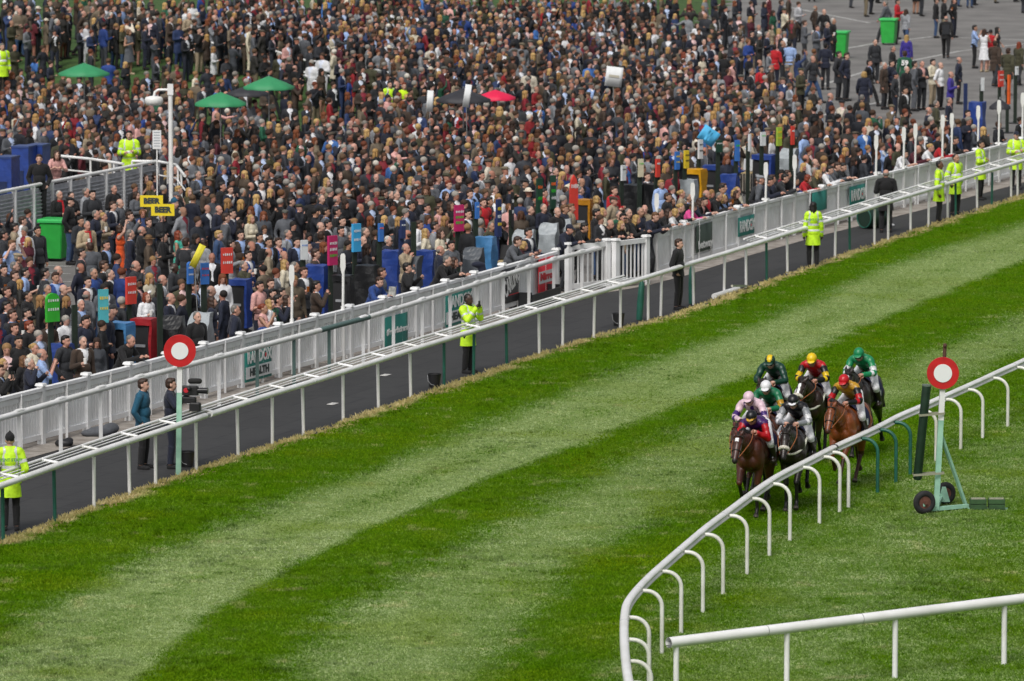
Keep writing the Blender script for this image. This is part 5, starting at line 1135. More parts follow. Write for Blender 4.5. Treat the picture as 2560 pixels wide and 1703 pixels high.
for x, y, w_, lab in ((20, 392, 40, 'blue tall cabinet at the left edge, lowest of the three'), (60, 366, 45, 'blue tall cabinet with grey lid, middle of the three at left'), (97, 362, 40, 'blue tall cabinet right of the other two behind the railing')):
    p = G(x, y, 2.6); k = ppm(p); root = empty('cabinet', (p.x, p.y, 0), -.3, lab, 'cabinet', 'blue cabinets at the left'); m = MB(); m.box((0, 0, 1.3), (w_/k, .6, 2.56)); m.build('body', tarp('blue'), root); m = MB(); m.box((0, 0, 2.6), (w_/k+.03, .63, .05)); m.build('lid', mat('cabinet_lid', (.03, .06, .2), .4), root); m = MB(); m.box((-.02, -.31, 1.2), (w_/k*.5, .02, 1.5)); m.build('door', tarp('navy'), root)
# parasols
def umbrella(x, y, wpx, col, label, z=2.75, tent=.34, ribs=8):
    p = G(x, y, z, False); h0 = hgt(p.x, p.y); p = G(x, y, z+h0*.6); k = ppm(p); r = wpx/k/2; root = empty('umbrella', (p.x, p.y, hgt(p.x, p.y)), rnd.random(), label, 'umbrella', 'umbrellas raised over the crowd'); zz = p.z-hgt(p.x, p.y)
    m = MB(); vs = [(0, 0, zz)]; n = ribs*4
    for j, (f, d) in enumerate(((.33, .30), (.66, .62), (1.0, 1.0))):
        for i in range(n):
            a = 2*PI*i/n; sag = (1-.055*f*abs(math.sin(a*ribs/2))); rr = r*f*sag; vs.append((rr*math.cos(a), rr*math.sin(a), zz-tent*d - .02*f*abs(math.sin(a*ribs/2))))
    for i in range(n): vs.append((vs[1+2*n+i][0]*1.0, vs[1+2*n+i][1]*1.0, vs[1+2*n+i][2]-.07))
    fs = [(0, 1+i, 1+(i+1) % n) for i in range(n)] + [(1+j*n+i, 1+(j+1)*n+i, 1+(j+1)*n+(i+1) % n, 1+j*n+(i+1) % n) for j in range(3) for i in range(n)]
    m.add(vs, fs, True); m.build('canopy', mat('canopy_'+col[0], col[1], .6, .08, 3), root)
    m = MB(); m.cyl((0, 0, 0), (0, 0, zz+.06), .02, n=8); m.build('pole', STEEL, root)
    for i in range(ribs): a = 2*PI*i/ribs; m = MB(); m.cyl((0, 0, zz-.04), (r*.98*math.cos(a), r*.98*math.sin(a), zz-tent-.01), .008, n=5); m.build('rib', STEEL, root)
    return root
GRU = ('green', (.035, .27, .11)); BKU = ('black', (.028, .028, .034)); RDU = ('cerise', (.72, .01, .07))
for u in ((210, 157, 128, GRU, 'green parasol at the far left of the crowd'), (551, 230, 135, GRU, 'green parasol standing lowest, left of the black one'), (672, 190, 128, GRU, 'green parasol above and right of a black umbrella'), (619, 214, 108, BKU, 'dark umbrella between two green parasols'), (1158, 221, 138, BKU, 'black umbrella beside the bright red umbrella'), (1238, 224, 104, RDU, 'bright red umbrella in the middle of the crowd'), (2500, 247, 56, BKU, 'small black umbrella near the right edge')):
    umbrella(*u, **(dict(z=2.1, tent=.25) if u[2] < 120 else {})); LM.append((u[0], u[1]+10, u[4]))
# wheelie bins
def bin_(x, y, label, yaw=-.25, s=1.0):
    p = G(x, y, 0); root = empty('wheelie_bin', (p.x, p.y, 0), yaw, label, 'bin', 'green wheeled bins', s); g = mat('bin_green', (.03, .40, .06), .4, .15, 4)
    m = MB(); m.box((0, 0, .57), (.54, .60, .96), bev=.03); v2 = []; m.v = [(q[0]*(1+.22*(q[2]-.1)), q[1]*(1+.15*(q[2]-.1)), q[2]) for q in m.v]; m.build('body', g, root)
    m = MB(); m.box((0, 0, 1.09), (.76, .76, .09), bev=.03); m.build('lid', mat('bin_lid_green', (.05, .50, .12), .35, .1, 4), root); m = MB(); m.cyl((-.3, .40, 1.08), (.3, .40, 1.08), .02); m.build('handle', g, root)
    for sx in (-.29, .29): m = MB(); m.cyl((sx-.03, .30, .12), (sx+.03, .30, .12), .12, n=16); m.build('wheel', DARK, root)
bin_(137, 652, 'green wheeled bin in front of the louvred railing at left'); bin_(2222, 112, 'green wheeled bin on the open tarmac at top right'); bin_(2100, 146, 'green wheeled bin behind the man in black coat at top right')
LM.append((137, 590, 'green wheeled bin at left'))
# black buckets, crate, barrel and bags on the walkway
def bucket(x, y, label, r=.15):
    p = G(x, y, .02); root = empty('bucket', p, label=label, cat='bucket', group='black buckets on the walkway'); m = MB(); n = 16
    m.tube([(0, 0, 0), (0, 0, .29)], [r*.75, r], n, False); m.tube([(0, 0, .29), (0, 0, .01)], [r*.93, r*.7], n, False); m.add([(r*.73*math.cos(2*PI*i/n), r*.73*math.sin(2*PI*i/n), .01) for i in range(n)], [tuple(range(n))]); m.build('shell', DARK, root)
    m = MB(); m.tube([(r*1.0*math.cos(a), r*1.0*math.sin(a), .29) for a in np.linspace(0, 2*PI, 17)], .009, 5); m.build('rim', DARK, root); m = MB(); m.tube([(-r, 0, .27), (-r*.9, -.06, .14), (-r*.5, -.13, .08), (0, -.16, .06)], .005, 5); m.build('handle', STEEL, root)
bucket(1086, 968, 'black bucket by the turf edge left of the steward with radio'); bucket(1546, 814, 'black bucket by the running rail near the gate'); bucket(468, 1166, 'black bucket behind the far winning post')
def lump(name, x, y, parts, m_, label, cat, z=0):
    p = G(x, y, z); mb = MB()
    for c, r in parts: mb.ell(c, r)
    me = blob(mb, .035, 2); o = mobj(name, me, m_); o.location = (p.x, p.y, z); tag(o, label, cat); return o
lump('coat', 250, 1092, [((0, 0, .10), (.28, .22, .12)), ((.22, .1, .16), (.18, .16, .12)), ((-.2, -.05, .08), (.2, .15, .08))], cloth('gr'), 'grey coat lying in a heap at the foot of the pale fence', 'coat')
lump('bag', 160, 1118, [((0, 0, .08), (.20, .14, .09)), ((.1, .05, .12), (.1, .1, .08))], DARK, 'black bag lying beside the grey coat heap', 'bag')
lump('rope_heap', 2215, 567, [((0, 0, .06), (.14, .1, .07)), ((.14, -.03, .05), (.12, .06, .05)), ((-.1, .05, .10), (.08, .07, .07))], cloth('wh'), 'white cloth heap behind the bald man in black', 'cloth')
lump('jacket', 656, 862, [((0, 0, 0), (.12, .05, .36)), ((.02, 0, .33), (.14, .10, .07)), ((-.05, .02, -.2), (.08, .04, .2))], cloth('bl'), 'blue jacket hung over the pale fence by the RANDOX HEALTH banner', 'jacket', .8)
lump('jacket', 1206, 690, [((0, 0, 0), (.12, .07, .34)), ((-.1, 0, .28), (.18, .09, .08)), ((.06, .02, -.15), (.07, .05, .22))], cloth('nv'), 'dark coat hung over the pale fence right of the leaning couple', 'coat', .9)
def open_crate():
    p = G(1338, 762, .02); root = empty('crate', p, math.atan2(VP.y, VP.x), 'open black crate on the walkway below the Mirror banner', 'crate'); L, W_, H_ = 2.1, .6, .42
    for nm, c, sz in (('base', (0, 0, .02), (L, W_, .04)), ('side', (0, W_/2, H_/2), (L, .03, H_)), ('side', (0, -W_/2, H_/2-.03), (L, .03, H_-.06)), ('end', (L/2, 0, H_/2), (.03, W_-.04, H_-.01)), ('end', (-L/2, 0, H_/2), (.03, W_-.04, H_-.01))):
        m = MB(); m.box(c, sz); m.build(nm, mat('crate_black', (.028, .03, .033), .4), root)
open_crate()
def barrel():
    p = G(2160, 572, .02); root = empty('barrel', p, math.atan2(VP.y, VP.x)-.5, 'dark green plastic barrel lying on its side on the walkway', 'barrel'); d = Vector((1, 0, 0)); m = MB(); m.tube([(0, 0, .3), (.12, 0, .3), (.4, 0, .3), (.78, 0, .3)][::-1], [.27, .30, .30, .27], 20, False); m.tube([(0, 0, .3), (.7, 0, .3)], [.25, .25], 20, True); m.build('body', mat('barrel_green', (.01, .03, .02), .3), root)
    m = MB(); m.tube([(-.005, .27*math.cos(a), .3+.27*math.sin(a)) for a in np.linspace(0, 2*PI, 25)], .018, 6); m.build('rim', GREENP, root)
barrel()
def white_pipe():
    a = G(1785, 741, .08); b = G(1845, 722, .10); m = MB(); m.cyl((0, 0, 0), b-a, .07, n=12); o = m.build('pipe', WHITE, None, a); tag(o, 'short white pipe lying on the walkway edge near the raking strut', 'pipe')
white_pipe()
for i, (x, y) in enumerate(((1790, 732),)):
    a = G(1870, 715, .05); m = MB(); m.bar(G(1830, 715, .8)-a, (0, 0, 0), .05, .05); o = m.build('raking_strut', mat('old_cream_paint', (.5, .48, .4), .6, .3, 5), None, a); tag(o, 'cream raking strut propping the running rail near its second section', 'strut')
# litter on the walkway and turf
for x, y, lab in ((832, 1010, 'flat scrap of paper on the dark walkway, nearer one'), (964, 938, 'flat scrap of paper on the dark walkway, farther one')):
    p = G(x, y, .022); m = MB(); m.box((0, 0, .004), (.16, .3, .008), Matrix.Rotation(-.34, 3, 'Z')); o = m.build('paper_scrap', PAPER, None, p); tag(o, lab, 'litter')
# raised deck with louvred railing on the left
def deck():
    A = G(-60, 492, 2.0); B = G(393, 403, 2.0); A.z = B.z = 0; d = (B-A); L = d.length; d.normalize(); n = Vector((d.y, -d.x, 0))
    root = empty('deck_railing', A, math.atan2(d.y, d.x), 'white railing with dark louvred panels fronting the raised deck at left', 'railing')
    m = MB(); m.tube([(0, 0, 2.0), (L, 0, 2.0)], .05, 8); m.build('top_rail', WHITE, root); k = int(L/1.1); 
    lv = mat('grey_louvre', (.46, .47, .50), .6, .3, 5)
    for i in range(k+1):
        x = L*i/k; m = MB(); m.bar((x, 0, 0), (x, 0, 1.98), .12, .07); m.build('post', WPAINT, root)
        if i < k:
            m = MB(); m.box((x+L/k/2, .04, 1.02), (L/k-.1, .03, 1.75)); 
            for j in range(16): m.box((x+L/k/2, .005,   .25+j*.100), (L/k-.12, .03, .05), Matrix.Rotation(.5, 3, 'X'))
            m.build('louvre_panel', lv, root)
    dk = MB(); q = 3.6
    dk.box((L/2, .15+q/2, .5), (L, q, .98)); o = dk.build('deck', mat('deck_boards', (.16, .15, .14), .8, .3, 3), None, A, math.atan2(d.y, d.x)); tag(o, 'raised grey deck behind the louvred railing', 'deck')
    def hand(pts_, z, lab):
        r2 = empty('hand_rail', (pts_[0].x, pts_[0].y, z), label=lab, cat='railing', group='white hand rails on the deck'); o_ = pts_[0]
        for h_ in (1.0, .62):
            m = MB(); m.tube([Vector((p.x-o_.x, p.y-o_.y, h_)) for p in pts_], .04 if h_ == 1.0 else .025, 8); m.build('rail', WHITE, r2)
        for p, t in curve_pts([Vector((p.x-o_.x, p.y-o_.y, 0)) for p in pts_], 1.4): m = MB(); m.cyl((p.x, p.y, 0), (p.x, p.y, 1.0), .03, n=8); m.build('post', WHITE, r2)
    hand([G(150, 390, 2.0), G(230, 398, 2.0), G(308, 410, 2.0)], 1.0, 'white hand rail running across the deck left of the deck steward')
    hand([G(330, 403, 2.0), G(395, 404, 2.0), G(440, 412, 2.0), G(462, 440, 2.0)], 1.0, 'white hand rail curving down right of the deck steward')
    m = MB(); m.box((0, 0, .5), (1.6, .5, 1.0)); p = G(255, 432, 1.0); 
    # lamp post
    P = G(424, 403, 2.2); P.z = 0; P += Vector((0, .6, 0)); kk = ppm(P+Vector((0, 0, 3.5))); top = 2.2+(403-217)/kk
    lp = empty('lamp_post', P, label='white lamp post with a hanging drum lamp at the end of the deck', cat='lamp post'); m = MB(); m.cyl((0, 0, 0), (0, 0, top), .065, n=10); m.build('pole', WHITE, lp); m = MB(); m.box((0, 0, top-.12), (.16, .16, .3)); m.build('head_box', WHITE, lp)
    m = MB(); m.tube([(0, 0, top-.13), (-.34, 0, top-.13), (-.43, 0, top-.19), (-.46, 0, top-.32)], .035, 8); m.build('arm', WHITE, lp); m = MB(); m.tube([(-.46, 0, top-.30), (-.46, 0, top-.33), (-.46, 0, top-.38), (-.46, 0, top-.48), (-.46, 0, top-.55), (-.46, 0, top-.57)], [.08, .22, .255, .25, .2, .05], 16); m.build('lamp_drum', WHITE, lp)
    p = G(392, 325, 3.0); m = MB(); s_ = empty('sign', (p.x, p.y, 1), label='small white notice on a pole beside the lamp post', cat='sign'); m.box((0, 0, 1.73), (.24, .02, .52)); m.build('notice', RIMW, s_); m = MB(); m.cyl((0, .03, 0), (0, .03, 2.0), .02); m.build('pole', WHITE, s_)
    m = MB()
    for j in range(6): m.box((0, -.014, 1.93-j*.075), (.17, .004, .022))
    m.build('text_lines', mat('faded_print', (.35, .38, .42), .7), s_)
deck()
LM += [(323, 345, 'deck steward'), (424, 260, 'white lamp post')]
# signs carried in the crowd
def beer(x, y, label):
    p = G(x, y, 2.35); root = empty('beer_sign', (p.x, p.y, 0), -.1, label, 'sign', 'yellow BEER signs'); Y_ = mat('sign_yellow', (.80, .62, .02), .5); m = MB(); m.box((0, 0, 2.35), (.58, .03, .29)); m.build('panel', Y_, root); m = MB(); m.cyl((0, .04, 1.2), (0, .04, 2.3), .015); m.build('pole', DARK, root)
    o = lettering('BEER', root, Vector((0, -.022, 2.35)), face_rot((0, -1, 0)), .2, INKD, .003, 1, .012); bb = [v[0] for v in o.bound_box]; o.scale = (.42/(max(bb)-min(bb)), .95, 1)
beer(379, 503, 'yellow BEER sign held high, upper left of the two'); beer(407, 525, 'yellow BEER sign held high, lower right of the two'); LM.append((395, 530, 'yellow BEER signs'))
def card(name, x, y, w_, h_, z, m_, label, tilt=0, cat='sign', lines=None, wavy=0):
    p = G(x, y, z, False); hh = hgt(p.x, p.y); root = empty(name, (p.x, p.y, hh), 0, label, cat); k = z-hh; M = Matrix.Rotation(tilt, 3, 'Y'); mb = MB(); n = 6
    vs = [Vector((0, 0, k)) + M @ Vector(((i/n-.5)*w_, wavy*math.sin(i*1.3+j*2)+t_, (j-.5)*h_)) for t_ in (0, .015) for j in (0, 1) for i in range(n+1)]; q = n+1
    mb.add(vs, [(i, i+1, q+i+1, q+i) for i in range(n)] + [(2*q+i+1, 2*q+i, 3*q+i, 3*q+i+1) for i in range(n)] + [(q+i, q+i+1, 3*q+i+1, 3*q+i) for i in range(n)] + [(i+1, i, 2*q+i, 2*q+i+1) for i in range(n)] + [(0, q, 3*q, 2*q), (n, 2*q+n, 3*q+n, q+n)], True); mb.build('sheet', m_, root)
    mb = MB(); mb.bar(Vector((0, .03, .9)), Vector((0, .03, k)) + M @ Vector((0, 0, -h_*.3)), .02); mb.build('stick', STEEL, root)
    if lines:
        mb = MB(); mb.bar(Vector((0, -.02, k))+M @ Vector((-w_*.3, 0, .02)), Vector((0, -.02, k))+M @ Vector((w_*.3, 0, .02)), .004, h_*.12); mb.build('print', mat('faded_gold', (.5, .47, .38), .7), root)
    return root
card('placard', 1535, 192, .56, .66, 2.3, BWHITE, 'large white placard tilted over the crowd', .12, lines=1); LM.append((1535, 200, 'large white placard'))
card('flag', 1772, 340, .52, .46, 2.3, mat('flag_blue', (.08, .45, .78), .7, .3, 4), 'light blue flag waving above the bookmaker boards', .6, 'flag', wavy=.05); LM.append((1772, 345, 'light blue flag'))
card('flag', 494, 640, .16, .55, 2.5, mat('flag_yellow', (.75, .66, .05), .7, .2, 4), 'narrow yellow flag between two blue bookmaker boards', .45, 'flag', wavy=.02); LM.append((494, 650, 'yellow flag'))
card('pennant', 1168, 240, .2, .7, 2.8, BWHITE, 'white pennant in front of the black umbrella', .15, 'flag'); card('pennant', 1075, 253, .2, .66, 2.4, BWHITE, 'white pennant left of the black umbrella', .06, 'flag')
# white barrier along the bank
def bank_rail(P, lab):
    L = []
    for x, y in P: p = G(x, y, 1.0, True); L.append(p)
    root = empty('barrier', (L[0].x, L[0].y, L[0].z-1), label=lab, cat='railing', group='white barriers on the bank'); o_ = root.location.copy()
    for dz in (0, -.45):
        m = MB(); m.tube([p-o_+Vector((0, 0, dz)) for p in L], .04, 8); m.build('rail', WPAINT, root)
    for p, t in curve_pts([p-o_ for p in L], 2.6): m = MB(); m.bar((p.x, p.y, p.z-1.05), (p.x, p.y, p.z+.05), .1, .08); m.build('post', WPAINT, root)
bank_rail([(655, 118), (760, 150), (860, 165)], 'white barrier on the bank, left length'); bank_rail([(915, 171), (985, 184), (1052, 200), (1110, 215)], 'white barrier on the bank, right length beside the hi-vis vests')
bank_rail([(318, 46), (350, 52)], 'short white rail among drinkers at top left'); bank_rail([(470, 84), (480, 100), (560, 112)], 'white barrier low on the bank at top left')
# ------------------------------------------------------------------ people one can pick out, read off the photograph:
# x y outfit colour hair [pose] [flags]; outfit s suit, c coat, o long coat, t shirt/top, d dress; hair capital = long
RG = {1: (0, 0, 3.681), 2: (640, 0, 3.681), 3: (1280, 0, 3.681), 4: (1920, 0, 3.681), 5: (0, 426, 3.681), 6: (640, 426, 3.681), 7: (1280, 426, 3.681), 8: (1920, 426, 3.681), 9: (0, 800, 2.703)}
PEOPLE = """#5
315 235 c nv k pocket;545 230 c bk w hang scarf;655 240 o bk K both;640 290 c bk k pocket flatcap=bk;790 205 c lg g cup;850 225 c ch k both;855 140 o cr Y hang;965 130 o gr k cup;1045 175 c bk g hang
1140 90 d mr Y cup;1215 95 c tn Y cup;1260 60 t lb n hang;1100 305 c gr n both;1255 235 o gr b both F;1340 80 d bk B phone;1425 60 s nv b cup;1540 40 o bk Y phone;1590 75 s nv k hang;1640 185 c bn y cup;1620 240 c ch k cup cap=gr
1605 305 c ch g hang beanie=te;1740 200 d ol Y cup;1700 25 s bk k hang;1820 45 s gr g cup;1890 195 o bn b cup;2040 150 o bk k both;2120 180 s nv b phone;2010 365 c nv n cup;2075 440 s gr b hang;2130 400 s nv k chin;2215 600 s bn k hang
2310 450 c cr Y both;2120 685 s lg k cup;1300 560 o bk n cross beard tie=lb;1195 590 s nv g hang;1365 480 c ch b hang;1640 600 d tq R both;1500 620 o bk K both;1710 670 s ch b hang y=60;1880 680 o lg B hang y=50;1600 900 c ch n hang sk=4
1245 880 c ch n chin;800 510 c bg g cup scarf;740 470 o ch k both;880 410 c nv g hang;950 430 o tn Y both;1035 330 s nv b both;1190 425 c gr b phone;205 470 t wh b hang;130 530 o tn k hang;110 690 t lb l wave;30 600 c ch k hang;975 690 s bk k hang
830 710 o gr b hang y=110;745 765 s ch k hang;1105 545 d oj b up F;950 880 s bk b hang tie=bk;1010 960 s bk g hang tie=bk;860 950 c bl g hang;805 1030 s nv k hang;410 950 s ch k hang;510 990 s bl b hang;530 925 t pk n hang;580 1100 c ch n pocket
435 1100 c tn g hang;225 945 t lb k hang;130 890 c gr g hang;130 970 c ch b hang;35 920 c ch k hang;165 810 c bn g cup flatcap=tn;255 1160 c bk K hang;110 1215 c ch B hang;55 1255 s nv k cup;110 1335 s ch b cup;240 1320 s bk k hang beard
265 1440 c bk r hang;745 1240 s gr w cup;790 1385 c nv b both;1000 1330 c nv g hang;1035 1285 c nv k hang cap=ch;1350 1170 c wh R cup F fasc;1265 1045 s nv k cup beard sk=3;1490 1010 s lg n cup;1565 1180 s nv n hang;1785 1080 s bk b hang
1940 1110 c ch n phone;1950 1215 c nv B hang;1980 1360 c bk g hang;2180 1290 o nv g hang;2240 880 c ol g chin;2280 785 s bl k cup;2010 600 c db y hang;1790 790 c lg g hang;1180 400 c bk k hang;345 560 c ch k hang;60 1120 c nv b hang
#9
125 150 c bk k both;160 280 c bk L hang;270 300 c nv w camera;280 235 t lb n phone;50 345 s bk b phone;130 350 s bk b phone;20 300 c tn Y hang;560 150 s bn g cup;920 140 c bk g lean;575 15 c nv k both;440 145 c ch k hang;230 195 o cr Y hang;95 60 c nv b hang
#6
50 140 s nv k hang;130 120 s ch b hang;200 90 s bk k hang sk=4;325 70 c bk g hang;475 85 s nv n hang;400 145 s nv b hang y=80;600 190 s ch g hang;650 110 c tn Y hang;770 50 c bk B cross;1020 260 c bk K both;1180 220 s bk b both;1240 230 s bk g both;1310 150 c nv k both
1430 100 c lg Y phone;1550 100 c bk K hang;1610 120 s gr b hang y=60;1670 80 s gr b hang tie=lb;1770 135 c lb r hang;1865 90 c gr n hang;1860 155 s nv b hang y=70;1745 235 c bk b hang F;1965 220 s bk b hang tie=bk;2070 50 s lg k hang;2190 180 s wh g hang;2270 80 c bk g hang
2090 300 c rd b hang;2145 290 c ch k hang;2165 520 c ol g hang;95 320 c bk B phone;320 290 c nv k cup;530 280 o bk k hang y=70;740 275 s nv n hang;600 265 c nv g hang;640 385 s gr k hang;740 385 s bk k hang;790 470 s gr k both;590 520 s bk n hang;660 500 s bk k hang
600 610 s nv b hang y=60;1425 330 c nv k pocket;1565 350 s gr k hang;1680 370 d pk B both;1790 330 d bk B both;1640 520 s lg k cup;1560 580 t cr Y hang;1500 505 c wh b cup;1695 590 c cr B cup;1945 405 s bk k hang;1005 570 c bk g hang;985 650 s nv n hang tie=pu
1215 650 c nv w hang shades;1375 720 c tn n chin;1690 740 c nv n hang;1795 695 c gr k both;1795 800 c bk g lean;1860 815 c bk B lean F;1425 900 c bk k camera;1155 945 c gr b hang;1185 1010 c bl b lean paper;30 620 s ch k hang;115 665 s bk k cup;205 665 s bl b cup tie=mr
290 590 s lg g hang;375 665 s nv k hang;470 700 s wh k hang;545 770 s bn b both;265 870 c cr Y hang;355 890 c bk g hang;30 1070 t pk k hang;135 1045 c ch b hang;150 1140 s gr k hang;230 1130 s gr k phone;65 1275 d pk R phone;285 1200 s nv k phone;360 1230 c gn b hang
550 1065 s bn k phone;495 1250 c wh Y hang;570 1210 s bk B hang;1290 230 s bk g hang;870 610 t ol g hang;440 940 s ch b hang;780 560 o gr k hang
#7
85 640 c gr b lean;150 655 c mr y lean F;245 580 s nv k both;560 545 c nv k lean cap=nv;690 545 c bk k lean;625 190 c bl g hang;935 190 c rd b hang;930 285 c tn g hang flatcap=bn;110 125 c bk g hang flatcap=bk;290 210 c rd k hang;165 370 c ch g hang;290 350 c nv g both;780 275 c tn y hang F
775 400 c bk k hang;835 390 c cr Y hang;945 520 c bk n lean;1050 560 c bk Y lean;1180 545 c bk Y lean;1045 465 c tn y hang F;985 415 c gn g hang;1070 395 c bn g hang;1180 385 c nv g hang;1265 450 c bk k hang shades;1355 545 c nv l lean;1395 460 c ch g lean;1480 475 c bk B lean
1540 520 c wh y lean F;1590 430 c bk Y lean;1620 255 s bk g hang;1710 395 c hp L lean brim=bn;1765 375 c nv B lean;1810 285 s bk k lean;1945 340 c bk g lean;1940 160 s lb b hang;2040 185 s bk k hang;2110 270 c bn B lean;2090 350 c bl y lean F;2175 195 c cr Y hang;2260 240 c rd n hang;1990 270 c lb Y lean
480 360 c nv l hang;415 385 c bk n hang;395 15 s gr g hang;370 90 c lg k hang;690 15 c nv k hang;540 350 c tn l hang;1240 60 s nv b hang;1430 250 c bk b hang;1470 290 c bn B hang;1560 220 c tn Y hang;1370 130 c lb y hang;2260 110 c ch b hang
#8
45 175 c nv k lean;300 120 c bl K lean;405 95 c rd r lean F;505 45 c ol Y lean;185 165 c ch k lean;155 85 c nv b hang;600 25 s wh k lean;670 60 c gr b lean;725 35 c ch k lean;90 95 c gr g hang flatcap=lg;330 45 s nv b hang
#4
120 25 c nv b walk;515 110 c bk n walk;600 195 c bk w hang;540 230 c nv g hang;335 215 s gr b cup;450 260 s gr b both;1085 35 c gr g walk y=160;1190 20 c rd k both;1270 110 c lg B walk y=60;1640 175 c bk n walk y=80 vest;1900 260 t lb k phone;1990 295 d wh B phone y=60;2110 275 d bk K walk y=0;2050 300 d rd K hang y=80
2090 405 o bn b walk y=60;2210 475 o ol b walk y=60;2310 415 o ol R walk y=60;1545 10 c bk k hang;1620 5 c bk b hang;1710 10 c bk k hang;1275 350 c pu Y hang y=80;1145 450 c bk g both;1260 500 c gn b hang y=85 num;410 545 c ch n walk;530 425 c nv k hang y=70;650 505 o ch k hang;720 520 c nv b pocket
885 690 o nv y walk y=95 F;930 580 s bk k walk;1070 605 o bn w hang;1170 695 c ch b pocket y=-10 beanie=nv;1135 585 c nv k hang;1275 640 c bk w hang;1345 595 s gr k hang;1415 590 s ch g cross;1515 575 c cr k cross;1585 605 t wh n hang;1680 690 c pu n cup;1755 555 c nv n pocket;300 660 c ol g both flatcap=ol
200 410 t lb k hang y=70;135 405 c nv n hang;60 440 c rd k hang y=80;335 485 c gr b hang;865 905 c bk g hang y=70;570 890 s nv n hang;465 935 c lg k hang;1260 835 s bk k hang;1545 960 c ol g hang;1665 930 s nv g hang;1295 1390 t wh k lean;1755 1205 c bk k lean;1640 1290 c rd K lean;1475 1020 s nv n hang;1835 1050 s bk k hang;1410 1375 c mr n lean;1530 1335 c wh Y lean;430 1500 s nv n hang;985 390 c ch g hang;30 250 c tn B hang;100 290 d pk Y hang
#3
2110 365 c tn b pocket;1580 510 d wh R cup;1765 390 s lg g both;1845 430 s nv r cup;1960 520 o bk b hang y=70;2290 640 c rd k both;2200 665 s ch g hang;2345 320 s nv g cup;2205 315 c bk k hang shades;1620 470 s wh k hang;1675 440 s nv k hang;1700 240 c wh B walk;1735 730 o bk n hang;1930 800 s nv k both
#1
35 60 c bk b hang;150 80 c bk g cup;260 85 s ch n cup;455 30 s ol l cup tie=mr;590 25 s nv k cup;485 265 c gr g pocket beanie=gr;525 380 c nv w hang;765 130 c bn n walk;845 90 c bk g cup;1045 80 s nv b both;1100 125 d bk B both;1185 265 d gr l cup F;1330 220 s nv b both tie=pk;1565 285 s bn k hang;1830 240 c bk k chin;1970 335 s nv n both;2075 330 s bk n both;2215 300 s bk g both;1705 50 s nv k hang;1740 150 c tn n hang"""
SPECIAL_XY = []
STYLE = {'k': 'short', 'b': 'short', 'l': 'short', 'g': 'crop', 'w': 'crop', 'y': 'short', 'r': 'short', 'n': 'rim'}
rp = random.Random(11); plist = []; reg = None
for line in PEOPLE.split('\n'):
    if line.startswith('#'): reg = RG[int(line[1:])]; continue
    for q in line.split(';'):
        f = q.split()
        if len(f) >= 5 or len(f) == 4: pass
        x = reg[0]+float(f[0])/reg[2]; y = reg[1]+float(f[1])/reg[2]
        plist.append((x, y, f[2], f[3], f[4], f[5] if len(f) > 5 else 'hang', f[6:]))
def near_lm(x, y):
    best = None
    for lx, ly, nm in LM:
        d = math.hypot((lx-x), (ly-y)*1.6)
        if best is None or d < best[0]: best = (d, lx, ly, nm)
    return best
def rel(x, y, lm):
    d, lx, ly, nm = lm; dx, dy = x-lx, y-ly
    if abs(dx) > abs(dy)*1.2: w_ = 'right of' if dx > 0 else 'left of'
    else: w_ = 'in front of' if dy > 0 else 'behind'
    return ('just ' if d < 45 else 'well ' if d > 150 else '')+w_
WHAT = {'s': 'jacket', 'c': 'coat', 'o': 'long coat', 't': 'shirt', 'd': 'dress'}
LM += [(357, 963, 'man in teal jacket'), (1696, 608, 'black-coated man on the walkway'), (2033, 516, 'woman steward'), (2215, 434, 'bald man in black'), (1170, 749, 'steward with radio'), (2222, 80, 'wheeled bin on the tarmac'), (2541, 339, 'steward at the right edge'), (1007, 215, 'hi-vis vests on the bank'), (640, 830, 'first RANDOX HEALTH banner'), (1985, 440, 'sixth tall pole'), (1730, 520, 'fourth tall pole'), (2300, 130, 'group of police in black'), (2380, 390, 'pair of stewards'), (1580, 640, 'white barred gate')]
SHORTN = {}
def shortlm(n):
    w_ = [a for a in n.split()]
    for k, a in enumerate(w_):
        if k > 1 and a in ('at', 'in', 'with', 'between', 'right', 'left', 'above', 'below', 'behind', 'beside', 'under', 'near', 'across', 'over', 'waving', 'standing', 'and') and k >= 3: w_ = w_[:k]; break
    return ' '.join(w_[:7])
used_labels = {}
def make_label(x, y, o, c, hr, flags, fem):
    who = 'woman' if fem else 'man'; hn = {'k': 'dark-haired', 'b': 'brown-haired', 'l': 'fair-haired', 'g': 'grey-haired', 'w': 'white-haired', 'y': 'blonde' if fem else 'blond', 'r': 'red-haired', 'n': 'bald'}[hr.lower()]
    for fl in flags:
        if '=' in fl and fl.split('=')[0] in ('flatcap', 'cap', 'beanie', 'brim'): hn = {'flatcap': 'flat-capped', 'cap': 'capped', 'beanie': 'woolly-hatted', 'brim': 'hatted'}[fl.split('=')[0]]
    lm = near_lm(x, y); s_ = '%s %s in %s %s %s %s' % (hn, who, CNAME[c], WHAT[o], rel(x, y, lm), shortlm(lm[3]))
    s_ = s_.replace('  ', ' ')
    return ' '.join(s_.split()[:16])
PXY = []
allp = []
for x, y, o, c, hr, pose, flags in plist:
    fem = hr.isupper() or o == 'd' or 'F' in flags; allp.append([x, y, o, c, hr, pose, flags, fem, make_label(x, y, o, c, hr, flags, fem)])
from collections import defaultdict
grp = defaultdict(list)
for a in allp: grp[a[8]].append(a)
for l, L in grp.items():
    if len(L) > 1:
        L.sort(key=lambda a: a[0]); nm = ['leftmost', 'rightmost'] if len(L) == 2 else ['leftmost'] + ['second', 'third', 'fourth', 'fifth'][:len(L)-2] + ['rightmost']
        for a, t_ in zip(L, nm): a[8] = ' '.join((t_+' '+a[8]).split()[:16])
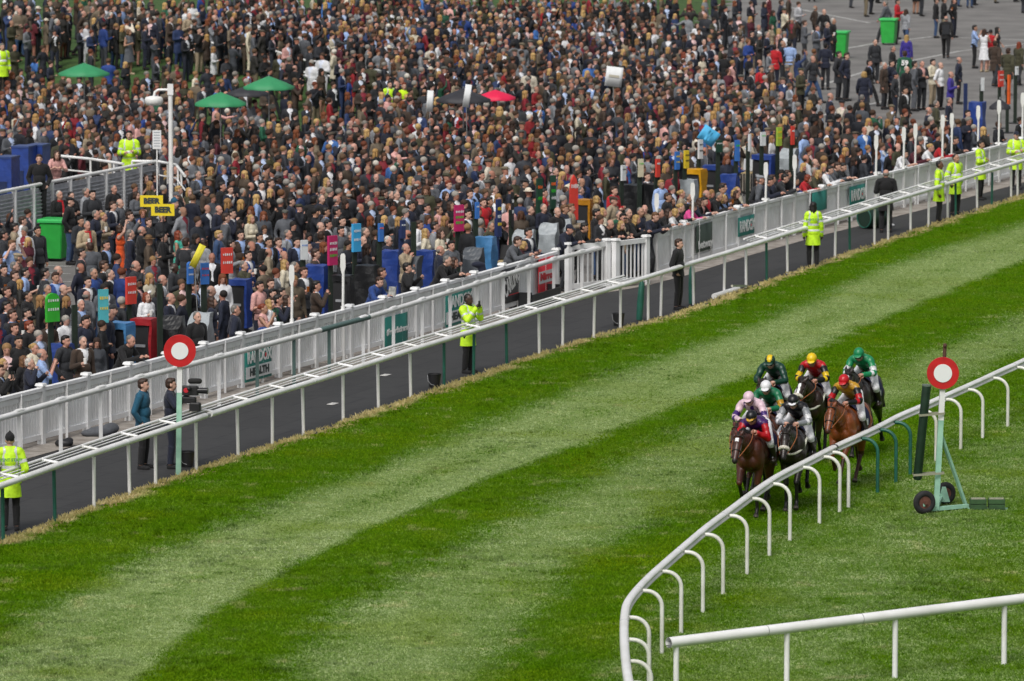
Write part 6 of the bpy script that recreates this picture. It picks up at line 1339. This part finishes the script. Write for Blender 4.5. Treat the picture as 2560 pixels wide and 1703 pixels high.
def crowd_group(x, y):
    if y < 230 and x > 1880: return 'people standing about on the open tarmac'
    return 'racegoers in the crowd'
def place(x, y, headh, terrain=True):
    """foot point of a person whose head centre is seen at x, y"""
    p = G(x, y, headh); 
    for _ in range(10): p = G(x, y, headh+hgt(p.x, p.y)*.7+ (p.z-headh)*.3)
    return Vector((p.x, p.y, hgt(p.x, p.y)))
def on_fence(p):
    """signed distance to the nearest stretch of fence (positive on the track side), its normal and direction"""
    best = None; q = Vector((p.x, p.y, 0))
    for a, b in zip(FALL[:-1], FALL[1:]):
        t = (b-a); L = t.length; t = t/L; s = min(L, max(0, (q-a).dot(t))); c = a+t*s; e = (q-c).length
        if best is None or e < best[0]: n = Vector((t.y, -t.x, 0)); best = (e, (q-a).dot(n), n, t)
    return best[1:]
for x, y, o, c, hr, pose, flags, fem, lab in allp:
    s = (.945 if fem else 1.0)*rp.uniform(.97, 1.04); kid = 'F' in flags and hr == 'y' and reg
    yaw = R(rp.uniform(-60, 12)); skin = rp.choice((0, 0, 0, 1, 1, 2)); kw = {}
    style = {'y': 'bob', 'b': 'bob', 'g': 'bob', 'l': 'bob', 'r': 'bob', 'k': 'bob'}.get(hr, 'long') if fem and hr.islower() else ('long' if hr.isupper() else STYLE[hr.lower()])
    if fem and hr.isupper() and rp.random() < .2: style = 'bun'
    extra = None
    for fl in flags:
        if fl.startswith('y='): yaw = R(float(fl[2:]))
        elif fl.startswith('sk='): skin = int(fl[3:])
        elif fl.startswith('tie='): kw['tie'] = fl[4:]
        elif fl.split('=')[0] in ('flatcap', 'cap', 'beanie', 'brim'): kw['cap'] = tuple(fl.split('=')); style = 'crop' if not hr.isupper() else 'long'
        elif fl == 'fasc': kw['cap'] = ('fascinator', 'wh')
        elif fl == 'paper': extra = 'paper'
    hz = 1.625*s - (.11 if pose == 'lean' else 0); p = place(x, y, hz)
    if pose == 'lean':
        d, n, t = on_fence(p); yaw = math.atan2(n.y, n.x)+R(rp.uniform(-14, 16)); p = p - n*(d+.40)
        # slide along the fence so the head stays where it is seen
        for _ in range(6): hx_ = proj((p.x+n.x*.28, p.y+n.y*.28, hz))[0]; p = p + t*((x-hx_)/(ppm(p)*max(.2, t.x))*.8)
        p.z = 0
    else:
        d, n, t = on_fence(p)
        if d > -.45 and d > -8: p = p - n*(d+.45)
    shirt = rp.choice(('wh', 'wh', 'wh', 'lb', 'lb', 'pk')); legs = rp.choice(('ch', 'bk', 'nv', 'db', 'bk', 'tn')) if o in 'ct' else (c if o == 's' and rp.random() < .7 else 'ch')
    if c in ('rd', 'wh', 'lb', 'cr', 'tn') and legs == c: legs = 'bk'
    if pose == 'hang': pose = rp.choice(('hang', 'pocket', 'cup', 'hang', 'both', 'pocket'))
    if pose == 'cup': extra = extra or rp.choice(('cup', 'beer', 'cup', 'none'))
    if pose == 'phone' and extra is None: extra = 'phone'
    if extra == 'none': extra = False
    hc_ = 'y' if hr == 'n' else hr.lower(); hc_ = 'g' if hr == 'n' else hc_
    B = make_person((p.x, p.y, p.z), yaw, {'c': 'c', 's': 's', 'o': 'o', 't': 't', 'd': 'd'}[o], c, shirt, legs, hc_, style, pose, skin, fem, s, label=lab, group=crowd_group(x, y), extra=extra, **kw)
    if 'beard' in flags: m = MB(); m.ell((.045, 0, -.075), (.052, .058, .05)); b_ = m.build('beard', hairm('k'), B); b_.matrix_local = template(pose, fem)['HM']
    if 'shades' in flags: m = MB(); m.box((.098, 0, .006), (.02, .13, .032), bev=.01); b_ = m.build('sunglasses', PHONE, B); b_.matrix_local = template(pose, fem)['HM']
    if 'scarf' in flags: m = MB(); m.tube([Vector((.075*math.cos(a)+.01, .085*math.sin(a), 1.475)) for a in np.linspace(0, 2*PI, 15)], .028, 6); m.tube([(.10, .02, 1.46), (.15, .02, 1.3), (.16, .02, 1.1)], .03, 6); m.build('scarf', cloth('rd'), B)
    if 'vest' in flags: m = MB(); m.add([Vector((-.165, -.15, 1.40)), (-.165, .15, 1.40), (-.16, .14, 1.0), (-.16, -.14, 1.0)], [(0, 1, 2, 3)]); m.build('tabard_panel', cloth('ch'), B)
    if 'num' in flags: lettering('59', B, Vector((-.175, 0, 1.32)), face_rot((-1, 0, 0)), .24, INKW, .003, 1, .01)
    PXY.append((x, y, ppm(p)))
# ------------------------------------------------------------------ staff and media on the walkway
ST = 'stewards in yellow coats'
def special(x, y, yaw, lab, outfit='h', top='hv', hair='k', style='short', pose='hang', skin=0, female=False, s=1.02, cap=None, legs='bk', group=ST, back=None, extra=None, z=0, hz=None, **kw):
    q = G(x, y, z+(1.625 if pose != 'lean' else 1.5)*s); p = Vector((q.x, q.y, z)); t = template(pose, female)
    B = make_person(p, R(yaw), outfit, top, 'wh', legs, hair, style, pose, skin, female, s, None, cap, lab, group, extra if extra is not None else False, **kw)
    if back: o = lettering(back, B, Vector((-.200, 0, 1.30)), face_rot((-1, 0, 0)), .075, mat('print_green', (.08, .28, .08), .7), .002, 1, .003, 'back_print')
    PXY.append((x, y, ppm(p))); SPECIAL_XY.append((x, y)); return B, t
special(28, 1107, 95, 'steward in yellow coat and black woolly hat, back turned, at the left edge', hair='k', style=None, cap=('beanie', 'bk'), back='EVENT STAFF', pose='pocket')[0].location += Vector((-.05, .3, 0))
B, t = special(357, 963, -15, 'man in teal jacket and black trousers standing left of the far winning post', 'c', 'te', 'b', pose='pocket', group='television crew')
B, t = special(426, 962, 5, 'cameraman in navy jacket shouldering a big black television camera', 'c', 'nv', 'b', pose='camera', legs='nv', group='television crew')
def tvcam(B):
    q = B.matrix_basis; root = empty('television_camera', B.location+Vector((.34, -.04, 1.50)), R(-8), 'black shoulder television camera carried by the cameraman', 'camera')
    m = MB(); m.box((0, 0, .05), (.42, .12, .18), bev=.02); m.box((.02, 0, -.14), (.3, .1, .12), bev=.02); m.build('camera_body', DARK, root)
    m = MB(); m.cyl((.2, 0, .05), (.40, 0, .05), .055, .065, 12); m.build('lens', PHONE, root); m = MB(); m.cap((.05, .06, .23), (.22, .06, .23), .055, .055); m.build('microphone', mat('foam_black', (.02, .02, .02), .95), root)
    m = MB(); m.cap((.05, -.09, .10), (.05, -.13, .10), .04); m.build('viewfinder', DARK, root); m = MB(); m.cyl((-.02, -.062, .06), (-.02, -.07, .06), .05, n=12); m.build('red_badge', BRED, root); m = MB(); m.box((.16, -.06, -.26), (.22, .14, .16), bev=.02); m.build('control_box', DARK, root)
tvcam(B)
B, t = special(1170, 749, -35, 'dark-skinned steward in yellow coat speaking into a radio on the walkway', pose='phone', skin=4, style='crop', hair='k', extra='phone')
special(1696, 610, -20, 'heavy man in black coat and trousers standing behind the running rail', 'c', 'bk', 'b', pose='pocket', s=1.0, group='staff in black on the walkway')
special(2033, 517, 95, 'woman steward in yellow coat and navy cap, back turned', skin=4, style='long', cap=('cap', 'nv'), female=True, s=1.0, back='EVENT STAFF')
special(2215, 435, 90, 'bald man in black jacket and trousers, back turned, on the walkway', 'o', 'bk', 'g', 'rim', pose='cross', group='staff in black on the walkway', skin=1)
special(2348, 413, -10, 'bearded young steward in yellow coat, left one of three', skin=3, style='crop')
special(2389, 396, -45, 'steward in yellow coat leaning back, middle one of three', skin=2, style='crop', pose='pocket')
special(2451, 362, -20, 'dark-haired steward in yellow coat, right one of three', skin=2, pose='cross')
special(2541, 339, -80, 'broad steward in yellow coat and navy cap facing the camera at right edge', style='crop', cap=('cap', 'nv'), pose='both')
special(323, 338, -88, 'steward in yellow coat looking down on the raised deck', pose='both', z=1.0, hair='k')
special(5, 118, -60, 'steward in yellow coat cut off by the left edge, on the bank', pose='hang', hair='g', z=1.0)
special(974, 212, -60, 'person in yellow vest with dark hair by the bank barrier', pose='both', z=0); special(1010, 216, -70, 'person in yellow vest with red hair by the bank barrier', pose='both', z=0, hair='r', outfit='t', top='hv')
special(98, 398, -85, 'young man in black jacket in front of the blue cabinets', 'c', 'bk', 'b', pose='pocket', z=1.0, group='people on the raised deck'); special(141, 393, -80, 'woman in pale pink top on the raised deck', 't', 'pk', 'b', 'long', 'lean', female=True, z=1.0, group='people on the raised deck')
# ------------------------------------------------------------------ the rest of the crowd, one uncountable mass
def lod_person(pose, female, style, coat):
    mb, S, HM, wr, T, RL, hip = person_prims(pose, female, .016, lod=1)
    if coat: 
        for k, (z, a, b) in enumerate(((.90, .15, .19), (.78, .15, .19), (.66, .16, .20))): mb.ell(T(0, 0, z), (a, b, .12), RL)
    elif female: 
        for k, (z, a, b) in enumerate(((.85, .15, .18), (.70, .16, .19))): mb.ell(T(0, 0, z), (a, b, .13), RL)
    me = blob(mb, .034, 1, .26); v, f = arr(me); cen = np.array([np.mean([v[i] for i in q], 0) for q in f])
    D = np.stack([dseg(cen, a, b)-r for n_, a, b, r in S]); lab = np.array([S[i][0] for i in D.argmin(0)])
    inv = np.array(RL.transposed()); lc = (cen-np.array(hip))@inv.T+np.array([0, 0, .93])
    code = np.zeros(len(f), int)                      # 0 skin 1 top 2 shirt 3 legs 4 hair 5 shoes
    code[np.isin(lab, ['torso', 'pelvis', 'uparm', 'forearm'])] = 1; code[(lab == 'neck') & (lc[:, 2] < 1.47)] = 1
    low = (lc[:, 2] < (.62 if coat or female else .84)) & ~np.isin(lab, ['uparm', 'forearm', 'hand', 'head', 'neck']); code[low] = 3
    code[(lc[:, 2] >= (.62 if coat or female else .84)) & np.isin(lab, ['thigh', 'calf'])] = 1
    code[lab == 'foot'] = 5; code[(lab == 'calf') & (cen[:, 2] < .1)] = 5
    if not coat and not female: code[(lab == 'torso') & (lc[:, 0] > .04) & (lc[:, 2] > 1.10) & (np.abs(lc[:, 1]) < .008+.062*(lc[:, 2]-1.1)/.34)] = 2
    code[lab == 'hand'] = 0
    V = [v]; Fs = [f]; Cs = [code]; off_ = len(v)
    tri = []; tc = []
    for q, c in zip(f, code):
        for k in range(1, len(q)-1): tri.append((q[0], q[k], q[k+1])); tc.append(c)
    h = HAIRLOW[style]; hv, hf = arr(h); hv = np.array([tuple(HM @ Vector(p)) for p in hv.tolist()]); vv = np.vstack([v, hv])
    for q in hf:
        for k in range(1, len(q)-1): tri.append((q[0]+off_, q[k]+off_, q[k+1]+off_)); tc.append(4)
    h = lambda x, y, z: HM @ V3((x, y, z)); m = MB()
    for s_ in (1, -1): b = [h(.092, s_*.03+.016, .012), h(.092, s_*.03-.016, .012), h(.090, s_*.03-.014, -.004), h(.090, s_*.03+.014, -.004)]; m.add(b, [(0, 1, 2, 3)])
    b = len(vv); vv = np.vstack([vv, np.array(m.v)]); 
    for q in m.f: tri += [(q[0]+b, q[1]+b, q[2]+b), (q[0]+b, q[2]+b, q[3]+b)]; tc += [6, 6]
    return vv.astype('f'), np.array(tri, 'i'), np.array(tc, 'i')
def low_hair():
    out = {}
    def mk(f): m = MB(); f(m); return m.mesh()
    e = lambda m, c, r, nu=10, nv=6: m.ell(c, r, None, nu, nv)
    out['short'] = mk(lambda m: e(m, (-.026, 0, .045), (.103, .090, .094)))
    out['bald'] = mk(lambda m: e(m, (-.06, 0, -.01), (.058, .086, .055)))
    out['long'] = mk(lambda m: (e(m, (-.03, 0, .045), (.108, .097, .098)), e(m, (-.075, 0, -.10), (.055, .105, .16)), e(m, (0, .085, -.07), (.04, .025, .11), 6, 4), e(m, (0, -.085, -.07), (.04, .025, .11), 6, 4)))
    out['bob'] = mk(lambda m: (e(m, (-.035, 0, .03), (.11, .102, .105)),))
    out['cap'] = mk(lambda m: (e(m, (-.02, 0, .075), (.12, .10, .055)), e(m, (.09, 0, .055), (.055, .06, .014), 8, 4)))
    out['hat'] = mk(lambda m: (e(m, (-.015, 0, .085), (.1, .09, .075)), e(m, (0, 0, .058), (.17, .16, .012), 12, 4)))
    return out
HAIRLOW = low_hair()
rc = random.Random(23)
kinds = []
for pose, fem, style, coat, wt in (('hang', 0, 'short', 0, 11), ('cup', 0, 'short', 0, 10), ('pocket', 0, 'bald', 0, 4), ('both', 0, 'bald', 1, 3), ('cross', 0, 'short', 1, 5), ('hang', 1, 'long', 1, 6), ('cup', 1, 'long', 0, 5), ('both', 1, 'bob', 1, 4), ('chin', 0, 'cap', 0, 3), ('pocket', 0, 'cap', 1, 2), ('both', 0, 'short', 0, 6), ('hang', 0, 'bald', 0, 2), ('cup', 1, 'hat', 0, 1), ('phone', 0, 'short', 0, 2), ('wave', 0, 'short', 0, 2), ('point', 0, 'short', 1, 1), ('walk', 0, 'short', 1, 2), ('chin', 1, 'long', 0, 2), ('up', 1, 'long', 0, 1)):
    kinds.append((wt, lod_person(pose, bool(fem), style, bool(coat)), fem, style))
wts = [k[0] for k in kinds]
def c3(s_): return np.array(hx(s_))
SKC = [c3('bd8a76'), c3('b57e6a'), c3('c9998a'), c3('ad7662'), c3('b0846c'), c3('5a3826')]
HAC = {'short': ['1a1310', '2c1c13', '3d2919', '100d0c', '57402c', '7a756e', '9a958d', '231812', '8a6a44', '5e2c14'], 'bald': ['6f6a64', '8c8780', '3c2c20', 'a09a92'], 'long': ['2a190f', '4a2c18', 'a8834e', '19110d', '6e3a1c', 'b89660', '8e6a40'], 'bob': ['b59660', '8c8780', '3a2416', '6b4628', 'c9c3b8'], 'cap': ['3d3c2c', '4a4238', '1b1d22', '565650', '6b6250'], 'hat': ['2a2420', 'cfc6b6', '111216', '6a5034']}
TOPM = ['161b2e', '111318', '0f1013', '26282d', '30333a', '1c2233', '3f434a', '54575d', '3b2d23', '2b2926', '1a1d26', '12151f', '20242d', '4b3f33', '787b80', '3d3c28', '24365e', '6b5f4f', '0e0f14', '171a22']
TOPL = ['cdc4ae', '9a8b74', '93acd8', 'd8d9dc', '8e1820', '1f3c80', '4c1424', 'd3a09a', '17523a', '8d9095', 'b5b6ba', '7e1826', '3f6fb4', '5a1a24', 'c9c0b0']
LEGC = ['15161a', '1c2130', '26282d', '101114', '30486c', '3a3d44', '6f6450', '171b28']
SHC = ['d9dade', 'cfd6e6', 'b4c4e4', 'd8b8b8', 'e0e0e2', '1a1c22', '7a2030']
DENS = [  # crowd thickness over the picture, cells of 64 x 43 px, 0 empty .. 9 packed; rows from the top
 "5557755578999999999999987654332100000000",
 "2124333357789999999999999754322100000000",
 "0112311233567999999999999864221000000000",
 "1112211123445788999999999986432100000000",
 "5754335445433457899999999998543100000000",
 "8998787653333345788989999999875310000000",
 "9999988886555554678889999999999763210000",
 "9999999988888888888888889999999999987655",
 "6677777788888888888888899999999999999999",
 "0000555777777778888888888777888999999999",
 "0000025667777777777777766667788888888875",
 "0000014456667777666666555555555544444444",
 "3110011134456666655555444444444444000000",
 "4320011123345555544444444443300000000000",
 "4431111222334444444444433000000000000000",
 "4433222222222222333330000000000000000000",
 "2222222222222220000000000000000000000000",
 "2222222222000000000000000000000000000000",
 "2222222000000000000000000000000000000000",
 "2222200000000000000000000000000000000000",
 "2220000000000000000000000000000000000000",
]
def dens(x, y):
    i = int(y/43); j = int(x/64)
    if i < 0: i = 0
    if i >= len(DENS) or j < -1 or j > 40: return 0
    return int(DENS[i][min(39, max(0, j))])
fx = []
for X in range(-30, 2600, 10): p, _ = fence_at(X, 1.5); fx.append((X, proj((p.x, p.y, 1.5))[1]))
fxx = [a for a, b in fx]; fyy = [b for a, b in fx]
OBST = [(c[0], c[1], c[2]*.5+14, 34, 62) for c in CR if c[1] > 340] + [(137, 545, 52, 30, 125), (60, 366, 80, 30, 120), (323, 338, 30, 20, 60), (1535, 170, 22, 12, 50), (1772, 320, 22, 10, 40)] + [(u_, v_, 40, 8, 22) for u_, v_ in ((210, 170), (551, 245), (672, 205), (1158, 235), (1238, 237))]
grid = {}
def ok(x, y, r):
    gx, gy = int(x//30), int(y//30)
    for i in (-1, 0, 1):
        for j in (-1, 0, 1):
            for (a, b, rr) in grid.get((gx+i, gy+j), ()):
                q = min(r, rr)
                if abs(a-x) < q and abs(b-y)*1.25 < q and ((a-x)/q)**2+((b-y)*1.25/q)**2 < 1: return False
    return True
def addg(x, y, r): grid.setdefault((int(x//30), int(y//30)), []).append((x, y, r))
for x, y, k in PXY: addg(x, y, .26*k)
pts_list = []
for tries in range(90000):
    x = rc.uniform(-25, 2590); y = rc.uniform(-12, 900)
    d = dens(x, y)
    if d == 0 or rc.random() > (d/9.0)**1.5: continue
    if y > np.interp(x, fxx, fyy)-14: continue
    k = (189+.115*(y-851))/1.78; cl = float(vnoise(np.array([x*1.0]), np.array([y*1.6]), 55, 12)[0]); r = (.275 if d >= 7 else .31 + (7-d)*.03)*k*(.78+.62*cl)
    if not ok(x, y, r): continue
    # thin where a crate, board or tall staff must stay clear
    if any(abs(x-a) < w_ and -h0 < y-b < h1 for a, b, w_, h0, h1 in OBST): continue
    if 55 < x < 160 and 585 < y < 790 and rc.random() < .8: continue
    if x < 400 and 395 < y < 480 and y < 480-.19*x+20 and y > 395-.0*x: 
        if rc.random() < .9: continue
    addg(x, y, r); pts_list.append((x, y))
pts_list += [(970, 246), (992, 250), (1018, 244), (984, 268), (1006, 262), (1030, 260), (955, 240)] + [(2128, -62), (2165, -50), (2178, -56), (2195, -78), (2212, -82), (2290, -48), (2304, -52), (2425, -70), (2437, -74), (2476, -78), (2490, -80), (2540, -82), (2386, -62), (2398, -66), (2352, -75), (2016, -85), (2030, -82), (2560, -50)]
VV = []; FF = []; CC = []; nb = 0
for x, y in pts_list:
    wt, (v, t, c), fem, style = rc.choices(kinds, wts)[0]
    s = (.945 if fem else 1.0)*rc.uniform(.92, 1.07); p = place(x, y, 1.625*s); d, n, tt = on_fence(p)
    if d > -.4 and d > -8: p = p-n*(d+.4)
    yaw = R(rc.gauss(-20, 34)) if rc.random() < .88 else rc.uniform(0, 6.28); ca, sa = math.cos(yaw), math.sin(yaw)
    q = v*np.array([s, s*rc.uniform(.92, 1.22), s], 'f'); w_ = np.empty_like(q); w_[:, 0] = q[:, 0]*ca-q[:, 1]*sa+p.x; w_[:, 1] = q[:, 0]*sa+q[:, 1]*ca+p.y; w_[:, 2] = q[:, 2]+p.z
    lightp = .26 if fem else .10
    top = c3(rc.choice(TOPL if rc.random() < lightp else TOPM))*rc.uniform(.7, 1.1); legs = top if (rc.random() < .45 and not fem) else c3(rc.choice(LEGC)); sk = rc.choice(SKC)*rc.uniform(.85, 1.1)
    if rc.random() > .04: sk = SKC[rc.randrange(5)]*rc.uniform(.7, .98)
    pal = np.stack([sk, top, c3(rc.choice(SHC)), legs if not fem or rc.random() < .4 else sk*.9, c3(rc.choice(HAC[style])), c3('15120f'), sk*.35])
    VV.append(w_); FF.append(t+nb); CC.append(pal[c]); nb += len(v)
VV = np.vstack(VV).astype('f'); FF = np.vstack(FF).astype('i'); CC = np.vstack(CC)
me = bpy.data.meshes.new('crowd'); me.vertices.add(len(VV)); me.vertices.foreach_set('co', VV.ravel()); me.loops.add(FF.size); me.loops.foreach_set('vertex_index', FF.ravel())
me.polygons.add(len(FF)); me.polygons.foreach_set('loop_start', np.arange(0, FF.size, 3, dtype='i')); me.polygons.foreach_set('loop_total', np.full(len(FF), 3, 'i')); me.polygons.foreach_set('use_smooth', np.ones(len(FF), bool))
at = me.attributes.new('cloth', 'FLOAT_COLOR', 'FACE'); at.data.foreach_set('color', np.hstack([CC, np.ones((len(CC), 1))]).astype('f').ravel()); me.update(calc_edges=True)
m = bpy.data.materials.new('crowd_clothing'); m.use_nodes = True; n, l = m.node_tree.nodes, m.node_tree.links; b = n['Principled BSDF']; b.inputs['Roughness'].default_value = .8
a = n.new('ShaderNodeAttribute'); a.attribute_name = 'cloth'; tc = n.new('ShaderNodeTexCoord'); no = n.new('ShaderNodeTexNoise'); no.inputs['Scale'].default_value = 12; no.inputs['Detail'].default_value = 3; l.new(tc.outputs['Object'], no.inputs['Vector'])
mr = n.new('ShaderNodeMapRange'); mr.inputs[1].default_value = .3; mr.inputs[2].default_value = .7; mr.inputs[3].default_value = .82; mr.inputs[4].default_value = 1.15; l.new(no.outputs[0], mr.inputs[0])
vm = n.new('ShaderNodeVectorMath'); vm.operation = 'SCALE'; l.new(a.outputs['Color'], vm.inputs[0]); l.new(mr.outputs[0], vm.inputs['Scale']); l.new(vm.outputs[0], b.inputs['Base Color'])
bp = n.new('ShaderNodeBump'); bp.inputs['Strength'].default_value = .3; bp.inputs['Distance'].default_value = .03; l.new(no.outputs[0], bp.inputs['Height']); l.new(bp.outputs[0], b.inputs['Normal'])
me.materials.append(m); o = bpy.data.objects.new('crowd', me); link(o); tag(o, 'dense crowd of racegoers in dark coats and suits filling the enclosures', 'crowd', kind='stuff')
print('CROWD', len(pts_list), 'INDIV', len(allp), 'faces', len(FF))
